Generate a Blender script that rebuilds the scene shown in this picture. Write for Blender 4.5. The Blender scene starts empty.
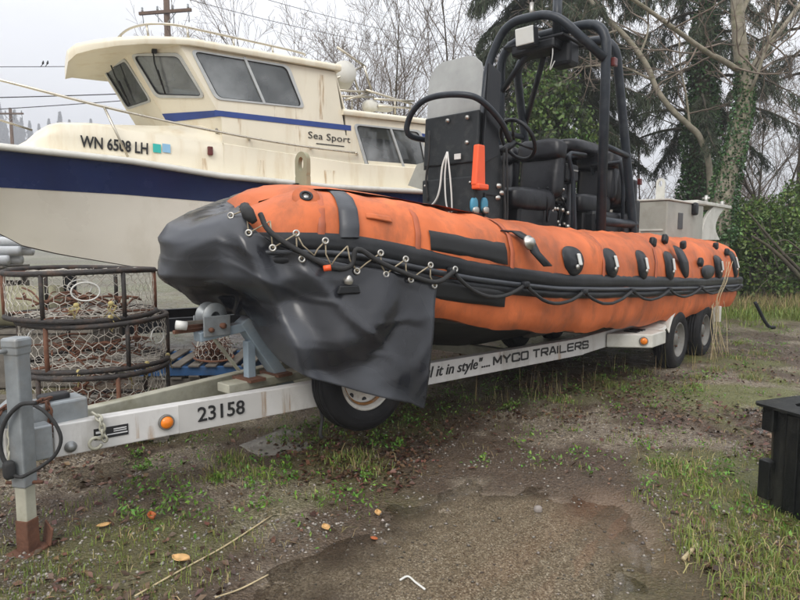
import bpy, math, random
import numpy as np
from mathutils import Vector, Matrix, noise

# ------------------------------------------------------------------ camera
SC = bpy.context.scene
COL = SC.collection
CAM_H, PITCH, FPX = 1.5, math.atan(57 / 600), 600.0
cd = bpy.data.cameras.new('camera'); cam = bpy.data.objects.new('camera', cd); COL.objects.link(cam)
cd.sensor_width = 36.0; cd.lens = 27.0; cd.clip_start = 0.05; cd.clip_end = 3000
cam.location = (0, 0, CAM_H); cam.rotation_euler = (math.pi / 2 - PITCH, 0, 0)
SC.camera = cam
# ------------------------------------------------------------------ sky + sun (overcast)
SUN_EL, SUN_ROT = math.radians(42), math.radians(200)
w = bpy.data.worlds.new('World'); SC.world = w; w.use_nodes = True
nt = w.node_tree; nt.nodes.clear()
out = nt.nodes.new('ShaderNodeOutputWorld'); bg = nt.nodes.new('ShaderNodeBackground')
sky = nt.nodes.new('ShaderNodeTexSky'); sky.sky_type = 'NISHITA'; sky.sun_disc = False
sky.sun_elevation = SUN_EL; sky.sun_rotation = SUN_ROT; sky.dust_density = 4.0; sky.air_density = 1.0; sky.ozone_density = 1.0
tc = nt.nodes.new('ShaderNodeTexCoord')
cl = nt.nodes.new('ShaderNodeTexNoise'); cl.inputs['Scale'].default_value = 1.6; cl.inputs['Detail'].default_value = 5
mp = nt.nodes.new('ShaderNodeMapping'); mp.inputs['Scale'].default_value = (1, 1, 3.0)
nt.links.new(tc.outputs['Generated'], mp.inputs['Vector']); nt.links.new(mp.outputs['Vector'], cl.inputs['Vector'])
rmp = nt.nodes.new('ShaderNodeValToRGB')
rmp.color_ramp.elements[0].position = .3; rmp.color_ramp.elements[0].color = (7.7, 7.85, 8.3, 1)
rmp.color_ramp.elements[1].position = .72; rmp.color_ramp.elements[1].color = (9.8, 9.85, 10.0, 1)
nt.links.new(cl.outputs['Fac'], rmp.inputs['Fac'])
mx = nt.nodes.new('ShaderNodeMix'); mx.data_type = 'RGBA'; mx.inputs[0].default_value = .88   # cloud cover
nt.links.new(sky.outputs['Color'], mx.inputs[6]); pass
sx = nt.nodes.new('ShaderNodeSeparateXYZ'); nt.links.new(tc.outputs['Generated'], sx.inputs[0])
ce = nt.nodes.new('ShaderNodeMapRange'); ce.inputs['From Min'].default_value = 0; ce.inputs['From Max'].default_value = 1; ce.inputs['To Min'].default_value = .70; ce.inputs['To Max'].default_value = 2.2
nt.links.new(sx.outputs['Z'], ce.inputs['Value'])
vm = nt.nodes.new('ShaderNodeVectorMath'); vm.operation = 'SCALE'; nt.links.new(rmp.outputs['Color'], vm.inputs[0]); nt.links.new(ce.outputs[0], vm.inputs['Scale'])
bg.inputs['Strength'].default_value = 0.1
nt.links.new(vm.outputs[0], mx.inputs[7]); nt.links.new(mx.outputs[2], bg.inputs['Color']); nt.links.new(bg.outputs[0], out.inputs['Surface'])
sd = bpy.data.lights.new('sun', 'SUN'); sd.energy = 1.2; sd.angle = math.radians(30); sd.color = (1, .96, .9)
sun = bpy.data.objects.new('sun', sd); COL.objects.link(sun)
sdir = Vector((math.sin(SUN_ROT) * math.cos(SUN_EL), math.cos(SUN_ROT) * math.cos(SUN_EL), math.sin(SUN_EL)))
sun.rotation_euler = sdir.to_track_quat('Z', 'Y').to_euler(); sun.location = (0, -5, 20)
SC.view_settings.view_transform = 'Standard'; SC.view_settings.look = 'None'
SC.view_settings.gamma = 1; SC.view_settings.use_curve_mapping = False
SC.view_settings.exposure = 0.42

# ------------------------------------------------------------------ placing helpers
SP, CP = math.sin(PITCH), math.cos(PITCH)
def ray(px, py):
    u, v = (px - 400) / FPX, (300 - py) / FPX
    return np.array((u, CP + v * SP, -SP + v * CP))
CAMP = np.array((0, 0, CAM_H))
def ground(px, py, z=0.0):
    d = ray(px, py); return CAMP + d * ((z - CAM_H) / d[2])
def at(px, py, Y):
    d = ray(px, py); return CAMP + d * (Y / d[1])
def proj(P):
    x, y, z = P[0], P[1], P[2] - CAM_H
    dep = y * CP - z * SP; up = y * SP + z * CP
    return 400 + FPX * x / dep, 300 - FPX * up / dep
def zof(py, Y):
    v = (300 - py) / FPX
    return CAM_H + Y * (v * CP - SP) / (CP + v * SP)
class Frame:
    """local axes: x = forward along the hull, y = port, z up"""
    def __init__(s, o, fwd):
        n = math.hypot(*fwd); s.o = np.array((o[0], o[1], 0.0)); s.a = np.array((fwd[0] / n, fwd[1] / n, 0))
        s.p = np.array((-s.a[1], s.a[0], 0)); s.rz = math.atan2(fwd[1], fwd[0])
    def w(s, t, l, z): return s.o + s.a * t + s.p * l + np.array((0, 0, z))
    def loc(s, px, py, t=None, l=None, z=None):
        d = ray(px, py); q = CAMP - s.o
        Q = np.array((q @ s.a, q @ s.p, q[2])); D = np.array((d @ s.a, d @ s.p, d[2]))
        if t is not None: k = (t - Q[0]) / D[0]
        elif l is not None: k = (l - Q[1]) / D[1]
        else: k = (z - Q[2]) / D[2]
        r = Q + D * k
        return Vector(r)
R = random.Random(7)
def N3(x, y, z, s=1.0): return noise.noise(Vector((x * s, y * s, z * s)))

# ------------------------------------------------------------------ materials
def mat(name, base, rough=.5, var=.25, scale=6.0, dirt=None, dirt_amt=.4, dirt_scale=3.0, dirt_stretch=(1, 1, 1), bump=0.0, bump_scale=60.0, metal=0.0, spec=.5, island=0.0, trans=0.0, detail=6, roughvar=.15, dirt_edge=(.5, .72), dirt_rough=None, dirt_detail=8):
    m = bpy.data.materials.new(name); m.use_nodes = True
    t = m.node_tree; b = t.nodes['Principled BSDF']
    tcn = t.nodes.new('ShaderNodeTexCoord')
    nz = t.nodes.new('ShaderNodeTexNoise'); nz.inputs['Scale'].default_value = scale; nz.inputs['Detail'].default_value = detail
    nz.inputs['Roughness'].default_value = .6
    t.links.new(tcn.outputs['Object'], nz.inputs['Vector'])
    cr = t.nodes.new('ShaderNodeValToRGB')
    cr.color_ramp.elements[0].position = .28; cr.color_ramp.elements[1].position = .72
    cr.color_ramp.elements[0].color = (*[c * (1 - var) for c in base], 1)
    cr.color_ramp.elements[1].color = (*[min(1, c * (1 + var)) for c in base], 1)
    t.links.new(nz.outputs['Fac'], cr.inputs['Fac']); col = cr.outputs['Color']
    if island:
        g = t.nodes.new('ShaderNodeNewGeometry'); hs = t.nodes.new('ShaderNodeHueSaturation')
        mr = t.nodes.new('ShaderNodeMapRange'); mr.inputs['To Min'].default_value = 1 - island; mr.inputs['To Max'].default_value = 1 + island
        t.links.new(g.outputs['Random Per Island'], mr.inputs['Value']); t.links.new(mr.outputs[0], hs.inputs['Value'])
        m2 = t.nodes.new('ShaderNodeMath'); m2.operation = 'MULTIPLY_ADD'; m2.inputs[1].default_value = .06; m2.inputs[2].default_value = .47
        wn = t.nodes.new('ShaderNodeTexWhiteNoise'); wn.noise_dimensions = '1D'
        t.links.new(g.outputs['Random Per Island'], wn.inputs['W']); t.links.new(wn.outputs['Value'], m2.inputs[0]); t.links.new(m2.outputs[0], hs.inputs['Hue'])
        t.links.new(col, hs.inputs['Color']); col = hs.outputs['Color']
    if dirt is not None:
        mpn = t.nodes.new('ShaderNodeMapping'); mpn.inputs['Scale'].default_value = dirt_stretch
        t.links.new(tcn.outputs['Object'], mpn.inputs['Vector'])
        n2 = t.nodes.new('ShaderNodeTexNoise'); n2.inputs['Scale'].default_value = dirt_scale; n2.inputs['Detail'].default_value = dirt_detail; n2.inputs['Roughness'].default_value = .65
        t.links.new(mpn.outputs['Vector'], n2.inputs['Vector'])
        r2 = t.nodes.new('ShaderNodeValToRGB'); r2.color_ramp.elements[0].position, r2.color_ramp.elements[1].position = dirt_edge
        r2.color_ramp.elements[1].color = (dirt_amt,) * 3 + (1,)
        t.links.new(n2.outputs['Fac'], r2.inputs['Fac'])
        mxx = t.nodes.new('ShaderNodeMix'); mxx.data_type = 'RGBA'; mxx.inputs[7].default_value = (*dirt, 1)
        t.links.new(r2.outputs['Color'], mxx.inputs[0]); t.links.new(col, mxx.inputs[6]); col = mxx.outputs[2]
    t.links.new(col, b.inputs['Base Color'])
    if roughvar:
        mr2 = t.nodes.new('ShaderNodeMapRange'); mr2.inputs['To Min'].default_value = max(.02, rough - roughvar); mr2.inputs['To Max'].default_value = min(1, rough + roughvar)
        t.links.new(nz.outputs['Fac'], mr2.inputs['Value']); t.links.new(mr2.outputs[0], b.inputs['Roughness'])
    else: b.inputs['Roughness'].default_value = rough
    if dirt is not None and dirt_rough is not None:
        mr3 = t.nodes.new('ShaderNodeMapRange'); mr3.inputs['To Min'].default_value = rough; mr3.inputs['To Max'].default_value = dirt_rough; mr3.inputs['From Max'].default_value = dirt_amt
        t.links.new(r2.outputs['Color'], mr3.inputs['Value']); t.links.new(mr3.outputs[0], b.inputs['Roughness'])
    b.inputs['Metallic'].default_value = metal; b.inputs['Specular IOR Level'].default_value = spec
    if bump:
        n3 = t.nodes.new('ShaderNodeTexNoise'); n3.inputs['Scale'].default_value = bump_scale; n3.inputs['Detail'].default_value = 6
        t.links.new(tcn.outputs['Object'], n3.inputs['Vector'])
        bp = t.nodes.new('ShaderNodeBump'); bp.inputs['Strength'].default_value = min(1, bump); bp.inputs['Distance'].default_value = .01
        t.links.new(n3.outputs['Fac'], bp.inputs['Height']); t.links.new(bp.outputs[0], b.inputs['Normal'])
    if trans:
        tr = t.nodes.new('ShaderNodeBsdfTranslucent'); t.links.new(col, tr.inputs['Color'])
        ms = t.nodes.new('ShaderNodeMixShader'); ms.inputs[0].default_value = trans
        t.links.new(b.outputs[0], ms.inputs[1]); t.links.new(tr.outputs[0], ms.inputs[2])
        t.links.new(ms.outputs[0], t.nodes['Material Output'].inputs['Surface'])
    return m
def glass(name, tint=(.55, .6, .6), refl=.02):
    m = bpy.data.materials.new(name); m.use_nodes = True; t = m.node_tree; t.nodes.remove(t.nodes['Principled BSDF'])
    tr = t.nodes.new('ShaderNodeBsdfTransparent'); tr.inputs['Color'].default_value = (*tint, 1)
    gl = t.nodes.new('ShaderNodeBsdfGlossy'); gl.inputs['Roughness'].default_value = refl; gl.inputs['Color'].default_value = (1, 1, 1, 1)
    fr = t.nodes.new('ShaderNodeFresnel'); fr.inputs['IOR'].default_value = 1.5
    ms = t.nodes.new('ShaderNodeMixShader'); t.links.new(fr.outputs[0], ms.inputs[0])
    t.links.new(tr.outputs[0], ms.inputs[1]); t.links.new(gl.outputs[0], ms.inputs[2])
    df = t.nodes.new('ShaderNodeBsdfDiffuse'); df.inputs['Color'].default_value = (.5, .53, .54, 1)  # pale dusty film over the glass; its broad streaks stand in for reflections
    nz = t.nodes.new('ShaderNodeTexNoise'); nz.inputs['Scale'].default_value = 1.3; nz.inputs['Detail'].default_value = 5; tcn = t.nodes.new('ShaderNodeTexCoord'); t.links.new(tcn.outputs['Object'], nz.inputs['Vector'])
    mr = t.nodes.new('ShaderNodeMapRange'); mr.inputs['From Min'].default_value = .4; mr.inputs['From Max'].default_value = .68; mr.inputs['To Min'].default_value = .05; mr.inputs['To Max'].default_value = .5; t.links.new(nz.outputs['Fac'], mr.inputs['Value'])
    m2 = t.nodes.new('ShaderNodeMixShader'); t.links.new(mr.outputs[0], m2.inputs[0]); t.links.new(ms.outputs[0], m2.inputs[1]); t.links.new(df.outputs[0], m2.inputs[2])
    t.links.new(m2.outputs[0], t.nodes['Material Output'].inputs['Surface'])
    return m
M = {}
M['orange'] = mat('orange_fabric', (.55, .138, .045), .58, .36, 1.5, dirt=(.12, .058, .034), dirt_amt=.72, dirt_scale=4.2, dirt_edge=(.49, .74), dirt_stretch=(1, 1, .5), spec=.3, bump=.25, bump_scale=16)
M['orange_seam'] = mat('orange_seam_tape', (.36, .085, .03), .6, .25, 6, dirt=(.14, .055, .03), dirt_amt=.6)
M['orange_new'] = mat('orange_plastic', (.8, .1, .02), .4, .08)
M['rubber'] = mat('black_rubber', (.012, .013, .015), .42, .3, 5, dirt=(.05, .05, .05), dirt_amt=.4, spec=.3, bump=.1, bump_scale=25)
M['rubber_grey'] = mat('grey_rubber', (.04, .044, .052), .45, .25, 4, dirt=(.02, .02, .022), dirt_amt=.6, bump=.1)
M['tarp'] = mat('tarp_vinyl', (.015, .016, .020), .2, .15, 2, dirt=(.044, .048, .057), dirt_amt=.9, dirt_scale=1.25, dirt_rough=.4, dirt_edge=(.44, .54), dirt_stretch=(1, .8, 1.2), dirt_detail=1.5, bump=.03, bump_scale=30, spec=.55)
M['pad'] = mat('ribbed_pad', (.006, .0065, .007), .6, .2, 20)
M['hull_dark'] = mat('dark_hull', (.05, .052, .055), .5, .35, 3, dirt=(.1, .1, .095), dirt_amt=.4)
M['black_paint'] = mat('black_paint', (.007, .008, .010), .42, .3, 8, dirt=(.03, .03, .03), dirt_amt=.3, spec=.3)
M['cage'] = mat('cage_paint', (.016, .021, .028), .38, .25, 10, spec=.35, dirt=(.07, .075, .08), dirt_amt=.4, dirt_scale=7)
M['vinyl'] = mat('seat_vinyl', (.008, .0085, .011), .36, .3, 8, spec=.35, bump=.35, bump_scale=14)
M['console'] = mat('console_paint', (.017, .020, .022), .5, .25, 7, spec=.3, dirt=(.09, .09, .085), dirt_amt=.35, dirt_scale=9, bump=.08)
M['grey_grp'] = mat('grey_gelcoat', (.33, .33, .29), .45, .14, 3, dirt=(.2, .19, .15), dirt_amt=.5, dirt_scale=5)
M['pale_grp'] = mat('pale_gelcoat', (.55, .54, .49), .45, .1, 3, dirt=(.3, .28, .22), dirt_amt=.5, dirt_scale=5)
M['screen'] = mat('scratched_screen', (.30, .31, .30), .5, .2, 4, dirt=(.3, .31, .3), dirt_amt=.6, dirt_scale=22, dirt_stretch=(1, 1, .08))
M['steel'] = mat('steel', (.42, .41, .38), .35, .2, 20, dirt=(.25, .16, .08), dirt_amt=.3, metal=.85)
M['rope'] = mat('rope', (.02, .02, .02), .8, .3, 60)
M['lace'] = mat('lace_cord', (.3, .25, .17), .8, .3, 40)
M['blue_cap'] = mat('blue_cap', (.05, .24, .36), .4, .1)
M['white_plastic'] = mat('white_plastic', (.6, .6, .57), .4, .08, dirt=(.35, .3, .2), dirt_amt=.4)
M['beam'] = mat('weathered_white_beam', (.56, .55, .53), .42, .12, 2.5, dirt=(.20, .18, .14), dirt_amt=.6, dirt_scale=5, dirt_stretch=(1, 1, .3), dirt_edge=(.52, .75), bump=.05)
M['beam_dull'] = mat('dull_beam_panel', (.46, .45, .43), .4, .09, 4, dirt=(.3, .29, .26), dirt_amt=.5)
M['galv'] = mat('galvanised', (.25, .27, .28), .45, .18, 14, dirt=(.24, .2, .15), dirt_amt=.5, dirt_scale=5, metal=.35)
M['galv_dirty'] = mat('mossy_galvanised', (.36, .35, .28), .5, .22, 7, dirt=(.14, .13, .06), dirt_amt=.7, dirt_scale=4)
M['blue_steel'] = mat('blue_grey_steel', (.25, .31, .36), .45, .15, 6, dirt=(.3, .3, .27), dirt_amt=.5)
M['rust'] = mat('rust', (.115, .05, .028), .85, .45, 14, dirt=(.06, .03, .02), dirt_amt=.6, bump=.4)
M['rust_orange'] = mat('orange_rust', (.33, .15, .04), .8, .35, 18, dirt=(.55, .52, .46), dirt_amt=.7, dirt_scale=14)
M['tyre'] = mat('tyre', (.010, .010, .011), .65, .3, 10, dirt=(.045, .04, .032), dirt_amt=.5, dirt_scale=4, bump=.15, spec=.25)
M['rim'] = mat('rim', (.62, .60, .55), .45, .2, 9, dirt=(.22, .1, .035), dirt_amt=.85, dirt_scale=8)
M['rim_grey'] = mat('grey_rim', (.15, .145, .13), .5, .25, 9, dirt=(.1, .07, .045), dirt_amt=.7, dirt_scale=8)
M['amber'] = mat('amber_lens', (.75, .2, .015), .2, .15, 30)
M['ink'] = mat('black_lettering', (.012, .012, .013), .5, .2)
M['white_ink'] = mat('white_lettering', (.6, .6, .6), .5, .05)
M['cream'] = mat('cream_gelcoat', (.72, .665, .53), .35, .07, 1.5, dirt=(.47, .33, .15), dirt_amt=.55, dirt_scale=5.0, dirt_stretch=(1, 1, .16), dirt_edge=(.52, .8))
M['cream_hull'] = mat('ivory_hull', (.80, .76, .66), .3, .05, 1.2, dirt=(.5, .45, .33), dirt_amt=.4, dirt_scale=1.6, dirt_stretch=(1, 1, .35))
M['navy'] = mat('navy_paint', (.004, .011, .052), .25, .2, 2, dirt=(.010, .022, .08), dirt_amt=.4, spec=.3)
M['stripe'] = mat('blue_stripe', (.018, .05, .22), .4, .15, 4)
M['antifoul'] = mat('antifouling', (.05, .012, .012), .7, .3, 5)
M['rail'] = mat('stainless', (.5, .46, .38), .3, .15, 12, metal=.8)
M['winframe'] = mat('window_frame', (.45, .46, .45), .4, .12, 10, metal=.3)
M['glass'] = glass('window_glass', (.50, .54, .55))
M['seal'] = mat('black_seal', (.012, .012, .012), .6, .1)
M['interior'] = mat('cabin_interior', (.30, .28, .25), .8, .3, 3)
M['teal'] = mat('teal_sticker', (.02, .38, .34), .4, .1); M['bluest'] = mat('blue_sticker', (.22, .42, .6), .4, .1)
M['redlamp'] = mat('dull_red_lamp', (.1, .015, .012), .3, .2)
M['wood_grey'] = mat('grey_wood', (.13, .115, .095), .8, .35, 8, dirt=(.05, .045, .035), dirt_amt=.6, dirt_scale=5, dirt_stretch=(.2, 1, 1), bump=.3)
M['wood_blue'] = mat('blue_wood', (.02, .08, .2), .7, .3, 8, dirt=(.1, .1, .09), dirt_amt=.5)
M['potbar'] = mat('wrapped_pot_bar', (.03, .026, .024), .7, .4, 22, dirt=(.12, .06, .03), dirt_amt=.6, dirt_scale=12, bump=.6, bump_scale=90)
M['potmesh'] = mat('pot_wire', (.5, .47, .41), .5, .35, 12, dirt=(.14, .08, .045), dirt_amt=.6)
M['rustbar'] = mat('rusty_pot_bar', (.16, .07, .04), .85, .4, 16, dirt=(.07, .04, .025), dirt_amt=.6, bump=.5)
M['cordy'] = mat('frayed_yellow_rope', (.4, .33, .14), .9, .3, 40)
M['blackbox'] = mat('black_plastic_bin', (.007, .008, .008), .4, .35, 4, dirt=(.045, .045, .036), dirt_amt=.7, dirt_scale=9, dirt_stretch=(1, 1, .2), bump=.3, spec=.35)
M['polewood'] = mat('pole_wood', (.12, .075, .05), .9, .3, 6, dirt_stretch=(1, 1, .1), dirt=(.05, .035, .025), dirt_amt=.6)
M['wire'] = mat('cable', (.05, .05, .055), .7, .1)
M['bark'] = mat('alder_bark', (.25, .225, .17), .9, .35, 6, dirt=(.10, .105, .035), dirt_amt=.8, dirt_scale=4, bump=.6, bump_scale=30)
M['bark_dark'] = mat('dark_bark', (.07, .058, .042), .95, .4, 6, dirt=(.05, .06, .02), dirt_amt=.7, bump=.7, bump_scale=20)
M['twig'] = mat('bare_twig', (.17, .135, .105), .9, .35, 3)
M['twig_red'] = mat('reddish_twig', (.20, .115, .07), .9, .35, 2)
M['needle'] = mat('conifer_needle', (.030, .047, .018), .7, .35, 1.2, island=.4, dirt=(.065, .055, .028), dirt_amt=.4, dirt_scale=1.1)
M['leaf'] = mat('holly_leaf', (.085, .14, .03), .38, .3, 1.5, island=.45, trans=.15)
M['leaf_hedge'] = mat('hedge_leaf', (.10, .165, .032), .45, .35, 1.5, island=.45, trans=.15)
M['leaf_bright'] = mat('bright_leaf', (.12, .17, .025), .45, .3, 1.5, island=.4, trans=.2)
M['ivy'] = mat('ivy_leaf', (.045, .105, .028), .35, .35, 3, island=.5, dirt=(.06, .1, .03), dirt_amt=.5)
M['farfir'] = mat('far_fir', (.03, .042, .03), .9, .3, .5)
M['grass'] = mat('grass_blade', (.17, .22, .045), .55, .3, .9, island=.4, trans=.25)
M['grass_dry'] = mat('dry_grass', (.30, .24, .11), .7, .3, .8, island=.4, trans=.15)
M['weed'] = mat('weed_leaf', (.12, .24, .03), .5, .3, 3, island=.4, trans=.2)
M['deadleaf'] = mat('dead_leaf', (.085, .043, .024), .5, .4, 2, island=.6)
M['stone'] = mat('gravel_stone', (.20, .18, .155), .6, .35, 5, island=.55)
M['straw'] = mat('straw', (.42, .34, .2), .7, .25, 10)
M['pvc'] = mat('white_pipe', (.6, .62, .64), .4, .08, dirt=(.35, .36, .34), dirt_amt=.5)
M['canvas'] = mat('olive_canvas', (.27, .26, .17), .8, .2, 4, dirt=(.16, .15, .08), dirt_amt=.6)
M['concrete'] = mat('wet_concrete', (.19, .18, .16), .25, .25, 6, dirt=(.06, .05, .04), dirt_amt=.8, dirt_scale=5, bump=.2)

# ------------------------------------------------------------------ mesh builder
class MB:
    def __init__(s): s.v = []; s.f = []; s.sm = []
    def add(s, vs, fs, smooth=False):
        o = len(s.v); s.v.extend([tuple(map(float, q)) for q in vs]); s.f.extend([tuple(i + o for i in q) for q in fs]); s.sm.extend([smooth] * len(fs)); return s
    def box(s, c, d, rot=None):
        hx, hy, hz = d[0] / 2, d[1] / 2, d[2] / 2
        vs = [Vector((x, y, z)) for x in (-hx, hx) for y in (-hy, hy) for z in (-hz, hz)]
        if rot is not None: vs = [rot @ q for q in vs]
        c = Vector(c)
        return s.add([q + c for q in vs], [(0, 1, 3, 2), (4, 6, 7, 5), (0, 4, 5, 1), (2, 3, 7, 6), (0, 2, 6, 4), (1, 5, 7, 3)])
    def bar(s, a, b, wy, wz, up=(0, 0, 1)):
        """rectangular bar from a to b, wy = width across, wz = height along up"""
        a, b = Vector(a), Vector(b); x = (b - a).normalized(); z = Vector(up); y = z.cross(x).normalized(); z = x.cross(y)
        vs = [q + y * sy * wy / 2 + z * sz * wz / 2 for q in (a, b) for sy in (-1, 1) for sz in (-1, 1)]
        return s.add(vs, [(0, 1, 3, 2), (4, 6, 7, 5), (0, 4, 5, 1), (2, 3, 7, 6), (0, 2, 6, 4), (1, 5, 7, 3)])
    def tube(s, pts, r, n=8, closed=False, cap=True):
        pts = [Vector(q) for q in pts]; m = len(pts)
        rs = list(r) if hasattr(r, '__len__') else [r] * m
        T = []
        for i in range(m):
            a = pts[i - 1] if (i > 0 or closed) else pts[i]; b = pts[(i + 1) % m] if (i < m - 1 or closed) else pts[i]
            d = b - a
            if d.length < 1e-9: d = Vector((0, 0, 1))
            T.append(d.normalized())
        ref = Vector((0, 0, 1)) if abs(T[0].z) < .9 else Vector((1, 0, 0))
        u = T[0].cross(ref).normalized(); vs = []
        for i in range(m):
            u = (u - T[i] * u.dot(T[i]))
            if u.length < 1e-6: u = T[i].orthogonal()
            u.normalize(); w_ = T[i].cross(u)
            for k in range(n):
                an = 2 * math.pi * k / n
                vs.append(pts[i] + u * (rs[i] * math.cos(an)) + w_ * (rs[i] * math.sin(an)))
        fs = []
        for i in range(m if closed else m - 1):
            j = (i + 1) % m
            for k in range(n): fs.append((i * n + k, i * n + (k + 1) % n, j * n + (k + 1) % n, j * n + k))
        if cap and not closed:
            fs.append(tuple(range(n - 1, -1, -1))); fs.append(tuple((m - 1) * n + k for k in range(n)))
        return s.add(vs, fs, True)
    def lathe(s, prof, c, axis, n=32, closed=False):
        """prof: list of (radius, along)"""
        ax = Vector(axis).normalized(); u = ax.orthogonal().normalized(); w_ = ax.cross(u); c = Vector(c)
        vs = []; m = len(prof)
        for (r, h) in prof:
            for k in range(n):
                an = 2 * math.pi * k / n; vs.append(c + ax * h + u * (r * math.cos(an)) + w_ * (r * math.sin(an)))
        fs = [(i * n + k, i * n + (k + 1) % n, ((i + 1) % m) * n + (k + 1) % n, ((i + 1) % m) * n + k) for i in range(m if closed else m - 1) for k in range(n)]
        return s.add(vs, fs, True)
    def grid(s, P, closed_u=False, smooth=True, flip=False):
        """P[i][j] rows of points"""
        n, m = len(P), len(P[0]); vs = [q for row in P for q in row]; fs = []
        for i in range(n if closed_u else n - 1):
            for j in range(m - 1):
                a, b, c, d = i * m + j, i * m + j + 1, ((i + 1) % n) * m + j + 1, ((i + 1) % n) * m + j
                fs.append((a, d, c, b) if flip else (a, b, c, d))
        return s.add(vs, fs, smooth)
    def prism(s, poly, ext):
        """poly: coplanar 3d points, ext: extrusion vector"""
        n = len(poly); e = Vector(ext); vs = [Vector(q) for q in poly] + [Vector(q) + e for q in poly]
        fs = [tuple(range(n - 1, -1, -1)), tuple(range(n, 2 * n))] + [(i, (i + 1) % n, n + (i + 1) % n, n + i) for i in range(n)]
        return s.add(vs, fs)
    def sell(s, c, d, e=.35, rot=None, n=24, m=14):
        """rounded cushion (superellipsoid), d = full sizes"""
        def f(a, p): return math.copysign(abs(a) ** p, a)
        vs = []
        for i in range(m + 1):
            th = -math.pi / 2 + math.pi * i / m
            for k in range(n):
                ph = 2 * math.pi * k / n
                q = Vector((d[0] / 2 * f(math.cos(th), e) * f(math.cos(ph), e), d[1] / 2 * f(math.cos(th), e) * f(math.sin(ph), e), d[2] / 2 * f(math.sin(th), e)))
                vs.append((rot @ q if rot is not None else q) + Vector(c))
        fs = [(i * n + k, i * n + (k + 1) % n, (i + 1) * n + (k + 1) % n, (i + 1) * n + k) for i in range(m) for k in range(n)]
        return s.add(vs, fs, True)
    def build(s, name, m, parent=None, bevel=0.0, solid=0.0, sub=0):
        me = bpy.data.meshes.new(name); me.from_pydata(s.v, [], s.f); me.update()
        me.polygons.foreach_set('use_smooth', s.sm)
        me.materials.append(m); o = bpy.data.objects.new(name, me); COL.objects.link(o)
        if parent is not None: o.parent = parent
        if solid: q = o.modifiers.new('solid', 'SOLIDIFY'); q.thickness = solid; q.offset = -1
        if bevel:
            q = o.modifiers.new('bevel', 'BEVEL'); q.width = bevel; q.segments = 2; q.limit_method = 'ANGLE'; q.angle_limit = math.radians(40)
        if sub: q = o.modifiers.new('sub', 'SUBSURF'); q.levels = q.render_levels = sub
        return o
def bigmesh(name, V, F, m, parent=None, smooth=False):
    """numpy arrays: V (n,3), F (k,3 or 4)"""
    me = bpy.data.meshes.new(name); V = np.asarray(V, np.float32); F = np.asarray(F, np.int32); k = F.shape[1]
    me.vertices.add(len(V)); me.vertices.foreach_set('co', V.ravel())
    me.loops.add(F.size); me.loops.foreach_set('vertex_index', F.ravel())
    me.polygons.add(len(F)); me.polygons.foreach_set('loop_start', np.arange(0, F.size, k, dtype=np.int32))
    if smooth: me.polygons.foreach_set('use_smooth', np.ones(len(F), bool))
    me.update(calc_edges=True); me.validate()
    me.materials.append(m); o = bpy.data.objects.new(name, me); COL.objects.link(o)
    if parent is not None: o.parent = parent
    return o
def tag(o, label=None, cat=None, group=None, kind=None):
    if label: o['label'] = label
    if cat: o['category'] = cat
    if group: o['group'] = group
    if kind: o['kind'] = kind
    return o
def thing(name, label, cat, locn=(0, 0, 0), rz=0, group=None):
    o = bpy.data.objects.new(name, None); COL.objects.link(o); o.location = Vector(locn); o.rotation_euler = (0, 0, rz)
    o.empty_display_size = .2
    return tag(o, label, cat, group)
def copy_tree(o, parent=None):
    c = o.copy(); COL.objects.link(c)
    if parent is not None: c.parent = parent
    for ch in list(o.children): copy_tree(ch, c)
    return c
def smoothline(pts, n=6, closed=False):
    """Catmull-Rom through points"""
    P = [Vector(q) for q in pts]; m = len(P); outp = []
    for i in range(m if closed else m - 1):
        p1, p2 = P[i], P[(i + 1) % m]
        p0 = P[i - 1] if (i > 0 or closed) else p1 * 2 - p2; p3 = P[(i + 2) % m] if (i < m - 2 or closed) else p2 * 2 - p1
        for k in range(n):
            t = k / n
            outp.append(.5 * ((2 * p1) + (p2 - p0) * t + (2 * p0 - 5 * p1 + 4 * p2 - p3) * t * t + (3 * p1 - p0 - 3 * p2 + p3) * t ** 3))
    if not closed: outp.append(P[-1])
    return outp
def rounded(pts, r, n=5):
    """polyline with rounded corners"""
    P = [Vector(q) for q in pts]; o = [P[0]]
    for i in range(1, len(P) - 1):
        a, b, c = P[i - 1], P[i], P[i + 1]; d1 = (a - b); d2 = (c - b)
        k = min(r, d1.length * .48, d2.length * .48); s0 = b + d1.normalized() * k; s1 = b + d2.normalized() * k
        for q in range(n + 1):
            t = q / n; o.append(s0 * (1 - t) ** 2 + b * 2 * t * (1 - t) + s1 * t * t)
    o.append(P[-1]); return o
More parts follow.
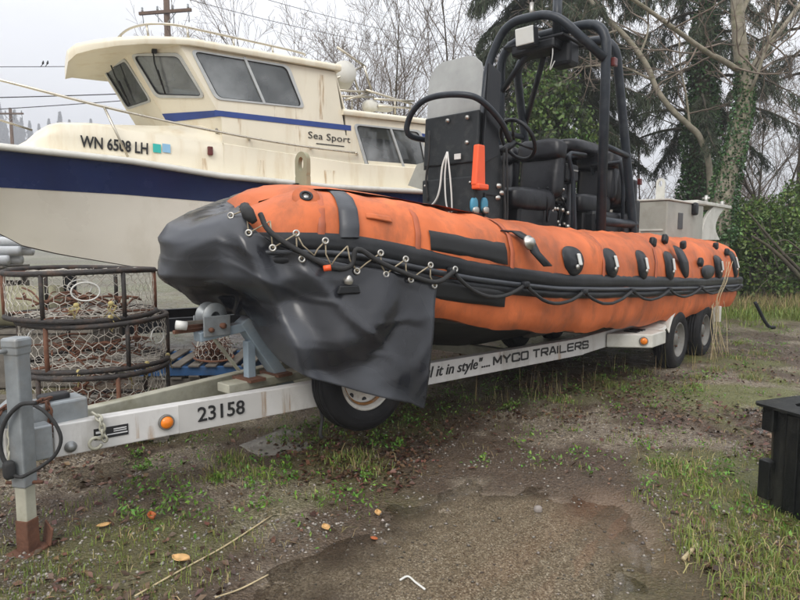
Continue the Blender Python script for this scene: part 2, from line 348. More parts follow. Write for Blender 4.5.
def lettering(name, body, m, O, X, Y, height, parent=None, width=None, shear=0.0, bold=0.0, spacing=1.0, lift=.003):
    """flat letters: O = lower-left corner, X = reading direction, Y = up; height = cap height"""
    cu = bpy.data.curves.new(name, 'FONT'); cu.body = body; cu.size = 1; cu.shear = shear; cu.offset = bold; cu.space_character = spacing
    cu.resolution_u = 3; cu.extrude = 0.002 / max(height, .01)
    tmp = bpy.data.objects.new(name, cu); COL.objects.link(tmp)
    dg = bpy.context.evaluated_depsgraph_get(); me = bpy.data.meshes.new_from_object(tmp.evaluated_get(dg))
    bpy.data.objects.remove(tmp); bpy.data.curves.remove(cu)
    xs = [v.co.x for v in me.vertices]; x0, x1 = min(xs), max(xs)
    k = height / .70; kx = k if width is None else width / (x1 - x0)
    X, Y, O = Vector(X).normalized(), Vector(Y), Vector(O); Y = (Y - X * Y.dot(X)).normalized(); Z = X.cross(Y)
    for v in me.vertices:
        c = v.co.copy(); v.co = O + X * ((c.x - x0) * kx) + Y * (c.y * k) + Z * (c.z * k + lift)
    me.materials.clear(); me.materials.append(m); me.name = name
    o = bpy.data.objects.new(name, me); COL.objects.link(o)
    if parent is not None: o.parent = parent
    return o
# ------------------------------------------------------------------ frames of the two boats
BF = Frame((2.38, 7.78), (-.669, -.743))        # rescue boat and its trailer; x=0 at the front axle
CF = Frame((-2.965, 7.857), (-.857, -.515))     # cabin cruiser; cabin side lies on local y = +1.0
# ================================================================== rescue boat
boat = thing('rescue_boat', 'orange and black rigid inflatable boat with black roll cage, resting on the white trailer', 'rescue boat', BF.w(0, 0, 0), BF.rz)
TIPC, T0, BC, RO = 5.22, 1.8, .87, .34
def smooth_(x): x = max(0, min(1, x)); return x * x * (3 - 2 * x)
def center_path():
    pts = [(-3.15, .80), (-3.0, .835), (-2.6, .86), (-2.0, .87), (-1.0, .87), (0, .87), (.9, .87)]
    for i in range(0, 41):
        ph = i / 40 * math.pi / 2
        u = math.sin(ph) ** (2 / 2.3); c = max(0, math.cos(ph)) ** (2 / 1.75)
        pts.append((T0 + (TIPC - T0) * u, BC * c))
    P = np.array(pts); P = np.vstack([P, (P[:-1] * (1, -1))[::-1]])
    d = np.r_[0, np.cumsum(np.hypot(*np.diff(P, axis=0).T))]
    s = np.linspace(0, d[-1], 261)
    C = np.c_[np.interp(s, d, P[:, 0]), np.interp(s, d, P[:, 1])]
    for _ in range(3): C[1:-1] = (C[:-2] + 2 * C[1:-1] + C[2:]) / 4
    T = np.gradient(C, axis=0); T /= np.linalg.norm(T, axis=1)[:, None]
    Nn = np.c_[-T[:, 1], T[:, 0]]
    if Nn[0][1] < 0: Nn = -Nn
    return C, Nn, s
PC, PN, PS = center_path(); NP = len(PC); MID = NP // 2
def outer(i, o): return PC[i] + PN[i] * o
# picture heights along the port side -> z at the depth of that side
TOPT = [(205, 204), (225, 200), (250, 195), (275, 188), (300, 184), (340, 190), (400, 199), (440, 207), (480, 215), (520, 221), (560, 227), (600, 231), (640, 232), (680, 236), (720, 240), (740, 246), (750, 256)]
BTT = [(205, 204), (250, 208), (300, 223), (340, 234), (400, 245), (430, 252), (470, 262), (520, 270), (560, 275), (600, 276), (640, 277), (700, 279), (750, 277)]
BBT = [(205, 222), (250, 232), (300, 251), (340, 263), (430, 284), (470, 290), (520, 295), (560, 298), (600, 298), (640, 297), (700, 294), (750, 290)]
BOT = [(205, 258), (230, 268), (250, 282), (300, 304), (430, 318), (470, 326), (520, 332), (560, 334), (600, 333), (640, 327), (690, 319), (750, 303)]
def tabz(tab, px, Y): return zof(np.interp(px, [a for a, b in tab], [b for a, b in tab]), Y)
ZT, ZB1, ZB0, ZB = [np.zeros(NP) for _ in range(4)]
PPX = np.zeros(NP)
for i in range(MID + 1):
    q = outer(i, RO); W = BF.w(q[0], q[1], 1.25); px = proj(W)[0]; PPX[i] = px
    qi = outer(i, RO - .36); Wi = BF.w(qi[0], qi[1], 1.6); pxi = proj(Wi)[0]
    ZT[i] = tabz(TOPT, pxi, Wi[1]); ZB1[i] = tabz(BTT, px, W[1]); ZB0[i] = tabz(BBT, px, W[1]); ZB[i] = tabz(BOT, px, W[1])
def idx_px0(px): return float(np.interp(px, PPX[:MID + 1][::-1], np.arange(MID + 1)[::-1]))
for A in (ZT, ZB1, ZB0, ZB):
    k = int(MID * .93); A[k:MID + 1] = A[k] + (A[MID] * .0)
    if A is ZT:
        k0 = int(idx_px0(305)); A[k0:MID + 1] -= .17 * (np.arange(MID + 1 - k0) / (MID - k0)) ** 1.3
    for _ in range(6): A[1:MID] = (A[:MID - 1] + 2 * A[1:MID] + A[2:MID + 1]) / 4
    A[MID + 1:] = A[:MID][::-1][:NP - MID - 1]
PPX[MID + 1:] = -999
def idx_px(px):      # index on the port side whose outer face projects to px
    return float(np.interp(px, PPX[:MID + 1][::-1], np.arange(MID + 1)[::-1]))
def prof_o(z, i):    # outward offset of the tube skin at height z (path index i may be fractional)
    i0 = int(min(max(i, 0), NP - 1)); zt, zb = ZT[i0], ZB[i0]; f = min(1, max(0, (z - zb) / (zt - zb)))
    return float(np.interp(f, [0, .06, .14, .3, .5, .68, .82, .92, .97, 1.0], [.25, .295, .32, .335, .34, .325, .27, .17, .06, -.06]))
def skin(i, z, lift=0.0):
    i = min(max(i, 0), NP - 1); a = int(i); b = min(a + 1, NP - 1); k = i - a
    z_a = prof_o(z, a); z_b = prof_o(z, b)
    q = (PC[a] + PN[a] * (z_a + lift)) * (1 - k) + (PC[b] + PN[b] * (z_b + lift)) * k
    return Vector((q[0], q[1], z))
def lerp_tab(A, i): return float(np.interp(i, np.arange(NP), A))
def tube_section(i, endk=1.0):
    zt, zb, b1, b0 = ZT[i], ZB[i], ZB1[i], ZB0[i]; pts = []
    fr = [0, .05, .1, .16, .24, .32, .4, .48, .56, .63, .7, .76, .82, .87, .91, .945, .97, .988, 1.0]
    for f in fr: pts.append((prof_o(zb + (zt - zb) * f, i), zb + (zt - zb) * f))
    for o, f in ((-.16, .985), (-.25, .93), (-.31, .82), (-.33, .68), (-.33, .5), (-.31, .32), (-.24, .14), (-.1, .02)): pts.append((o, zb + (zt - zb) * f))
    return pts
P = []
for i in range(NP):
    # rounded stern ends
    e = min(i, NP - 1 - i); endk = 1.0 if e > 7 else math.sin((e + .6) / 7.6 * math.pi / 2) ** .55
    row = []; zc = (ZT[i] + ZB[i]) / 2
    for j, (o, z) in enumerate(tube_section(i)):
        q = PC[i] + PN[i] * (o * endk); z = zc + (z - zc) * endk
        s = PS[i]; f = (z - ZB[i]) / (ZT[i] - ZB[i])
        wr = .024 * N3(s * 1.3, z * 2.2, 1.7) + .018 * N3(s * 4.2, z * 2.4 + s * 1.2, 5.1) + .011 * N3(s * 10 + z * 3, z * 4, 8) + .004 * N3(s * 24, z * 14, 3)
        sag = -.035 * max(0, N3(s * .9, 3.3, .5)) * max(0, f - .55) / .45
        crease = 0
        if i < MID:
            pxx = PPX[i]; cx = 690
            crease = -.10 * math.exp(-((pxx - 687) / 11) ** 2) * math.exp(-((f - .80) / .14) ** 2) - .07 * math.exp(-((pxx - 672) / 8) ** 2) * math.exp(-((f - .93) / .09) ** 2) - .03 * math.exp(-((pxx - (505 - 30 * (f - .6))) / 6) ** 2) * max(0, f - .6) * 2.0
        rg = max(0, 1 - abs(N3(s * 1.7 + z * 1.1, z * .8, 12.3)) * 5.5) ** 2 + .7 * max(0, 1 - abs(N3(s * 3.1 - z * 1.6, z * 1.3, 4.3)) * 6) ** 2
        wr += .022 * rg * (0.3 + .7 * abs(f - .4)) - .006
        wr -= .40 * math.exp(-((s - PS[MID] + .06) / .34) ** 2) * smooth_((1.34 - z) / .16)
        q = q + PN[i] * (wr + crease)
        low = .012 * math.sin(s * 9 + 2 * N3(s, 1, 1)) * max(0, .25 - f) * 4
        row.append((q[0], q[1], z + max(-.05, wr) * .8 + sag + low))
    P.append(row + [row[0]])
tube = MB().grid(P, flip=True).add(P[0][:-1], [tuple(range(len(P[0]) - 1))], True).add(P[-1][:-1], [tuple(range(len(P[0]) - 2, -1, -1))], True).build('tube', M['orange'], boat)
def strip(i0, i1, zf0, zf1, lift, nrow=5, step=1.0, both=False, name='strake', m='rubber', bev=0):
    """a band lying on the tube skin"""
    mb = MB(); rows = []
    n = max(2, int(abs(i1 - i0) / step))
    for k in range(n + 1):
        i = i0 + (i1 - i0) * k / n; row = []
        for j in range(nrow):
            v = j / (nrow - 1); z = zf0(i) * (1 - v) + zf1(i) * v
            row.append(skin(i, z, lift + .006 * N3(i * .13, v * 3, 2.2) - (.02 if j in (0, nrow - 1) else 0)))
        rows.append(row)
    mb.grid(rows, flip=True); return mb.build(name, M[m], boat)
zb1 = lambda i: lerp_tab(ZB1, i); zb0 = lambda i: lerp_tab(ZB0, i)
strip(2.5, idx_px(240), lambda i: zb1(i) - .55 * (zb1(i) - zb0(i)), lambda i: zb1(i) + .012, .018, 6, 1, name='upper_rub_strake')
strip(MID + 34, NP - 3.5, lambda i: zb1(i) - .55 * (zb1(i) - zb0(i)), lambda i: zb1(i) + .012, .018, 6, 1, name='upper_rub_strake')
strip(2.5, idx_px(240), lambda i: zb1(i) - .70 * (zb1(i) - zb0(i)), lambda i: zb1(i) - .50 * (zb1(i) - zb0(i)), .030, 5, 1, name='lace_flap', m='rubber_grey')
strip(MID + 34, NP - 3.5, lambda i: zb1(i) - .70 * (zb1(i) - zb0(i)), lambda i: zb1(i) - .50 * (zb1(i) - zb0(i)), .030, 5, 1, name='lace_flap', m='rubber_grey')
strip(2.5, idx_px(240), lambda i: zb0(i) - .005, lambda i: zb1(i) - .68 * (zb1(i) - zb0(i)), .016, 5, 1, name='lower_rub_strake')
strip(MID + 34, NP - 3.5, lambda i: zb0(i) - .005, lambda i: zb1(i) - .68 * (zb1(i) - zb0(i)), .016, 5, 1, name='lower_rub_strake')
def patch(px0, px1, ytop0, ytop1, ybot0, ybot1, name, m, lift=.02, n=8, round_=.0, shift=0):
    """flat patch on the port skin between picture columns"""
    rows = []
    for a in range(n + 1):
        u = a / n; px = px0 + (px1 - px0) * u; i = idx_px(px); q = outer(int(i), RO); Y = BF.w(q[0], q[1], 1.3)[1]
        zt_, zb_ = zof(ytop0 + (ytop1 - ytop0) * u, Y), zof(ybot0 + (ybot1 - ybot0) * u, Y)
        if round_:
            k = 1 - round_ * (abs(2 * u - 1) ** 4); c = (zt_ + zb_) / 2; zt_, zb_ = c + (zt_ - c) * k, c + (zb_ - c) * k
        row = []
        for b in range(n + 1):
            v = b / n; z = zt_ + (zb_ - zt_) * v; e = (a in (0, n)) or (b in (0, n))
            row.append(skin(i + shift * (v - .5), z, lift - (.018 if e else 0)))
        rows.append(row)
    return MB().grid(rows, flip=False).build(name, M[m], boat)
patch(431, 508, 230, 243, 250, 265, 'grip_pad', 'pad', .020)
patch(433, 506, 279, 290, 299, 307, 'grip_pad', 'pad', .024)
def wedge_patch(cx, cy, w_, h_, tilt=0.0, handle=True, body='rubber'):
    """black lobed patch with a pale webbing handle"""
    i = idx_px(cx); q = outer(int(i), RO); W = BF.w(q[0], q[1], 1.4); k = W[1] / FPX
    zc = zof(cy, W[1]); hw = w_ * k / 2 * 2.0; hh = h_ * k / 2; ds = (PS[1] - PS[0])
    mb = MB(); rings = []
    for rr, lf in ((1.0, .004), (.92, .026), (.6, .034), (.001, .036)):
        ring = []
        for a in range(28):
            an = 2 * math.pi * a / 28; ex, ez = math.cos(an), math.sin(an)
            bw = 1.0 + .22 * ez - .18 * ez * ez
            x = hw * rr * math.copysign(abs(ex) ** .75, ex) * bw; z = hh * rr * math.copysign(abs(ez) ** .75, ez)
            ring.append(skin(i - (x - tilt * z) / ds, zc + z, lf))
        rings.append(ring + [ring[0]])
    p = mb.grid(rings).build('handle_patch', M[body], boat)
    if handle:
        a = skin(i - (.25 * hw - tilt * .45 * hh) / ds, zc + .5 * hh, .040); b = skin(i - (.25 * hw + tilt * .35 * hh) / ds, zc - .28 * hh, .042)
        sd_ = Vector((PN[int(i)][1], -PN[int(i)][0], 0)) * .022
        o3 = Vector((PN[int(i)][0], PN[int(i)][1], 0)) * .018
        MB().prism([a - sd_, a + sd_, b + sd_, b - sd_], o3).build('handle', M['white_plastic'], p, bevel=.008)
        buck = skin(i - (-.2 * hw - tilt * .45 * hh) / ds, zc - .38 * hh, .05)
        MB().lathe([(.001, 0), (.022, 0), (.022, .014), (.001, .018)], buck, (PN[int(i)][0], PN[int(i)][1], 0), 12).build('buckle', M['steel'], p)
for c in ((574, 261, 18, 30), (612, 263, 14, 30), (643, 265, 12, 30), (670, 266, 12, 30)): wedge_patch(*c)
wedge_patch(684, 262, 12, 33, .35, False); wedge_patch(719, 267, 11, 24, .25); wedge_patch(735, 264, 10, 28, .3)
wedge_patch(708, 272, 20, 14, 0, False)
# short straps and cleats along the aft crest
for (px, y) in ((663, 242), (679, 239), (691, 245), (700, 262), (724, 246), (730, 252)):
    i = idx_px(px); q = outer(int(i), RO - .1); Yd = BF.w(q[0], q[1], 1.4)[1]; z = zof(y, Yd)
    c = skin(i, z, .02)
    MB().sell(c, (.11, .06, .10), .5, Matrix.Rotation(R.uniform(-.6, .6), 3, 'Y')).build('strap_tab', M['rubber'], boat)
# torn valve flap with its disc (hanging open)
i = idx_px(524); q = outer(int(i), RO); Yd = BF.w(q[0], q[1], 1.4)[1]
pv = []
for (px, y, lf) in ((514, 230, .01), (522, 231, .05), (528, 240, .07), (529, 252, .08), (537, 266, .11)):
    ii = idx_px(px); pv.append(skin(ii, zof(y, Yd), lf))
flap = MB(); 
wv = Vector((PN[int(i)][1], -PN[int(i)][0], 0))
flap.grid([[p - wv * wd, p, p + wv * wd] for p, wd in zip(pv, (.045, .05, .055, .05, .05))]).build('valve_flap', M['rubber'], boat, solid=.012)
MB().lathe([(.001, 0), (.055, 0), (.055, .02), (.035, .03), (.03, .05), (.001, .05)], skin(i, zof(243, Yd), .075), (PN[int(i)][0], PN[int(i)][1], .25), 20).build('valve', M['steel'], boat)
# inflation valve at the bow, name patch
i = idx_px(311)
nv = Vector((PN[int(i)][0], PN[int(i)][1], .9)).normalized(); q = outer(int(i), .2); Yd = BF.w(q[0], q[1], 1.7)[1]
pc = skin(i, zof(198, Yd), .006)
v_ = MB().lathe([(.085, 0), (.085, .012), (.001, .014)], pc, nv, 24).build('valve_patch', M['orange'], boat)
MB().lathe([(.04, .012), (.042, .022), (.028, .026), (.026, .012)], pc, nv, 20, True).build('valve_ring', M['rubber'], v_)
MB().lathe([(.001, .018), (.024, .018), (.022, .014)], pc, nv, 16).build('valve_cap', M['steel'], v_)
patch(370, 396, 212, 216, 218, 223, 'builder_patch', 'orange', .012, 6)
# seams around the tube and the grey strap at the bow
def hoop(px, tilt_px, z0f, z1f, wid, m, name, lift):
    rows = []
    for b in range(15):
        v = b / 14; i = idx_px(px + tilt_px * v); a0 = int(i); z = ZB1[a0] + (ZT[a0] - ZB1[a0]) * (z0f + (z1f - z0f) * v); ds = PS[1] - PS[0]
        rows.append([skin(i - e * wid / 2 / ds, z, lf + .008 * N3(v * 5, 2, 1)) for e, lf in ((-1, 0), (-.8, lift), (0, lift * 1.1), (.8, lift), (1, 0))])
    return MB().grid(rows, flip=True).build(name, M[m], boat)
for sx_ in (322, 418, 512, 604, 656): hoop(sx_, 5, .0, .97, .04, 'orange_seam', 'seam_tape', .007)
hoop(350, 4, .0, 1.0, .115, 'rubber_grey', 'bow_strap', .03)
# ------------------------------------------------ lifeline looped along the rub strake
anch = [(447, 270), (520, 284), (579, 291), (628, 290), (666, 289), (698, 287), (722, 287), (738, 286)]
def on_side(px, y, lift):
    i = idx_px(px); q = outer(int(i), RO); return skin(i, zof(y, BF.w(q[0], q[1], 1.1)[1]), lift)
fwd = [(262, 214), (272, 232), (300, 252), (330, 267), (347, 265), (353, 249), (375, 262), (405, 275), (430, 281), (447, 270)]
rp = smoothline([on_side(a, b, .085) for a, b in fwd], 6)
rope = MB().tube(rp, .016, 8).build('lifeline', M['rope'], boat)
lm = MB()
for (a, b) in zip(anch[:-1], anch[1:]):
    dip = .30 * (b[0] - a[0]) * .85; n = 10
    lm.tube([on_side(a[0] + (b[0] - a[0]) * k / n, a[1] + (b[1] - a[1]) * k / n + dip * (1 - (2 * k / n - 1) ** 2), .055) for k in range(n + 1)], .014, 8)
lm.build('looped_lifeline', M['rope'], boat)
for (a, b) in anch:
    MB().sell(on_side(a, b, .055), (.07, .05, .045), .5, Matrix.Rotation(BF.rz * 0, 3, 'Z')).build('rope_lug', M['rubber'], boat)
# ------------------------------------------------ hull bottom and deck
rows = []
for k in range(25):
    t = -2.95 + k / 24 * 8.0; u = max(0, (t - 2.2) / 2.85)
    ib = int(np.argmin(np.abs(PC[:MID, 0] - t))); hb = max(.02, PC[ib][1] - .02); zt_ = ZB[ib] + .16
    zk = .47 + .75 * u ** 1.8; zc = min(zt_ - .02, .72 + .42 * u ** 1.5); hc = hb * (.98 - .25 * u)
    half = [(hb, zt_), (hc, zc), (hc * .55, zk + (zc - zk) * .52), (0, zk)]
    rows.append([(t, l, z) for l, z in half] + [(t, -l, z) for l, z in half[:-1][::-1]])
hb_ = MB().grid(rows, smooth=False); hb_.add(rows[0], [tuple(range(7))]); hb_.build('hull', M['hull_dark'], boat)
rows = []
for k in range(21):
    t = -2.9 + k / 20 * 7.7; ib = int(np.argmin(np.abs(PC[:MID, 0] - t))); hb = max(.02, PC[ib][1] - .15); z = (ZB[ib] + ZT[ib]) / 2 + .05
    rows.append([(t, hb, z), (t, 0, z + .02), (t, -hb, z)])
MB().grid(rows).build('deck', M['hull_dark'], boat)
# orange bow dodger closing the bow between the tubes
rows = []
for k in range(15):
    t = 3.5 + 1.62 * k / 14; ib = int(np.argmin(np.abs(PC[:MID, 0] - t))); hb = max(.03, PC[ib][1] + .035)
    zt_ = ZT[ib] - .004
    rows.append([(t, hb * e, zt_ + .05 * (1 - e * e) + .012 * N3(t * 3, e * 4, 1)) for e in np.linspace(1, -1, 13)])
rows.append([(q_[0] + .05, q_[1] * .95, q_[2] - .16) for q_ in rows[-1]])
MB().grid(rows).build('bow_dodger', M['orange'], boat)
# ------------------------------------------------ black vinyl bow cover, laced along its upper edge
TE = [(226, 203), (232, 206), (245, 216), (255, 228), (274, 243), (301, 254), (353, 266), (381, 270), (405, 275), (434, 281)]
BE = [(215, 325), (232, 337), (250, 349), (280, 368), (300, 374), (330, 384), (360, 391), (400, 400), (420, 402), (434, 402)]
iE = idx_px(433); iS = MID + 42
outf = lambda i, o: (PC[int(i)] + PN[int(i)] * o) * (1 - i + int(i)) + (PC[min(int(i) + 1, NP - 1)] + PN[min(int(i) + 1, NP - 1)] * o) * (i - int(i))
ncol, nrow = 170, 64; slant = idx_px(413) - idx_px(433)
rows = []
ztip_top = ZT[int(idx_px(228))] + .012; 
for c in range(ncol + 1):
    i = iE + (iS - iE) * c / ncol; a0 = int(i); px = lerp_tab(PPX, i) if i < MID else -999; zT, zBt = lerp_tab(ZT, i), lerp_tab(ZB, i)
    port = i < idx_px(226)
    if i < idx_px(212):
        q = outf(i, RO + .05); Yd = BF.w(q[0], q[1], .9)[1]; zbot = zof(np.interp(px, [a for a, b in BE], [b for a, b in BE]), Yd)
        zbl = zbot
    else:
        zbot = 1.08 + .12 * (i - idx_px(212)) / (iS - idx_px(212))
        k = min(1, (i - idx_px(212)) / 5); zbot = zbl * (1 - k) + zbot * k
    if port:
        q = outf(i, RO + .05); Yd = BF.w(q[0], q[1], 1.4)[1]; ztop = zof(np.interp(px, [a for a, b in TE], [b for a, b in TE]), Yd); over = 0
        ztop = min(ztop, zT - .03)
    else: over = min(1, .35 + (i - idx_px(226)) / 3); ztop = zT + .012
    zmid = zBt + (zT - zBt) * .5
    row = []; sarc = PS[a0] + (i - a0) * (PS[1] - PS[0])
    nose = max(0.0, min(1, (i - idx_px(300)) / (idx_px(215) - idx_px(300))))
    for r in range(nrow + 1):
        v = r / nrow
        z = ztop + (zbot - ztop) * v
        isl = min(i + max(0, 1 - (i - iE) / (idx_px(400) - iE)) * slant * v, NP - 1.01); a0 = int(isl)
        if z > zmid: o = prof_o(z, a0) * (1 - (isl - a0)) + prof_o(z, min(a0 + 1, NP - 1)) * (isl - a0) + .042 + .02 * nose
        else:
            d = (zmid - z); o = .385 + .02 * nose + (.05 * (1 - nose)) * d - .75 * nose * max(0, d - .26)
            o = max(o, .05)
        # folds: long soft pleats plus the big creases of the nose
        fall = min(1, v * 3)
        f = .022 * math.sin(sarc * 7 + v * 2.5 + 1.6 * N3(sarc * 1.5, v * 1.2, 3)) * fall * (.5 + .5 * nose) + .040 * N3(sarc * 1.8 + v * 1.6, v * 1.5, 7.7) * fall + .002 * N3(sarc * 12, v * 9, 2)
        cr = math.exp(-(((sarc - PS[int(idx_px(255))]) + .10 - .45 * (v - .3)) / .05) ** 2)
        cr2 = math.exp(-(((sarc - PS[MID - 4]) - .05 - .15 * v) / .07) ** 2)
        f += .055 * cr * fall - .03 * math.exp(-(((sarc - PS[int(idx_px(255))]) + .0 - .45 * (v - .3)) / .10) ** 2) * fall + (.06 * max(0, 1 - abs((sarc - PS[MID] - .12 - .1 * v) / .16)) - .10 * smooth_((sarc - PS[MID] - .14 - .1 * v) / .22)) * fall * (1 - .5 * v)
        if port:
            yy = np.interp(v, [0, 1], [np.interp(px, [q_[0] for q_ in TE], [q_[1] for q_ in TE]), np.interp(px, [q_[0] for q_ in BE], [q_[1] for q_ in BE])])
            wgt = smooth_((px - 240) / 40)
            yb = float(np.interp(px, [240, 285, 330, 360, 380, 393, 402], [330, 343, 347, 333, 313, 292, 284]))
            fr_ = 1 - smooth_((px - 372) / 28)
            prof_ = float(np.interp(yy, [yb - 80, yb - 50, yb - 6, yb + 2, yb + 24, yb + 30, yb + 80], [.0, .015, .08, .08, .025, .025, .085]))
            flat_ = .05 * smooth_((yy - 280) / 100)
            f = f * .35 * (1 - .8 * smooth_((px - 380) / 25)) * (1 - v ** 2) + (prof_ * fr_ + flat_ * (1 - fr_)) * wgt
            # taut fold running from the eyelets down to the keel
            f += .05 * math.exp(-((px - (238 + .42 * (yy - 215))) / 9) ** 2) * smooth_((yy - 222) / 25) - .05 * math.exp(-((px - (262 + .42 * (yy - 215))) / 15) ** 2) * smooth_((yy - 232) / 25)
            f += .02 * math.exp(-((px - (296 + .9 * (yy - 260))) / 7) ** 2) * smooth_((yy - 262) / 15) * smooth_((345 - yy) / 20)
        f += (.010 * max(0, 1 - abs(N3(sarc * 2.1 + v * 1.3, v * 1.6, 33.3)) * 8) + .008 * max(0, 1 - abs(N3(sarc * 4.2 - v * 2.4, v * 3.0, 41)) * 6)) * fall * (1 - v ** 3)
        f -= .34 * math.exp(-((sarc - PS[MID] + .06) / .30) ** 2) * smooth_((1.30 - z) / .16)
        q = PC[a0] * (1 - (isl - a0)) + PC[min(a0 + 1, NP - 1)] * (isl - a0) + (PN[a0] * (1 - (isl - a0)) + PN[min(a0 + 1, NP - 1)] * (isl - a0)) * (o + f)
        row.append((q[0], q[1], z))
    a0 = int(i)
    if not port:     # carry the sheet over the crest
        q = PC[a0] + PN[a0] * (-.02 - .40 * over); row = [(q[0], q[1], ZT[a0] + .02 + .055 * over), (PC[a0][0] + PN[a0][0] * -.02, PC[a0][1] + PN[a0][1] * -.02, ZT[a0] + .018)] + row
    else: row = [row[0], row[0]] + row
    rows.append(row)
cover = MB().grid(rows, flip=True).build('bow_cover', M['tarp'], boat, solid=.006)
def cover_pt(px, y, lift=.0):
    i = idx_px(px); q = outer(int(i), RO + .05); Yd = BF.w(q[0], q[1], 1.3)[1]; z = zof(y, Yd)
    zmid = ZB[int(i)] + (ZT[int(i)] - ZB[int(i)]) * .5
    p = skin(i, max(z, zmid), .055 + lift); p.z = z; return p
low_g = [(230, 215), (252, 233), (274, 248), (301, 259), (353, 271), (381, 274), (405, 279.5), (428, 285)]
up_g = [(296, 233.5), (323, 241), (375, 253), (399, 259), (423, 265), (447, 269)]
def eyelet(px, y, lift, parent):
    p = cover_pt(px, y, lift); i = int(idx_px(px)); n = Vector((PN[i][0], PN[i][1], .12))
    MB().lathe([(.011, 0), (.011, .006), (.021, .006), (.023, 0), (.021, -.002)], p, n, 16, True).build('eyelet', M['steel'], parent)
    return p
L = [eyelet(a, b, .018, cover) for a, b in low_g]; U = [eyelet(a, b, .03, boat) for a, b in up_g]
chain = [L[3], U[0], L[3] + Vector((-.06, .04, .02)), U[1], cover_pt(328, 265, .03), U[1] + Vector((-.1, .08, -.03)), L[4], U[2], L[5], U[3], L[6], U[4], L[7], U[5]]
lc = MB()
for a, b in zip(chain[:-1], chain[1:]): lc.tube([a, (a + b) / 2 + Vector((.01, -.01, -.006)), b], .0045, 6)
for a, b in ((L[0], cover_pt(229, 201, .02)), (L[0], cover_pt(248, 208, .05)), (L[1], cover_pt(246, 208, .05)), (L[1], cover_pt(272, 221, .04)), (L[2], cover_pt(272, 221, .04)), (L[2], cover_pt(296, 234, .04))): lc.tube([a, (a + b) / 2, b], .0045, 6)
lc.build('lacing', M['lace'], boat)
MB().tube([cover_pt(244, 206, .06), cover_pt(252, 214, .09), cover_pt(258, 222, .06)], [.03, .04, .02], 8).build('rope_knot', M['rope'], boat)
MB().tube([cover_pt(320, 268, .06), cover_pt(326, 267, .075)], .018, 8).build('tape_wrap', M['orange_new'], rope)
# small vent window in the cover
p = cover_pt(344, 287, .02); i = int(idx_px(344)); n = Vector((PN[i][0], PN[i][1], 0)); sdv = Vector((PN[i][1], -PN[i][0], 0))
MB().prism([p - sdv * .075 - Vector((0, 0, .035)), p + sdv * .075 - Vector((0, 0, .035)), p + sdv * .06 + Vector((0, 0, .015)), p - sdv * .06 + Vector((0, 0, .015))], n * .03).build('vent_flap', M['rubber'], cover, bevel=.008)
MB().lathe([(.028, 0), (.03, .02), (.012, .045), (.001, .05)], p + Vector((0, 0, .03)) + n * .01, (n.x * .4, n.y * .4, 1), 14).build('vent_knob', M['steel'], cover)
for px in (337, 362): 
    pass
# ------------------------------------------------ lifting eyes
def lift_eye(px, ytop, ybot, l, name, m):
    a = BF.loc(px, ybot, l=l); b = BF.loc(px, ytop, l=l); h = b.z - a.z + .12; w_ = .13; z0 = a.z - .12; mb = MB()
    prof = [(-w_ / 2, 0), (w_ / 2, 0)] + [(w_ / 2 * math.cos(k / 10 * math.pi), h - w_ / 2 + w_ / 2 * math.sin(k / 10 * math.pi)) for k in range(11)]
    hole = [(.032 * math.cos(k / 15 * 2 * math.pi), h - w_ / 2 - .02 + .05 * math.sin(k / 15 * 2 * math.pi)) for k in range(16)]
    # ring strip between outline and hole
    rr = []
    n = 32; 
    def outl(an):
        x, z = math.cos(an), math.sin(an); c = h - w_ / 2 - .02
        if z > 0: return (w_ / 2 * x, c + .02 + w_ / 2 * z)
        k = min(w_ / 2 / abs(x) if abs(x) > 1e-6 else 9, .09 / abs(z) if abs(z) > 1e-6 else 9); return (k * x, c + k * z)
    front = []; back = []
    for k in range(n):
        an = 2 * math.pi * k / n; o = outl(an); i_ = (.030 * math.cos(an), h - w_ / 2 - .02 + .048 * math.sin(an)); rr.append((o, i_))
    th = .018
    prof_ = []
    P_ = [[(a.x - th, l + o[0], z0 + o[1]), (a.x + th, l + o[0], z0 + o[1]), (a.x + th, l + q[0], z0 + q[1]), (a.x - th, l + q[0], z0 + q[1]), (a.x - th, l + o[0], z0 + o[1])] for o, q in rr]
    mb.grid(P_, closed_u=True, smooth=False)
    mb.box((a.x, l, z0 + (h - w_ / 2 - .11) / 2), (th * 2, w_, h - w_ / 2 - .11))
    return mb.build(name, m, boat)
lift_eye(303, 152, 188, 0.0, 'bow_lifting_eye', M['canvas'])
# ------------------------------------------------ steering console
con = MB()
t0, t1, hw, zb_, zt_ = 2.33, 2.88, .28, 1.15, 2.68
con.prism([(t0, -hw, zb_), (t1, -hw, zb_), (t1 - .02, -hw, 2.25), (t1 - .06, -hw, zt_), (t0 + .22, -hw, zt_), (t0 + .06, -hw, 2.2)], (0, 2 * hw, 0))
console = con.build('console', M['console'], boat, bevel=.02)
MB().box((t1 + .012, 0, 1.72), (.03, .60, .75)).build('front_panel', M['console'], console, bevel=.012)
MB().box((t1 - .03, 0, 2.45), (.035, .62, .46), Matrix.Rotation(-.06, 3, 'Y')).build('screen_bracket', M['console'], console, bevel=.012)
for l in (-.33, .33):
    MB().prism([(t1 - .05, l - .02, 2.2), (t1 - .3, l - .02, 2.3), (t1 - .32, l - .02, 3.05), (t1 - .14, l - .02, 3.1)], (0, .03, 0)).build('screen_side', M['black_paint'], console, bevel=.006)
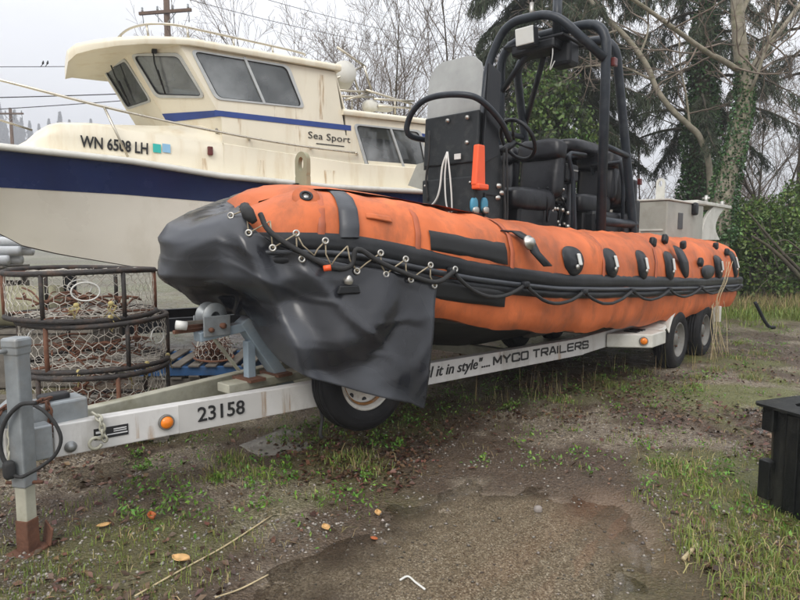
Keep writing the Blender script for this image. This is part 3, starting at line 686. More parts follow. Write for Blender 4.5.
# grey scratched windscreen, rounded top corners
zs0, zs1 = 2.56, 3.2
def scr(l, z): return (t1 - .03 - (z - zs0) * .10, l, z)
poly = [scr(-.30, zs0), scr(.30, zs0), scr(.31, 3.03), scr(.29, 3.10), scr(.22, 3.16), scr(.14, 3.19), scr(-.16, 3.19), scr(-.23, 3.16), scr(-.29, 3.10), scr(-.31, 3.02)]
MB().prism(poly, (-.015, 0, 0)).build('windscreen', M['screen'], console, bevel=.004)
for (l, z) in ((-.02, 2.62), (.2, 2.62), (.2, 2.40)):
    MB().lathe([(.001, .02), (.018, .016), (.02, 0)], (t1 - .005, l, z), (1, 0, 0), 12).build('bolt', M['steel'], console)
# grab rail wrapping the console
gr = [(2.62, -.36, 2.5), (2.98, -.40, 2.52), (3.03, -.36, 2.66), (3.05, -.2, 2.78), (3.05, 0, 2.81), (3.0, .24, 2.79), (2.9, .36, 2.74), (2.65, .40, 2.60), (2.45, .38, 2.45)]
MB().tube(smoothline(gr, 6), .028, 10).build('grab_rail', M['cage'], console)
# wheel on the helm side
wc = Vector((2.18, .30, 2.5)); wa = Vector((-.8, 0.25, .55)).normalized(); wu = wa.orthogonal().normalized(); wv2 = wa.cross(wu)
whl = MB(); whl.tube([wc + (wu * math.cos(a) + wv2 * math.sin(a)) * .21 for a in np.linspace(0, 2 * math.pi, 28, endpoint=False)], .02, 8, closed=True)
for k in range(3):
    a = k * 2 * math.pi / 3 + .4; whl.tube([wc - wa * .05, wc + (wu * math.cos(a) + wv2 * math.sin(a)) * .2], .014, 6)
whl.build('steering_wheel', M['black_paint'], console)
MB().tube([wc - wa * .06, wc - wa * .25], .035, 10).build('wheel_hub', M['black_paint'], console)
# orange flare box on the side
fl = BF.loc(477, 170, l=.30); 
o_ = MB(); o_.prism([(fl.x + .075, .285, fl.z - .14), (fl.x - .075, .285, fl.z - .14), (fl.x - .06, .285, fl.z + .22), (fl.x + .04, .285, fl.z + .22)], (0, .06, 0)); orb = o_.build('orange_holder', M['orange_new'], console, bevel=.012)
MB().box((fl.x - .01, .33, fl.z - .15), (.16, .085, .05)).build('holder_base', M['orange_new'], console, bevel=.012)
for px in (474, 484):
    c = BF.loc(px, 205, l=.285); cap = MB().sell(c, (.10, .05, .14), .8).build('blue_cap', M['blue_cap'], console)
    MB().sell(c + Vector((0, .02, -.05)), (.085, .04, .07), .7).build('cap_latch', M['steel'], console)
for (px, y) in ((498, 186), (501, 193), (497, 198)):
    c = BF.loc(px, y, l=.285); MB().lathe([(.001, .03), (.02, .028), (.028, 0)], c, (0, 1, 0), 12).build('switch', M['steel'], console)
MB().box((2.55, .286, 1.95), (.34, .012, .02)).box((2.55, .286, 1.5), (.34, .012, .02)).box((2.385, .286, 1.72), (.02, .012, .47)).box((2.715, .286, 1.72), (.02, .012, .47)).build('side_hatch', M['black_paint'], console, bevel=.003)
MB().tube(smoothline([(2.42, .30, 2.35), (2.44, .31, 2.1), (2.40, .31, 1.8), (2.42, .31, 1.5)], 5), .013, 7).tube(smoothline([(2.38, .30, 2.4), (2.39, .32, 2.15), (2.36, .31, 1.85), (2.37, .31, 1.45)], 5), .010, 7).build('conduit', M['rope'], console)
MB().box((t1 + .03, .12, 2.28), (.012, .07, .05)).build('number_tag', M['white_plastic'], console, bevel=.002)
for (l, z) in ((-.26, 2.04), (.26, 2.04), (-.26, 1.6), (.26, 1.6)): MB().lathe([(.001, .012), (.012, .01), (.014, 0)], (t1 + .028, l, z), (1, 0, 0), 10).build('bolt', M['steel'], console)
MB().tube(smoothline([(t1 + .02, -.22, 2.55), (t1 + .05, -.2, 2.3), (t1 + .04, -.24, 2.1), (t1 + .035, -.22, 1.9)], 5), .011, 7).build('conduit', M['rope'], console)
# white rope and shackle hung on the front
rp = [(t1 + .05, .02, 2.33), (t1 + .06, -.03, 2.2), (t1 + .06, -.06, 2.0), (t1 + .06, -.12, 1.88), (t1 + .05, -.27, 1.8), (t1 + .02, -.33, 1.8)]
hrope = MB().tube(smoothline(rp, 5), .010, 7).tube(smoothline([(t1 + .05, .02, 2.33), (t1 + .06, .06, 2.1), (t1 + .06, .08, 1.9), (t1 + .05, .07, 1.76), (t1 + .06, .02, 1.85), (t1 + .06, .0, 2.1), (t1 + .06, .02, 2.3)], 5), .008, 7).build('hanging_rope', M['white_plastic'], console)
MB().tube([(t1 + .06, .05 + .03 * math.cos(a), 1.72 + .045 * math.sin(a)) for a in np.linspace(0, 6.28, 14)], .009, 6).build('shackle', M['steel'], console)
# grey plate beside the console on the far side
MB().prism([(2.75, -.34, 2.0), (2.75, -.62, 2.08), (2.75, -.5, 2.28), (2.75, -.34, 2.3)], (-.02, 0, 0)).build('side_plate', M['grey_grp'], console)
# ------------------------------------------------ roll cage
cage = bpy.data.objects.new('roll_cage', None); COL.objects.link(cage); cage.parent = boat
CM = M['cage']
def tubeobj(pts, r, name, rad=.18): return MB().tube(rounded(pts, rad, 6), r, 12).build(name, CM, cage)
zf = 1.2
tubeobj([(1.0, .65, zf), (1.0, .65, 3.86), (1.02, -.65, 3.86), (1.02, -.65, zf)], .052, 'main_hoop', .30)
tubeobj([(.02, .66, zf), (.12, .66, 1.75), (.72, .62, 3.76), (.74, -.62, 3.76), (.12, -.66, 1.75), (.02, -.66, zf)], .050, 'rear_hoop', .25)
tubeobj([(1.50, -.66, zf), (1.42, -.66, 2.9), (1.30, -.64, 3.6), (1.28, -.42, 4.0), (1.26, .16, 3.98), (1.04, .65, 3.45)], .048, 'front_hoop', .20)
tubeobj([(1.02, -.65, 3.3), (1.2, -.05, 3.78)], .034, 'brace')
tubeobj([(.45, -.64, 3.0), (1.05, .0, 3.8)], .034, 'brace')
tubeobj([(1.4, -.66, 2.85), (.45, -.65, 2.85)], .034, 'brace')
tubeobj([(1.0, .65, 2.55), (.3, .66, 2.5)], .034, 'brace')
tubeobj([(1.0, .63, 1.74), (.05, .66, 1.72)], .05, 'foot_bar')
pl = MB().box((1.0, -.1, 3.74), (.5, .75, .03)).build('equipment_shelf', M['black_paint'], cage, bevel=.01)
MB().box((.95, .14, 3.60), (.24, .26, .26)).build('radio_box', M['black_paint'], cage, bevel=.04)
MB().box((1.1, -.1, 3.68), (.3, .55, .12)).build('wiring_tray', M['black_paint'], cage, bevel=.03)
MB().tube(smoothline([(1.2, .12, 3.7), (1.22, .14, 3.55), (1.2, .1, 3.4), (1.15, .13, 3.5)], 5), .006, 5).build('loose_cable', M['white_plastic'], cage)
c = BF.loc(527, 38, t=1.36)
lb = MB().box(c, (.1, .24, .2), Matrix.Rotation(.15, 3, 'Y')).build('floodlight', M['black_paint'], boat, bevel=.015)
MB().box(c + Vector((.055, 0, .008)), (.02, .22, .18), Matrix.Rotation(.15, 3, 'Y')).build('floodlight_lens', M['white_plastic'], lb, bevel=.01)
MB().tube([(1.28, -.1, 3.98), (1.27, -.1, 4.14)], .022, 8).tube([(1.27, -.1, 4.14), (1.25, -.1, 4.5)], .006, 6).build('whip_antenna', M['steel'], cage)
MB().tube([(1.1, .12, 3.8), (1.1, .12, 4.2)], .05, 10).tube([(1.1, .12, 4.2), (1.1, .12, 4.75)], .035, 10).build('light_mast', M['cage'], cage)
MB().box((.93, .71, 3.42), (.08, .05, .09)).build('side_lamp', M['redlamp'], cage, bevel=.01)
for (t, l) in ((1.0, .65), (1.02, -.65), (.02, .66), (.02, -.66)):
    MB().lathe([(.11, 0), (.11, .02), (.06, .03), (.058, .06)], (t, l, 1.22), (0, 0, 1), 16).build('foot_flange', CM, cage)
# ------------------------------------------------ jockey seats
def seat(t, l, zs, bw, cover_hi, name='jockey_seat'):
    s = bpy.data.objects.new(name, None); COL.objects.link(s); s.parent = boat
    MB().prism([(t - .42, l - .17, 1.1), (t + .42, l - .17, 1.1), (t + .38, l - .17, zs - .12), (t - .32, l - .17, zs - .12)], (0, .34, 0)).build('pod', M['black_paint'], s, bevel=.03)
    MB().sell((t + .05, l, zs - .04), (.84, bw, .24), .4).build('cushion', M['vinyl'], s)
    b = MB().sell((t - .36, l, zs + .26), (.20, bw + .06, .56), .42, Matrix.Rotation(-.16, 3, 'Y')).sell((t - .35, l, zs + .50), (.24, bw + .1, .22), .45, Matrix.Rotation(-.16, 3, 'Y'))
    o = b.build('backrest', M['vinyl'], s)
    for vtx in o.data.vertices:
        q = vtx.co; d = .018 * N3(q.x * 7, q.y * 7, q.z * 7) + .008 * N3(q.x * 17, q.y * 17, q.z * 17 + t); vtx.co = q + vtx.normal * d
    return s
seat(1.78, .16, 1.98, .42, 0); seat(1.75, -.42, 1.98, .42, 0)
seat(.35, .16, 2.0, .42, 0); seat(.32, -.42, 2.0, .42, 0)
def grab_frame(t, l, zt_, w_, name='grab_frame'):
    g = MB()
    for e in (-1, 1): g.tube(rounded([(t - .05, l + e * w_ / 2, 1.15), (t, l + e * w_ / 2, zt_ - .25), (t + .14, l + e * w_ / 2, zt_), (t - .28, l + e * w_ / 2, zt_ + .02)], .1, 5), .024, 8)
    g.tube([(t + .12, l - w_ / 2, zt_ - .03), (t + .12, l + w_ / 2, zt_ - .03)], .024, 8); g.tube([(t - .28, l - w_ / 2, zt_ + .02), (t - .28, l + w_ / 2, zt_ + .02)], .024, 8)
    return g.build(name, M['cage'], boat)
grab_frame(1.18, .2, 2.46, .40); grab_frame(2.2, -.45, 2.3, .36)
grab_frame(.0, .3, 2.5, .36)
ib_ = MB().box((1.15, .22, 2.26), (.26, .34, .2)).build('instrument_pod', M['black_paint'], boat, bevel=.03)
MB().box((1.15, .395, 2.29), (.18, .01, .015)).build('vent_slot', M['steel'], ib_)
MB().prism([(.86, .30, 1.2), (1.12, .30, 1.2), (1.14, .30, 2.15), (1.0, .30, 2.2)], (0, .04, 0)).build('side_panel', M['rubber_grey'], boat, bevel=.008)
MB().sell((.22, -.1, 2.66), (.95, .55, .2), .55).build('padded_headrest', M['vinyl'], boat)
MB().sell((-.22, .12, 2.3), (.45, .6, .75), .55).build('covered_engine', M['vinyl'], boat)
MB().box((.1, 0, 1.5), (1.2, .9, .75)).build('seat_plinth', M['black_paint'], boat, bevel=.04)
# cables and gear between the seats
tg = MB(); rr = random.Random(3)
for k in range(34):
    a = Vector((rr.uniform(1.1, 1.6), rr.uniform(.1, .34), rr.uniform(1.55, 2.2))); b = a + Vector((rr.uniform(-.25, .25), rr.uniform(-.05, .1), rr.uniform(-.45, -.05))); c2 = b + Vector((rr.uniform(-.2, .2), rr.uniform(-.05, .08), rr.uniform(-.3, .3)))
    tg.tube(smoothline([a, b, c2], 4), rr.uniform(.006, .014), 5)
tg.build('cable_tangle', M['black_paint'], boat)
fit = MB()
for k in range(16):
    c = Vector((rr.uniform(1.05, 1.55), rr.uniform(.25, .40), rr.uniform(1.6, 2.15))); fit.sell(c, (rr.uniform(.02, .05),) * 3, .7, n=8, m=6)
fit.build('gear_fittings', M['steel'], boat)
for (t, l, z, dx, dy, dz) in ((1.55, .2, 1.55, .3, .3, .6), (-.45, .35, 1.7, .2, .3, .7), (-.35, .45, 2.15, .12, .12, .3)):
    MB().box((t, l, z), (dx, dy, dz)).build('locker', M['black_paint'], boat, bevel=.03)
MB().box((-.48, .5, 2.28), (.06, .05, .08)).build('red_tag', M['redlamp'], boat, bevel=.01)
# ------------------------------------------------ grey engine box, stern wing and aft lifting eye
eb = MB(); A_ = BF.loc(668, 200, l=.5); B_ = BF.loc(704, 203, l=.5)
tf, ta, zt_ = A_.x, B_.x, A_.z
eb.prism([(tf, -.62, 1.2), (tf, .5, 1.2), (tf, .5, zt_), (tf, -.62, zt_)], (ta - tf, 0, 0)); ebo = eb.build('engine_box', M['grey_grp'], boat, bevel=.02)
MB().box((tf + .004, -.08, zt_ - .42), (.02, 1.06, .025)).box((tf + .004, .12, zt_ - .7), (.02, .025, .52)).build('box_trim', M['pale_grp'], ebo)
MB().box(((tf + ta) / 2, -.06, zt_ + .012), (abs(ta - tf) + .04, 1.16, .025)).build('box_lid', M['pale_grp'], ebo, bevel=.006)
cdk = BF.loc(680, 221, l=.5); MB().box((cdk.x, .503, cdk.z), (.20, .02, .24)).build('dark_hatch', M['hull_dark'], ebo, bevel=.006)
cdk = BF.loc(693, 209, l=.5); MB().sell(cdk + Vector((0, .03, 0)), (.16, .08, .2), .5).build('hose_elbow', M['black_paint'], ebo)
lift_eye(660, 178, 203, .1, 'aft_lifting_eye', M['pale_grp'])
# stern wing: side cheek with a hollow after edge under a flat top
lw = .5; q = lambda x, y, l=lw: BF.loc(x, y, l=l)
edge = [q(728, 206), q(722, 212), q(717, 221), q(716, 230), q(720, 240)]
front = [q(714, 206), q(707, 216), q(703, 228), q(702, 240)]
cheek = MB().prism(edge[:1] + smoothline(edge, 4)[1:] + smoothline(front, 4)[::-1], (0, -.05, 0)).build('stern_cheek', M['pale_grp'], boat, bevel=.006)
MB().prism([p_ + Vector((0, -1.05, 0)) for p_ in (smoothline(edge, 4) + smoothline(front, 4)[::-1])], (0, -.05, 0)).build('stern_cheek', M['pale_grp'], boat, bevel=.006)
zt2 = q(715, 205).z; ts0, ts1 = q(696, 205).x, q(730, 205).x
MB().box(((ts0 + ts1) / 2, -.03, zt2), (abs(ts1 - ts0), 1.12, .06)).build('stern_shelf', M['pale_grp'], boat, bevel=.012)
MB().box((ts0 - .35, -.03, 1.55), (.05, 1.0, .95)).box((ts0 - .2, -.03, zt2 - .4), (.35, .98, .03)).build('stern_locker', M['grey_grp'], boat)
c = q(708, 222); MB().box((ts0 - .31, .12, c.z), (.03, .22, .14)).build('locker_plate', M['pale_grp'], boat, bevel=.008)
cl = BF.loc(706, 201, l=.3); MB().tube([cl + Vector((0, 0, -.08)), cl + Vector((0, 0, .1))], .03, 10).tube([cl + Vector((0, -.06, .05)), cl + Vector((0, .06, .05))], .018, 8).build('cleat', M['steel'], boat)
cl = BF.loc(722, 204, l=.3); MB().lathe([(.04, -.05), (.04, .03), (.03, .05), (.001, .06)], cl, (0, 0, 1), 12).build('cleat', M['steel'], boat)

# ================================================================== trailer
tr = thing('boat_trailer', 'white V shaped boat trailer with a spare wheel and black lettering, carrying the rescue boat', 'trailer', BF.w(0, 0, 0), BF.rz)
BH, BW, ZC = .17, .08, .485
tk, lk, ta_, la_ = 1.8, .87, 6.33, .12
def beam_l(t): return la_ + (lk - la_) * (ta_ - t) / (ta_ - tk)
for e, nm in ((1, 'side_beam'), (-1, 'side_beam')):
    m = M['beam'] if e > 0 else M['galv_dirty']
    b = MB().bar((ta_, e * (la_ - BW / 2), ZC), (tk, e * (lk - BW / 2), ZC), BW, BH)
    b.build(nm, m, tr, bevel=.006)
    MB().bar((tk + .02, e * (lk - BW / 2 - .004), ZC + .004), (-1.9, e * (lk - BW / 2 + .01), ZC + .03), BW, BH).build('rear_beam', m, tr, bevel=.006)
for (t, nm) in ((4.5, 'cross_beam'), (2.6, 'cross_beam'), (.6, 'cross_beam'), (-1.7, 'cross_beam')):
    MB().bar((t, -beam_l(max(t, tk)) + .08, ZC - .02), (t, beam_l(max(t, tk)) - .08, ZC - .02), .08, .1).build(nm, M['galv_dirty'], tr, bevel=.005)
for l in (-.45, .45): MB().bar((2.2, l, .60), (-1.9, l, .60), .09, .06).build('bunk', M['wood_grey'], tr, bevel=.01)
for t in (-.14, -1.22): MB().tube([(t, -1.0, .35), (t, 1.0, .35)], .035, 10).build('axle', M['galv'], tr)
# panels of duller paint and lettering on the near beam: bd = beam direction (towards the stern)
bd = Vector((tk - ta_, lk - la_, 0)).normalized(); bn = Vector((-bd.y, bd.x, 0)); bn = bn if bn.y > 0 else -bn
def on_beam(px, lift=0.0):
    """point of the beam's outer face at picture column px (beam bottom)"""
    d = ray(px, 400); Q = CAMP - BF.o; q2 = np.array((Q @ BF.a, Q @ BF.p)); d2 = np.array((d @ BF.a, d @ BF.p))
    A_m = np.array([[d2[0], -bd.x], [d2[1], -bd.y]]); k = np.linalg.solve(A_m, np.array((ta_, la_)) - q2)
    s = k[1]; return Vector((ta_, la_, ZC - BH / 2)) + bd * s + bn * lift
def beam_panel(px0, px1, z0, z1, m, name, lift=.003, bevel=0):
    a, b = on_beam(px0), on_beam(px1)
    return MB().prism([a + Vector((0, 0, z0)), b + Vector((0, 0, z0)), b + Vector((0, 0, z1)), a + Vector((0, 0, z1))], bn * lift).build(name, m, tr, bevel=bevel)
beam_panel(178, 265, .002, BH - .002, M['beam_dull'], 'number_panel')
idp = beam_panel(92, 127, .055, .115, M['ink'], 'maker_plate', .005, .001)
for (px0, px1, z0, z1) in ((94, 103, .088, .1), (112, 125, .096, .102), (112, 125, .085, .09), (105, 126, .07, .076), (94, 100, .07, .076)):
    a, b = on_beam(px0, .005), on_beam(px1, .005)
    MB().prism([a + Vector((0, 0, z0)), b + Vector((0, 0, z0)), b + Vector((0, 0, z1)), a + Vector((0, 0, z1))], bn * .001).build('plate_print', M['white_ink'], idp)
a, b = on_beam(197, .003), on_beam(244, .003)
num = lettering('number', '23158', M['ink'], a + Vector((0, 0, .052)), b - a, (0, 0, 1), .085, tr, width=(b - a).length, bold=.012)
for px in (202.5, 212, 231, 240.5):      # stencil bridges
    a = on_beam(px, .0065); MB().prism([a + Vector((0, 0, .045)) - bd * .0025, a + Vector((0, 0, .045)) + bd * .0025, a + Vector((0, 0, .145)) + bd * .0025, a + Vector((0, 0, .145)) - bd * .0025], bn * .001).build('stencil_gap', M['beam_dull'], num)
a, b = on_beam(406, .002), on_beam(489, .002)
lettering('slogan', '"Haul it in style"....', M['ink'], a + Vector((0, 0, .06)), b - a, (0, 0, 1), .085, tr, width=(b - a).length, shear=.28, bold=.006)
a, b = on_beam(493, .002), on_beam(586, .002)
STROKES = {'M': [[(0, 0), (0, 1), (.5, .25), (1, 1), (1, 0)]], 'Y': [[(0, 1), (.5, .48), (1, 1)], [(.5, .5), (.5, 0)]], 'C': [[(1, .72), (1, 1), (0, 1), (0, 0), (1, 0), (1, .28)]], 'O': [[(.5, 0), (1, 0), (1, 1), (0, 1), (0, 0), (.5, 0)]],
           'T': [[(0, 1), (1, 1)], [(.5, 1), (.5, 0)]], 'R': [[(0, 0), (0, 1), (1, 1), (1, .48), (0, .48)], [(.45, .48), (1, 0)]], 'A': [[(0, 0), (.42, 1), (.58, 1), (1, 0)], [(.2, .32), (.8, .32)]], 'I': [[(.5, 0), (.5, 1)]], 'L': [[(0, 1), (0, 0), (1, 0)]],
           'E': [[(1, 1), (0, 1), (0, 0), (1, 0)], [(0, .5), (.9, .5)]], 'S': [[(1, .74), (1, 1), (0, 1), (0, .52), (1, .48), (1, 0), (0, 0), (0, .26)]]}
def block_letters(name, text, m, O, X, height, width, parent, sw=.2):
    """extended block capitals drawn as flat strokes"""
    adv = {'I': .45, ' ': .5}; tot = sum(adv.get(ch, 1.32) for ch in text) - .32; k = width / tot; mb = MB(); x = 0; X = Vector(X).normalized(); Z = Vector((0, 0, 1))
    for ch in text:
        w_ = {'I': 0.0}.get(ch, 1.0)
        for st_ in STROKES.get(ch, ()):
            P_ = rounded([Vector((q[0] * w_ * k + x * k, q[1] * (height - sw * height) + sw * height / 2, 0)) for q in st_], height * .16, 3) if ch in 'COSR' else [Vector((q[0] * w_ * k + x * k, q[1] * (height - sw * height) + sw * height / 2, 0)) for q in st_]
            for n_, (p_, q_) in enumerate(zip(P_[:-1], P_[1:])):
                d_ = (q_ - p_).normalized(); e_ = Vector((-d_.y, d_.x, 0)) * sw * height * (.62 if abs(d_.y) > .5 else .5); p2, q2 = p_ - d_ * sw * height * .22, q_ + d_ * sw * height * .22
                lift = .002 + .0002 * n_
                mb.add([O + X * v.x + Z * v.y + bn * lift for v in (p2 - e_, q2 - e_, q2 + e_, p2 + e_)], [(0, 1, 2, 3)])
        x += adv.get(ch, 1.32)
    return mb.build(name, m, parent)
block_letters('maker_name', 'MYCO TRAILERS', M['ink'], a + Vector((0, 0, .058)), b - a, .082, (b - a).length, tr)
def marker(c, nrm, parent, r=.042):
    o = MB().lathe([(.001, 0), (r, 0), (r, .018), (r * .82, .022), (r * .80, .01)], c, nrm, 28).build('marker_light', M['rim_grey'], parent)
    MB().lathe([(r * .8, .01), (r * .78, .024), (r * .5, .034), (.001, .037)], c, nrm, 28).build('lens', M['amber'], o)
marker(on_beam(165, .002) + Vector((0, 0, .085)), bn, tr, .044)
c = on_beam(68, .002) + Vector((0, 0, .045))
MB().lathe([(.03, 0), (.03, .006), (.018, .008), (.018, .02), (.001, .022)], c, bn, 18).build('bolt', M['galv'], tr)
# ------------------------------------------------ fenders
FR = .43
for e in (1, -1):
    li, lo = .86, 1.155; f = MB(); rows = []
    prof = [(.95 , .545), (.42, .55), (.33, .575)] + [(-.14 + .40 * math.cos(a) , .37 + .40 * math.sin(a)) for a in np.linspace(.35, math.pi / 2, 7)] + [(-1.22 + .40 * math.cos(a), .37 + .40 * math.sin(a)) for a in np.linspace(math.pi / 2, math.pi - .1, 8)]
    for (t, z) in prof: rows.append([(t, e * li, z), (t, e * lo * .5 + e * li * .5, z + .012), (t, e * lo, z), (t, e * (lo + .015), z - .035)])
    fo = f.grid(rows, smooth=False, flip=(e < 0)).build('fender', M['pale_grp'], tr, solid=.012)
    # step box ahead of the wheel
    MB().prism([(1.30, e * .88, .41), (1.03, e * 1.26, .41), (.62, e * 1.26, .41), (.62, e * .88, .41)], (0, 0, .145)).build('step', M['pale_grp'], fo, bevel=.012)
    for k in range(2): MB().box((1.0 - .16 * k, e * 1.03, .562), (.09, .14, .012)).build('tread_pad', M['rubber'], fo)
    MB().box((-1.72, e * 1.05, .52), (.06, .34, .22)).build('rear_bracket', M['pale_grp'], fo, bevel=.01)
    if e > 0:
        p0, p1 = Vector((1.30, .88, 0)), Vector((1.03, 1.26, 0)); dd = p1 - p0; nn = Vector((-dd.y, dd.x, 0)).normalized(); nn = nn if nn.x > 0 else -nn
        marker(p0 + dd * .80 + nn * .004 + Vector((0, 0, .485)), nn, tr, .045)
# ------------------------------------------------ wheels
def wheel(c, axis, r, wd, m_rim, parent=tr, name='wheel', rim_r=.205):
    ax = Vector(axis).normalized(); wq = bpy.data.objects.new(name, None); COL.objects.link(wq); wq.parent = parent; c = Vector(c)
    h = wd / 2
    prof = [(rim_r, -h * .8), (rim_r + .02, -h), (r * .86, -h * 1.02), (r * .96, -h * .86), (r * .99, -h * .6), (r, 0), (r * .99, h * .6), (r * .96, h * .86), (r * .86, h * 1.02), (rim_r + .02, h), (rim_r, h * .8), (rim_r - .02, 0)]
    # grooves
    P2 = []
    for k, q_ in enumerate(prof): P2.append(q_)
    ty = MB().lathe([(a, b) for a, b in P2], c, ax, 56, True)
    for g in (-.45, -.15, .15, .45): ty.lathe([(r * 1.0 - .002, h * (g - .1)), (r + .006, h * (g - .09)), (r + .006, h * (g + .09)), (r - .002, h * (g + .1))], c, ax, 56)
    for rr_ in (.78, .84): ty.lathe([(r * rr_ - .004, h * 1.005), (r * rr_, h * 1.04), (r * rr_ + .004, h * 1.005)], c, ax, 56)
    ty.build('tyre', M['tyre'], wq)
    rm = MB().lathe([(rim_r + .006, h * .86), (rim_r - .004, h * .95), (rim_r - .012, h * .9), (rim_r - .03, h * .45), (rim_r - .045, h * .34), (.13, h * .30), (.11, h * .42), (.075, h * .44), (.07, h * .62), (.05, h * .7), (.001, h * .72)], c, ax, 40)
    rmo = rm.build('rim', m_rim, wq)
    u = ax.orthogonal().normalized(); v = ax.cross(u); hl = MB(); bo = MB()
    for k in range(8):
        a = k * math.pi / 4; hl.lathe([(.001, h * .325), (.019, h * .325), (.019, h * .2)], c + (u * math.cos(a) + v * math.sin(a)) * .145, ax, 12)
    for k in range(5):
        a = k * 2 * math.pi / 5 + .3; bo.lathe([(.011, h * .40), (.011, h * .62), (.001, h * .64)], c + (u * math.cos(a) + v * math.sin(a)) * .092, ax, 6)
    hl.build('vent_holes', M['ink'], wq); bo.build('lug_nuts', M['rust'], wq)
    return wq
for t in (-.14, -1.22):
    for e in (1, -1): wheel((t, e * 1.07, .345), (0, e, 0), .35, .21, M['rim_grey'])
sc_ = on_beam(350, .13); wheel((sc_.x, sc_.y, .585), bn + Vector((0, 0, .06)), .345, .20, M['rim'], name='spare_wheel')
MB().lathe([(.176, .066), (.172, .070), (.160, .049), (.163, .046)], Vector((sc_.x, sc_.y, .585)), bn + Vector((0, 0, .06)), 40, True).build('rust_ring', M['rust_orange'], tr)
MB().bar(Vector((sc_.x, sc_.y, .585)) - bn * .12, Vector((sc_.x, sc_.y, .585)) - bn * .02, .07, .1).build('spare_bracket', M['galv'], tr)
MB().tube(smoothline([on_beam(318, .03) + Vector((0, 0, 0)), on_beam(319, .04) + Vector((0, 0, -.08)), on_beam(316, .05) + Vector((0, 0, -.17)), on_beam(318, .05) + Vector((0, 0, -.2))], 4), .012, 7).build('hanging_strap', M['rope'], tr)
# ------------------------------------------------ tongue box, coupler, jack
MB().box((6.36, 0, .605), (.42, .17, .15)).build('tongue_box', M['galv'], tr, bevel=.012)
MB().sell((6.29, .0, .69), (.15, .08, .05), .5).build('box_handle', M['ink'], tr)
MB().box((6.65, 0, .49), (.62, .16, .19)).build('coupler_sleeve', M['galv'], tr, bevel=.012)
MB().prism([(6.55, -.11, .40), (6.28, -.13, .40), (6.28, -.13, .53), (6.55, -.11, .60)], (0, .22, 0)).build('tongue_plate', M['beam'], tr, bevel=.004)
cp = MB().sell((6.95, 0, .56), (.3, .17, .2), .6).build('coupler', M['galv'], tr)
MB().bar((6.62, .05, .62), (6.45, .06, .76), .05, .035).lathe([(.02, -.03), (.02, .03), (.001, .03)], (6.45, .06, .76), (0, 1, 0), 12).build('coupler_latch', M['galv'], cp, bevel=.006)
jp = ground(29, 553); jl = np.array((jp - BF.o) @ BF.a), np.array((jp - BF.o) @ BF.p); jx, jy = float(jl[0]), float(jl[1])
jk = MB().box((jx, jy, .69), (.078, .078, .70), Matrix.Rotation(.5, 3, 'Z')).build('jack_post', M['galv'], tr, bevel=.008)
MB().box((jx, jy, 1.035), (.094, .094, .05), Matrix.Rotation(.5, 3, 'Z')).build('jack_cap', M['galv'], jk, bevel=.012)
MB().box((jx, jy, 1.0), (.086, .086, .045), Matrix.Rotation(.5, 3, 'Z')).build('jack_collar', M['galv'], jk, bevel=.008)
MB().box((jx, jy, .24), (.062, .062, .42), Matrix.Rotation(.5, 3, 'Z')).build('jack_leg', M['galv_dirty'], jk, bevel=.006)
ft = MB().box((jx, jy, .09), (.07, .07, .17), Matrix.Rotation(.5, 3, 'Z')).box((jx, jy, .014), (.16, .13, .014), Matrix.Rotation(.5, 3, 'Z'))
ft.prism([(jx - .085, jy - .05, .02), (jx - .085, jy + .05, .02), (jx - .10, jy + .05, .10), (jx - .10, jy - .05, .12)], (.01, 0, 0)); ft.build('jack_foot', M['rust'], jk, bevel=.004)
MB().tube([(jx + .06, jy - .06, .355), (jx - .06, jy + .06, .355)], .009, 6).build('jack_pin', M['rust'], jk)
MB().tube(rounded([(jx + .02, jy, 1.0), (jx + .12, jy + .02, 1.0), (jx + .13, jy + .02, .93), (jx + .13, jy + .02, .88)], .03, 4), .011, 8).build('jack_crank', M['galv'], jk)
MB().box((jx - .06, jy - .07, .52), (.16, .10, .17)).build('jack_bracket', M['galv'], tr, bevel=.008)
# chains
def chain(pts, r, m, name):
    P_ = smoothline(pts, 8); d = [0]
    for a, b in zip(P_[:-1], P_[1:]): d.append(d[-1] + (b - a).length)
    mb = MB(); step = r * 4.6; k = 0; s = 0
    while s < d[-1] - step * .5:
        def pos(x):
            j = min(max(0, int(np.searchsorted(d, x)) - 1), len(P_) - 2); f = (x - d[j]) / max(1e-6, d[j + 1] - d[j]); return P_[j].lerp(P_[j + 1], f)
        a, b = pos(s - r), pos(s + step + r); ax = (b - a).normalized(); u = ax.orthogonal().normalized()
        if k % 2: u = ax.cross(u)
        c = (a + b) / 2; L_ = (b - a).length / 2
        mb.tube([c + ax * (L_ * math.cos(q_)) + u * (r * 2.0 * math.sin(q_)) for q_ in np.linspace(0, 2 * math.pi, 12, endpoint=False)], r, 6, closed=True)
        s += step; k += 1
    return mb.build(name, m, tr)
pA = on_beam(98, .02)
chain([pA + Vector((0.02, -.03, .20)), pA + Vector((0, 0.02, .17)), pA + Vector((.0, .03, .1)), pA + Vector((-.01, .03, .06))], .0065, M['galv_dirty'], 'safety_chain')
MB().tube([pA + bd * (-.03 + .03 * math.cos(a)) + bn * .02 + Vector((0, 0, .05 + .03 * math.sin(a))) for a in np.linspace(.5, 6.0, 16)], .009, 7).build('chain_hook', M['galv_dirty'], tr)
chain([(6.35, .09, .69), (6.34, .10, .6), (6.33, .10, .52)], .0065, M['rust'], 'rusty_chain')
chain([(6.32, .05, .70), (6.45, .08, .69), (6.55, .09, .70), (6.60, .10, .60)], .006, M['rust'], 'rusty_chain')
chain([(6.52, .11, .62), (6.53, .13, .5), (6.54, .13, .36), (6.50, .13, .30), (6.47, .12, .40), (6.46, .10, .5)], .0075, M['galv_dirty'], 'safety_chain')
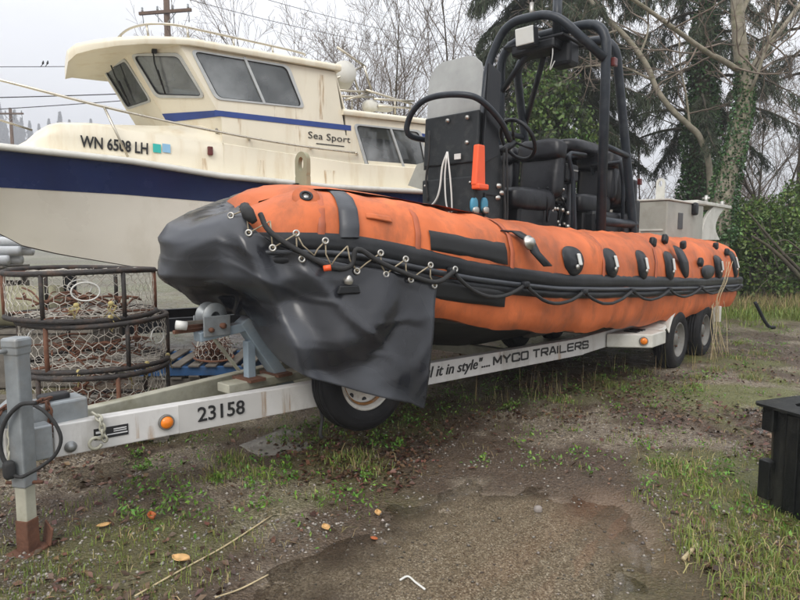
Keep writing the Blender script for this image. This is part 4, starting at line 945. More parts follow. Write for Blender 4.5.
def jloc(px, y): 
    v = ray(px, y); Wp = CAMP + v * ((jp[1] - .06) / v[1]); q_ = Wp - BF.o; return Vector((q_ @ BF.a, q_ @ BF.p, Wp[2]))
MB().tube(smoothline([jloc(*p_) for p_ in ((34, 405), (45, 412), (56, 425), (61, 440), (55, 455), (42, 466), (30, 473), (20, 477), (10, 472), (13, 462))], 6), .0085, 8).tube(smoothline([jloc(*p_) for p_ in ((36, 403), (20, 405), (6, 420), (0, 440), (3, 458), (12, 470))], 6), .010, 8).build('brake_cable', M['rope'], tr)
MB().sell(jloc(9, 470), (.05, .05, .09), .6).build('cable_plug', M['rope'], tr)
# ------------------------------------------------ winch stand
z0 = lambda px, y, l=0.0: BF.loc(px, y, l=l)
ws = bpy.data.objects.new('winch_stand', None); COL.objects.link(ws); ws.parent = tr
BS = M['blue_steel']
a, b, c = z0(197, 337), z0(248, 325), z0(290, 388)
MB().bar(a, b, .09, .06).build('arm', BS, ws, bevel=.006)
MB().bar(b + Vector((.05, 0, .04)), c + Vector((0, 0, -.02)), .10, .085).build('diagonal_strut', BS, ws, bevel=.006)
d_ = z0(249, 378); MB().bar(z0(249, 345) + Vector((0, 0, .03)), Vector((z0(249, 345).x, 0, d_.z)), .06, .06, up=(1, 0, 0)).build('upright', BS, ws, bevel=.004)
MB().box((d_.x, 0, d_.z - .0), (.12, .22, .02)).build('base_plate', M['rust'], ws)
MB().box((c.x + .12, 0, d_.z), (.12, .22, .02)).build('base_plate', M['rust'], ws)
MB().bar((d_.x + .2, 0, ZC + .07), (c.x - .4, 0, ZC + .07), .14, .06).build('mount_bar', M['galv_dirty'], ws, bevel=.006)
wn = z0(212, 325)
MB().box((wn.x, .06, wn.z), (.19, .012, .13)).build('winch_plate', M['galv'], ws, bevel=.006)
MB().box((wn.x, -.06, wn.z), (.19, .012, .13)).build('winch_plate', M['galv'], ws, bevel=.006)
MB().lathe([(.03, -.055), (.085, -.054), (.085, -.045), (.05, -.04), (.05, .03), (.085, .035), (.085, .045), (.03, .048)], wn + Vector((-.0, 0, .06)), (0, 1, 0), 26).build('winch_drum', M['galv'], ws)
MB().lathe([(.018, 0), (.02, .03), (.001, .032)], wn + Vector((-.03, .066, .0)), (0, 1, 0), 6).lathe([(.016, 0), (.016, .025), (.001, .027)], wn + Vector((.05, .066, -.02)), (0, 1, 0), 6).build('winch_nuts', M['rust'], ws)
for k in range(3): MB().bar(wn + Vector((.05, .02 - .03 * k, .03 - .028 * k)), wn + Vector((.24, .02 - .03 * k, .035 - .03 * k)), .03, .022).build('roller_slat', M['rust'] if k else M['wood_grey'], ws, bevel=.004)
MB().tube([wn + Vector((.2, .05, .02)), wn + Vector((.26, .03, .03))], .028, 10).build('winch_handle', M['white_plastic'], ws)
MB().bar(z0(216, 330) + Vector((0, -.09, -.02)), z0(246, 372) + Vector((0, -.09, 0)), .04, .012).build('brace_strap', M['galv_dirty'], ws)
# ================================================================== cabin cruiser
cr = thing('cabin_cruiser', 'cream and navy cabin cruiser with forward raked windscreen, standing behind the orange boat', 'cruiser', CF.w(0, 0, 0), CF.rz)
def G(t):
    u = max(0, (t - .3) / 4.0); return 1.30 * max(0.0, 1 - u ** 2.1)
SHT = [(-250, 120), (0, 148), (129, 162), (220, 177), (330, 188), (430, 193), (700, 204)]
NBT = [(-250, 178), (0, 187), (120, 194), (204, 201), (330, 208), (430, 211), (700, 218)]
rows_n, rows_h, rows_a, rows_r = [], [], [], []
ZW = 1.2
for k in range(61):
    t = -4.8 + 9.0 * k / 60; g = max(.012, G(t))
    W = CF.w(t, g, 2.3); px = min(max(proj(W)[0], -250), 700)
    zs, zn = tabz(SHT, px, W[1]), tabz(NBT, px, W[1])
    u = max(0, (t + .4) / 4.6); zk = float(np.interp(t, [-4.8, -2.5, -1.5, -.5, 0, .36, .8, 1.3, 1.66, 1.9, 3.0, 4.2], [.74, .76, .84, .99, 1.09, 1.17, 1.26, 1.36, 1.46, 1.62, 1.98, 2.36]))
    zk = min(zk, zn - .05)
    wn = g * (.985 - .10 * u); wm = g * (.93 - .42 * u ** 1.2); wc = g * (.90 - .60 * u ** .9)
    zw = max(ZW, zk + .02); zm = zn * .5 + zw * .5
    f = min(1, (zw - zk) / .3); zb2 = zk + (zw - zk) * .45
    rows_n.append([(t, e * q, z) for e in (1, -1) for q, z in ((g, zs), (wn * .5 + g * .5 - .012, zs * .5 + zn * .5), (wn, zn))])
    rows_h.append([(t, e * q, z) for e in (1, -1) for q, z in ((wn - .002, zn + .002), (wm * .5 + wn * .5 - .01, zm * .5 + zn * .5), (wm, zm), (wm * .45 + wc * .55, zm * .45 + zw * .55), (wc, zw))])
    rows_a.append([(t, wc, zw), (t, wc * .6, zb2), (t, 0, zk), (t, -wc * .6, zb2), (t, -wc, zw)])
    rows_r.append((t, g, zs))
def two(rows, n):
    mb = MB(); mb.grid([r[:n] for r in rows], flip=True); mb.grid([r[n:] for r in rows]); return mb
two(rows_n, 3).build('navy_band', M['navy'], cr)
two(rows_h, 5).add(rows_h[0], [(0, 1, 2, 3, 4, 9, 8, 7, 6, 5)]).build('hull', M['cream_hull'], cr)
MB().grid(rows_a, flip=True).add(rows_a[0], [(0, 1, 2, 3, 4)]).build('antifouled_bottom', M['antifoul'], cr)
rr_ = MB()
for e in (1, -1): rr_.tube([(t, e * (g + .012), z + .012) for t, g, z in rows_r], .036, 8)
rr_.build('rub_rail', M['pale_grp'], cr)
dk = [[(t, g, z + .03), (t, 0, z + .10), (t, -g, z + .03)] for t, g, z in rows_r]
MB().grid(dk).build('deck', M['cream'], cr)
def sheer_z(t): return float(np.interp(t, [q[0] for q in rows_r], [q[2] for q in rows_r]))
# ------------------------------------------------ raised foredeck / coach sides
LT = 1.06
def tw(t): return LT if t < 1.15 else LT - .60 * ((t - 1.15) / 1.25) ** 1.7
TT = [(18, 146), (22, 143), (34, 132), (46, 124.5), (58, 121.5), (110, 122.5), (160, 124)]
def ZMOLD(t): return float(np.interp(t, [CF.loc(349, 163, l=1.0).x, CF.loc(120, 128, l=1.0).x], [CF.loc(349, 163, l=1.0).z, CF.loc(120, 128, l=1.0).z]))
def smooth_(x): x = max(0, min(1, x)); return x * x * (3 - 2 * x)
rows = []
for k in range(28):
    t = CF.loc(222, 119, l=1.0).x - .06 + (2.27 - CF.loc(222, 119, l=1.0).x + .06) * k / 27; W = CF.w(t, tw(t), 2.7); px = proj(W)[0]
    z = zof(np.interp(px, [a for a, b in TT], [b for a, b in TT]), W[1]); zl = sheer_z(t) + .02; z = max(z, zl + .01)
    if t < -.02: z = zof(123.5, W[1])
    w_ = tw(t); zsd = min(z, ZMOLD(t) + .0) if t < 1.0 else z
    if .6 < t < 1.0: zsd = zsd + (z - zsd) * smooth_((t - .6) / .4)
    rows.append([(t, w_ + .015, zl), (t, w_, zl + (zsd - zl) * .55), (t, w_ - .012, zsd - .03), (t, w_ - .05, zsd), (t, w_ * .72, z + .03), (t, 0, z + .07), (t, -w_ * .72, z + .03), (t, -w_ + .05, zsd), (t, -w_, zsd - .03), (t, -w_ - .015, zl)])
ztk = rows[1][3][2]
MB().grid(rows).add(rows[-1], [tuple(range(10))]).build('foredeck_trunk', M['cream'], cr)
# ------------------------------------------------ cabin walls with real openings
def wall(name, quad, hole, th, m, parent=cr):
    """quad/hole: 4 points each (same order); wall with an opening, thickness th along the normal (inwards)"""
    Q = [Vector(q) for q in quad]; n = (Q[1] - Q[0]).cross(Q[3] - Q[0]).normalized() * th
    mb = MB()
    if hole is None: return mb.prism(Q, n).build(name, m, parent)
    H = [Vector(h) for h in hole]; arcs = []
    for i in range(4):
        p0, p1, p2 = H[i - 1], H[i], H[(i + 1) % 4]; d1, d2 = (p0 - p1), (p2 - p1); k = min(.07, d1.length * .45, d2.length * .45)
        s0, s1 = p1 + d1.normalized() * k, p1 + d2.normalized() * k
        arcs.append([s0 * (1 - t) ** 2 + p1 * 2 * t * (1 - t) + s1 * t * t for t in np.linspace(0, 1, 6)])
    for i in range(4):
        j = (i + 1) % 4
        for k in range(5): mb.prism([Q[i], arcs[i][k], arcs[i][k + 1]], n)
        mb.prism([Q[i], arcs[i][-1], arcs[j][0], Q[j]], n)
    return mb.build(name, m, parent)
def window(name, hole, divider=None, parent=cr, out=.012, fw=.03):
    H = [Vector(h) for h in hole]; n = (H[1] - H[0]).cross(H[3] - H[0]).normalized()
    hp = rounded([H[0].lerp(H[3], .5)] + H + [H[0].lerp(H[3], .5)], .07, 5)[:-1]; c = sum(H, Vector()) / 4
    f = MB(); m_ = len(hp); P_ = []
    for h in hp:
        d = (h - c).normalized(); P_.append([h + d * .012 - n * out, h - d * fw - n * out, h - d * fw + n * .03, h + d * .012 + n * .03, h + d * .012 - n * out])
    f.grid(P_, closed_u=True, smooth=False)
    if divider: f.bar(Vector(divider[0]) - n * .006, Vector(divider[1]) - n * .006, .03, .02, up=n)
    fo = f.build(name, M['winframe'], parent)
    MB().prism([h - (h - c).normalized() * (fw - .006) + n * .008 for h in hp], n * .005).build('pane', M['glass'], fo)
    sl = MB(); P_ = []
    for h in hp:
        d = (h - c).normalized(); P_.append([h - d * (fw - .004) - n * (out - .006), h - d * (fw + .012) - n * (out - .006), h - d * (fw + .012) + n * .006, h - d * (fw - .004) + n * .006])
    sl.grid(P_, closed_u=True, smooth=False).build('seal', M['seal'], fo)
    return fo
LC = 1.0
def cs(px, y, l=LC): return CF.loc(px, y, l=l)
UP = lambda v: Vector((v[0], v[1], v[2] + .05))
mir = lambda v: Vector((v[0], -v[1], v[2]))
Q = [cs(179, 44), cs(335, 72), cs(346, 137), cs(222, 119)]       # TL TR BR BL of the cabin side
H = [cs(191, 50), cs(288, 66), cs(304, 108), cs(216, 99)]
dv = (cs(244, 57), cs(264.5, 104))
wall('cabin_side', Q, H, .04, M['cream']); window('side_window', H, dv)
wall('cabin_side', [mir(Q[1]), mir(Q[0]), mir(Q[3]), mir(Q[2])], [UP(mir(H[1])), UP(mir(H[0])), mir(H[3]), mir(H[2])], .04, M['cream']); window('side_window', [UP(mir(H[1])), UP(mir(H[0])), mir(H[3]), mir(H[2])], (mir(dv[0]), mir(dv[1])))
zct, zcb = Q[0].z, Q[3].z
# windscreen: three panes, top leaning forward
tp = Q[0]; bt = Q[3]; rk = tp.x - bt.x
def fp(tb, l, z): k = (z - bt.z) / (tp.z - bt.z); return Vector((tb + rk * k, l, z))
A0, A1, A2, A3 = bt.x, bt.x + .47, bt.x + .47, bt.x
zt_w = lambda z: z
PB = [fp(bt.x, LC, bt.z), fp(bt.x + .50, .42, bt.z + .02), fp(bt.x + .68, -.50, bt.z + .02), fp(bt.x + .28, -LC, bt.z)]
PT = [fp(bt.x, LC, tp.z), fp(bt.x + .50, .42, tp.z + .03), fp(bt.x + .68, -.50, tp.z + .03), fp(bt.x + .28, -LC, tp.z)]
for k in range(3):
    q4 = [PT[k + 1], PT[k], PB[k], PB[k + 1]]
    def bi(u, v, q4=q4): return (q4[0] * (1 - u) + q4[1] * u) * (1 - v) + (q4[3] * (1 - u) + q4[2] * u) * v
    h4 = [bi(.09, .09), bi(.91, .12), bi(.92, .70), bi(.08, .66)]
    wall('windscreen_wall', q4, h4, .04, M['cream']); wf = window('windscreen', h4)
    n = (q4[1] - q4[0]).cross(q4[3] - q4[0]).normalized()
    a, b, c = bi(.55, .06) - n * .05, bi(.45, .22) - n * .05, bi(.35, .5) - n * .04
    MB().tube([a, b, c], .009, 6).tube([bi(.42, .30) - n * .03, bi(.30, .62) - n * .03], .011, 6).box(a + n * .02, (.05, .05, .05)).build('wiper', M['seal'], wf)
for k in range(3):
    p0_, p1_ = PB[k], PB[k + 1]; dn = Vector((-rk * .55 / (tp.z - bt.z), 0, -.55)); nn_ = (p1_ - p0_).cross(dn).normalized() * .03
    MB().prism([p0_ + dn, p1_ + dn, p1_, p0_], nn_ if nn_.x < 0 else -nn_).build('cabin_skirt', M['cream'], cr)
# stripe round the cabin, lower walls
def side_strip(px0, y0, px1, y1, h0, h1, m, name, l=LC + .004):
    return MB().prism([cs(px0, y0, l), cs(px1, y1, l), cs(px1, y1 + h1, l), cs(px0, y0 + h0, l)], (0, .003, 0)).build(name, m, cr)
side_strip(214.5, 110, 351, 125.6, 5.6, 5.2, M['stripe'], 'blue_stripe')
zq = cs(214.5, 110).z; zq2 = cs(214.5, 115.6).z
st = MB(); a_, b_ = fp(bt.x, LC, zq), fp(bt.x + .50, .42, zq + .01); a2, b2 = fp(bt.x, LC, zq2), fp(bt.x + .5, .42, zq2 - .02)
nn = (a_ - b_).cross(a2 - b_).normalized(); st.prism([b_ - nn * .004, a_ - nn * .004, a2 - nn * .004, b2 - nn * .004], -nn * .003); st.build('blue_stripe', M['stripe'], cr)
# coach side below the cabin (port and starboard), down to the sheer
for e in (1, -1):
    rows = []
    for k in range(40):
        t = bt.x + .005 - (4.70 + bt.x) * k / 39; zl = sheer_z(t) + .02; zt2 = cs(222, 119).z
        zz = float(np.interp(t, [cs(346, 137).x, cs(222, 119).x], [cs(346, 137).z, cs(222, 119).z]))
        zz = max(zz, zl + .1) + .02; xe_ = cs(346, 137).x
        if t < xe_ - .10: zz = min(zz, ZMOLD(t) + .05)
        zmold = float(np.interp(t, [cs(349, 163).x, cs(120, 128).x], [cs(349, 163).z, cs(120, 128).z]))
        zmold = min(max(zmold, zl + .05), zz - .04)
        rows.append([(t, e * (LT + .015), zl), (t, e * (LT + .006), (zl + zmold) / 2), (t, e * LT, zmold - .012), (t, e * (LT - .02), zmold), (t, e * (LC + .001), zmold + .004), (t, e * (LC + .001), zz)])
    MB().grid(rows, flip=(e > 0), smooth=False).build('coach_side', M['cream'], cr)
# ------------------------------------------------ main roof with brow
zr = tp.z + .005; zend = cs(333, 70).z
def roof_row(t, hw, z, cam, th):
    return [(t, hw, z - th), (t, hw + .015, z - th * .5), (t, hw, z), (t, hw * .6, z + cam * .7), (t, 0, z + cam), (t, -hw * .6, z + cam * .7), (t, -hw, z), (t, -hw - .015, z - th * .5), (t, -hw, z - th)]
te = cs(335, 70).x
rows = []
tb0 = tp.x
for (t, hw, dz) in ((te - .06, 1.06, 0), (te + .3, 1.06, 0), (te + .9, 1.06, 0), (tb0 - .5, 1.06, 0), (tb0 - .1, 1.06, 0), (tb0 + .08, 1.02, -.01), (tb0 + .35, .95, -.03), (tb0 + .62, .84, -.06), (tb0 + .84, .70, -.09), (tb0 + 1.0, .56, -.12), (tb0 + 1.08, .42, -.17)):
    k = (t - te) / (tb0 - te); z = zend * (1 - min(1, k)) + zr * min(1, k)
    rows.append(roof_row(t, hw, z + .065 + dz * .9, .08 + (dz * .2), .075 - dz * .3))
rf = MB().grid(rows); rf.add(rows[0], [tuple(range(9))]).add(rows[-1], [tuple(range(8, -1, -1))])
rf.grid([[r[0], (r[0][0], 0, r[0][2]), r[8]] for r in rows], flip=True).build('roof', M['cream'], cr, bevel=0)
# rear bulkhead and interior
MB().prism([(te, LC - .05, zend), (te, -LC + .05, zend), (cs(346, 137).x, -LC + .05, 2.5), (cs(346, 137).x, LC - .05, 2.5)], (-.02, 0, 0))
MB().box(((bt.x + te) / 2, 0, bt.z - .12), (abs(bt.x - te) + .1, 1.8, .05)).build('cabin_sole', M['interior'], cr)
for (t, l) in ((bt.x - .45, .45), (bt.x - .45, -.45)):
    s_ = MB().box((t, l, bt.z + .12), (.4, .42, .3)).box((t - .2, l, bt.z + .38), (.1, .42, .4)).build('helm_seat', M['interior'], cr, bevel=.04)
MB().prism([(bt.x + .3, .42, bt.z - .02), (bt.x + .3, -.42, bt.z - .02), (bt.x - .2, -.80, bt.z - .02), (bt.x - .2, .80, bt.z - .02)], (0, 0, .16)).build('dashboard', M['interior'], cr, bevel=.03)
MB().box((te + .04, -.48, (zend + bt.z) / 2), (.03, 1.0, zend - bt.z)).build('bulkhead', M['interior'], cr)
# ------------------------------------------------ aft shelter
Q2 = [cs(345, 115), cs(470, 131), cs(474, 190), cs(352, 180)]
Q2[2].z = sheer_z(Q2[2].x) + .03; Q2[3].z = sheer_z(Q2[3].x) + .03
H2 = [cs(353.5, 124), cs(420, 131), cs(428, 173), cs(367, 169.5)]; dv2 = (cs(390, 128), cs(405, 172))
lsh = .004
def dl(v, e=1): return Vector((v[0], e * (v[1] + lsh), v[2]))
wall('shelter_side', [dl(q) for q in Q2], [dl(q) for q in H2], .04, M['cream']); window('shelter_window', [dl(q) for q in H2], tuple(dl(q) for q in dv2))
o4 = [1, 0, 3, 2]
wall('shelter_side', [dl(Q2[i], -1) for i in o4], [dl(H2[i], -1) for i in o4], .04, M['cream']); window('shelter_window', [dl(H2[i], -1) for i in o4], tuple(dl(q, -1) for q in dv2))
zra = cs(346, 114).z; a_ = cs(346, 114).x; b_ = cs(474, 128).x
rows = [roof_row(t, 1.05, zra + (cs(470, 128).z - zra) * k + .05, .05, .07) for t, k in ((a_ + .06, 0), ((a_ + b_) / 2, .5), (b_, 1))]
r2 = MB().grid(rows, flip=True); r2.add(rows[0], [tuple(range(9))]).add(rows[-1], [tuple(range(9))]).grid([[r[0], (r[0][0], 0, r[0][2]), r[8]] for r in rows]).build('shelter_roof', M['cream'], cr)
side_strip(419, 133, 446, 136.6, 5, 5, M['stripe'], 'blue_stripe', LC + .008)
MB().prism([cs(335, 69, .97), cs(346, 112, .97), (cs(346, 112).x, -.97, cs(346, 112).z), (te, -.97, zend)], (.02, 0, 0)).build('cabin_back', M['cream'], cr)
MB().prism([(-1.75, .25, 2.35), (-4.6, .25, 2.35), (-4.6, .25, 3.05), (-1.75, .25, 3.05)], (0, -.03, 0)).build('shelter_darkening_panel', M['interior'], cr)  # panel added inside the shelter to darken the view through its windows
# ------------------------------------------------ rails
def P3(px, y, l): return CF.loc(px, y, l=l)
MB().tube(smoothline([P3(-60, 66, .55), P3(0, 80, .85), P3(50, 93, 1.0), P3(105, 107, 1.10), P3(170, 122, 1.12), P3(240, 136, 1.10), P3(300, 146, 1.09), P3(357, 153, 1.07)], 6), .014, 8).build('side_rail', M['rail'], cr)
MB().tube([P3(104, 107, 1.10), P3(128, 157, 1.16)], .013, 8).build('stanchion', M['rail'], cr)
for px, y in ((248, 138), (310, 147), (356, 153)): MB().tube([P3(px, y, 1.09), P3(px + 1, y + 1, 1.0)], .016, 8).build('rail_bracket', M['rail'], cr)
MB().tube([P3(-40, 112, -.55), P3(0, 120, -.7), P3(32, 130, -.9)], .014, 8).build('side_rail', M['rail'], cr)
rz_ = rows[0]
railp = [P3(305, 56, .9), P3(300, 52.5, .9), P3(250, 41, .9), P3(200, 30, .9), P3(172, 24.5, .86)]
rt = railp[-1]; railp += [Vector((rt.x + .25, .72, rt.z + .0)), Vector((rt.x + .43, .45, rt.z - .02)), Vector((rt.x + .50, 0, rt.z - .05)), Vector((rt.x + .43, -.45, rt.z - .06)), Vector((rt.x + .1, -.85, rt.z - .04)), Vector((te + .3, -.9, zend + .2))]
rl = MB().tube(smoothline(railp, 5), .014, 8).build('roof_rail', M['rail'], cr)
for (px, y0, y1) in ((187, 27.5, 36), (233, 37.5, 46), (272, 46, 53)):
    MB().tube([P3(px, y0, .9), P3(px + 1.5, y1 + 3, .9)], .013, 8).build('rail_post', M['rail'], cr)
for v in (Vector((rt.x + .25, .72, rt.z)), Vector((rt.x + .47, .25, rt.z - .03)), Vector((rt.x + .43, -.45, rt.z - .06))):
    MB().tube([v, v + Vector((-.02, 0, -.16))], .013, 8).build('rail_post', M['rail'], cr)
# lettering and stickers
pa, pb = P3(80, 146.5, LT + .012), P3(148, 154, LT + .012)
for v in (pa, pb): v.y = LT + .010
lettering('registration', 'WN 6508 LH', M['ink'], pa, pb - pa, (0, .06, 1), .115, cr, width=(pb - pa).length, bold=.025, lift=.004)
for px, m in ((153, 'teal'), (162.5, 'bluest')):
    a, b = P3(px, 148, LT + .012), P3(px + 8, 149, LT + .012)
    a.y = b.y = LT + .012
    stk = MB().prism([a + Vector((0, 0, -.045)), b + Vector((0, 0, -.045)), b + Vector((0, -.004, .05)), a + Vector((0, -.004, .05))], (0, .003, 0)).build('sticker', M[m], cr)
pa, pb = P3(308, 138, LC), P3(350, 143, LC)
pa.y = pb.y = LC + .004
lettering('boat_name', 'Sea Sport', M['ink'], pa, pb - pa, (0, 0, 1), .085, cr, width=(pb - pa).length, bold=-.008, lift=.004)
pa, pb = P3(316, 144, LC), P3(344, 147, LC); pa.y = pb.y = LC + .005
MB().prism([pa, pb, pb + Vector((0, 0, .012)), pa + Vector((0, 0, .012))], (0, .002, 0)).build('name_underline', M['ink'], cr)
c = P3(210, 151, LT + .01); MB().box((c.x, LT + .02, c.z), (.06, .04, .10)).build('side_lamp', M['redlamp'], cr, bevel=.01)
def runmat():
    m = bpy.data.materials.new('rust_run'); m.use_nodes = True; t = m.node_tree; p_ = t.nodes['Principled BSDF']; p_.inputs['Base Color'].default_value = (.42, .22, .06, 1); p_.inputs['Roughness'].default_value = .6
    tcn = t.nodes.new('ShaderNodeTexCoord'); mp_ = t.nodes.new('ShaderNodeMapping'); mp_.inputs['Scale'].default_value = (22, 22, 2.2); n_ = t.nodes.new('ShaderNodeTexNoise'); n_.inputs['Scale'].default_value = 1.4; n_.inputs['Detail'].default_value = 6
    t.links.new(tcn.outputs['Object'], mp_.inputs['Vector']); t.links.new(mp_.outputs[0], n_.inputs['Vector']); r_ = t.nodes.new('ShaderNodeMapRange'); r_.inputs['From Min'].default_value = .5; r_.inputs['From Max'].default_value = .8; r_.inputs['To Max'].default_value = .8
    t.links.new(n_.outputs['Fac'], r_.inputs['Value']); tr_ = t.nodes.new('ShaderNodeBsdfTransparent'); ms = t.nodes.new('ShaderNodeMixShader'); t.links.new(r_.outputs[0], ms.inputs[0]); t.links.new(tr_.outputs[0], ms.inputs[1]); t.links.new(p_.outputs[0], ms.inputs[2]); t.links.new(ms.outputs[0], t.nodes['Material Output'].inputs['Surface']); return m
RUN = runmat()
for (px, y0, y1, w_, l_) in ((298, 108, 120, 6, LC + .003), (298, 126, 152, 8, LC + .004), (275, 106, 117, 4, LC + .003), (322, 74, 120, 9, LC + .003), (240, 118, 140, 5, LC + .004), (262, 160, 180, 9, LT + .016), (330, 170, 186, 12, LT + .016), (205, 158, 172, 6, LT + .016)):
    a_, b2_ = cs(px - w_ / 2, y0, l_), cs(px + w_ / 2, y1, l_)
    MB().add([(a_.x, l_, a_.z), (b2_.x, l_, a_.z), (b2_.x, l_, b2_.z), (a_.x, l_, b2_.z)], [(0, 1, 2, 3)]).build('rust_run', RUN, cr)
for (px, w_, z0_, z1_) in ((68, .03, .005, .045), (134, .02, .02, .165), (268, .05, .0, .165), (286, .03, .0, .16), (150, .02, .0, .08), (500, .04, .0, .168), (560, .05, .0, .168)):
    q0_ = on_beam(px, .004); MB().add([q0_ - bd * w_ + Vector((0, 0, z0_)), q0_ + bd * w_ + Vector((0, 0, z0_)), q0_ + bd * w_ + Vector((0, 0, z1_)), q0_ - bd * w_ + Vector((0, 0, z1_))], [(0, 1, 2, 3)]).build('rust_run', RUN, tr)
# ------------------------------------------------ gear on the shelter roof
zsr = zra + .1
MB().lathe([(.001, -.17), (.15, -.17), (.165, -.13), (.165, .13), (.15, .17), (.001, .17)], P3(343, 76, .45), (.25, .9, .1), 26).build('raft_canister', M['pale_grp'], cr)
gz = MB()
def gp(px, y, l): return P3(px, y, l)
for seg in (((337, 47), (366, 67)), ((333, 80), (364, 66)), ((336, 90), (372, 92)), ((364, 66), (372, 92)), ((338, 96), (374, 97)), ((366, 90), (412, 104)), ((374, 99), (414, 101)), ((345, 100), (372, 92)), ((378, 106), (412, 108)), ((352, 70), (360, 96))):
    gz.tube([gp(*seg[0], .6), gp(*seg[1], .55)], .016, 7)
gz.build('folded_frame', M['rail'], cr)
MB().sell(gp(370, 106, .5), (.22, .2, .16), .7).sell(gp(383, 108, .4), (.3, .2, .1), .6).build('roof_fitting', M['pale_grp'], cr)
for px in (352, 372, 395, 410):
    MB().tube([gp(px, 100, .5), gp(px, 100, .5) * 1 + Vector((0, 0, -.2))], .014, 6).build('frame_leg', M['rail'], cr)
# ------------------------------------------------ cradle under the cruiser
crd = thing('boat_cradle', 'dark steel cradle with timber blocks beneath the cabin cruiser hull', 'cradle', CF.w(0, 0, 0), CF.rz)
for l in (-.55, .55): MB().bar((1.6, l, .5), (-4.8, l, .5), .1, .16).build('cradle_beam', M['black_paint'], crd)
for t in (1.2, -1.6, -4.2):
    MB().bar((t, -.9, .36), (t, .9, .36), .12, .12).build('cross_beam', M['black_paint'], crd)
    for l in (-.75, .75): MB().box((t, l, .15), (.3, .25, .3)).build('timber_block', M['wood_grey'], crd)
    for l in (-.55, .55): MB().bar((t, l, .55), (t, l * 1.1, 1.15), .1, .1, up=(1, 0, 0)).build('upright', M['black_paint'], crd)
for t in (.9, -1.5, -4.0): MB().box((t, 0, .62), (.3, .4, .26)).build('keel_block', M['wood_grey'], crd)
# ================================================================== ground, puddles
rs = np.random.RandomState(11)
def poly_sd(P, poly):
    """signed distance (negative inside) of points P (n,2) to a polygon"""
    d = np.full(len(P), 1e9); ins = np.zeros(len(P), bool); n = len(poly)
    for i in range(n):
        a, b = np.array(poly[i]), np.array(poly[(i + 1) % n]); e = b - a; w_ = P - a
        t = np.clip((w_ @ e) / (e @ e), 0, 1); d = np.minimum(d, np.hypot(*(w_ - t[:, None] * e).T))
        c1 = (a[1] <= P[:, 1]) & (b[1] > P[:, 1]); c2 = (a[1] > P[:, 1]) & (b[1] <= P[:, 1]); cr_ = e[0] * w_[:, 1] - e[1] * w_[:, 0]
        ins ^= (c1 & (cr_ > 0)) | (c2 & (cr_ < 0))
    return np.where(ins, -d, d)
gxy = lambda px, py: tuple(ground(px, py)[:2])
PUD = [gxy(*q) for q in ((215, 640), (262, 590), (330, 548), (400, 505), (455, 480), (520, 473), (560, 480), (610, 494), (640, 520), (668, 552), (690, 585), (715, 640), (700, 760), (450, 900), (230, 760))]
SMALL = [[gxy(*q) for q in pl_] for pl_ in (((742, 426), (765, 421), (768, 433), (745, 436)), ((738, 408), (762, 404), (764, 412), (742, 415)), ((585, 545), (560, 500), (620, 498), (655, 540), (640, 560)), ((5, 400), (5, 418), (30, 415), (26, 402)), ((60, 470), (150, 452), (150, 470), (70, 492)))]
CONC = [[gxy(*q) for q in pl_] for pl_ in (((238, 446), (285, 428), (318, 436), (312, 448), (262, 460)),)]
def smooth01(x): x = np.clip(x, 0, 1); return x * x * (3 - 2 * x)
_grid = rs.rand(64, 64)
def vnoise(x, y, s):
    x = np.asarray(x) * s + 100.3; y = np.asarray(y) * s + 57.7; xi = np.floor(x).astype(int); yi = np.floor(y).astype(int); fx, fy = smooth01(x - xi), smooth01(y - yi)
    g = lambda a, b: _grid[a % 64, b % 64]
    return (g(xi, yi) * (1 - fx) + g(xi + 1, yi) * fx) * (1 - fy) + (g(xi, yi + 1) * (1 - fx) + g(xi + 1, yi + 1) * fx) * fy
def fbm(x, y, s, o=4):
    r = 0; a = .5; tot = 0
    for k in range(o): r = r + a * vnoise(x + 13.7 * k, y - 7.3 * k, s); tot += a; a *= .5; s *= 2.03
    return r / tot
def pud_s(xx, yy): return poly_sd(np.c_[xx, yy], PUD) + (fbm(xx, yy, 2.2, 3) - .5) * .55 + (fbm(xx, yy, 9, 2) - .5) * .12
def ground_z(x, y):
    P = np.c_[np.ravel(x), np.ravel(y)]; xx, yy = P[:, 0], P[:, 1]
    z = (fbm(xx, yy, .7, 3) - .5) * .05 + (fbm(xx, yy, 5, 3) - .5) * .022
    near = np.exp(-np.maximum(0, np.hypot(xx, yy - 4) - 10) / 20); z = z * near + .004
    s = pud_s(xx, yy)
    k = smooth01(.5 - s / .5); z = z * (1 - .85 * k) - .024 * k + .004 * (1 - k)
    z = z + (fbm(xx, yy, 8, 3) - .5) * .026 * np.exp(-((s + .1) / .3) ** 2)
    for q in SMALL:
        s2 = poly_sd(P, q) + (fbm(xx, yy, 5, 3) - .5) * .2; k = smooth01(.5 - s2 / .3); z = z * (1 - .8 * k) - .026 * k
    return z.reshape(np.shape(x))
def axis(a, b, step, far0, far1):
    c = list(np.arange(a, b + 1e-6, step)); s = step; v = c[-1]; hi = []
    while v < far1: s *= 1.16; v += s; hi.append(min(v, far1))
    s = step; v = c[0]; lo = []
    while v > far0: s *= 1.16; v -= s; lo.append(max(v, far0))
    return np.array(lo[::-1] + c + hi)
gx, gy = axis(-4.2, 6.0, .032, -450, 450), axis(1.6, 8.6, .032, -30, 440)
XX, YY = np.meshgrid(gx, gy); ZZ = ground_z(XX, YY)
nx, ny = len(gx), len(gy); idx = np.arange(nx * ny).reshape(ny, nx)
F = np.stack([idx[:-1, :-1], idx[:-1, 1:], idx[1:, 1:], idx[1:, :-1]], -1).reshape(-1, 4)
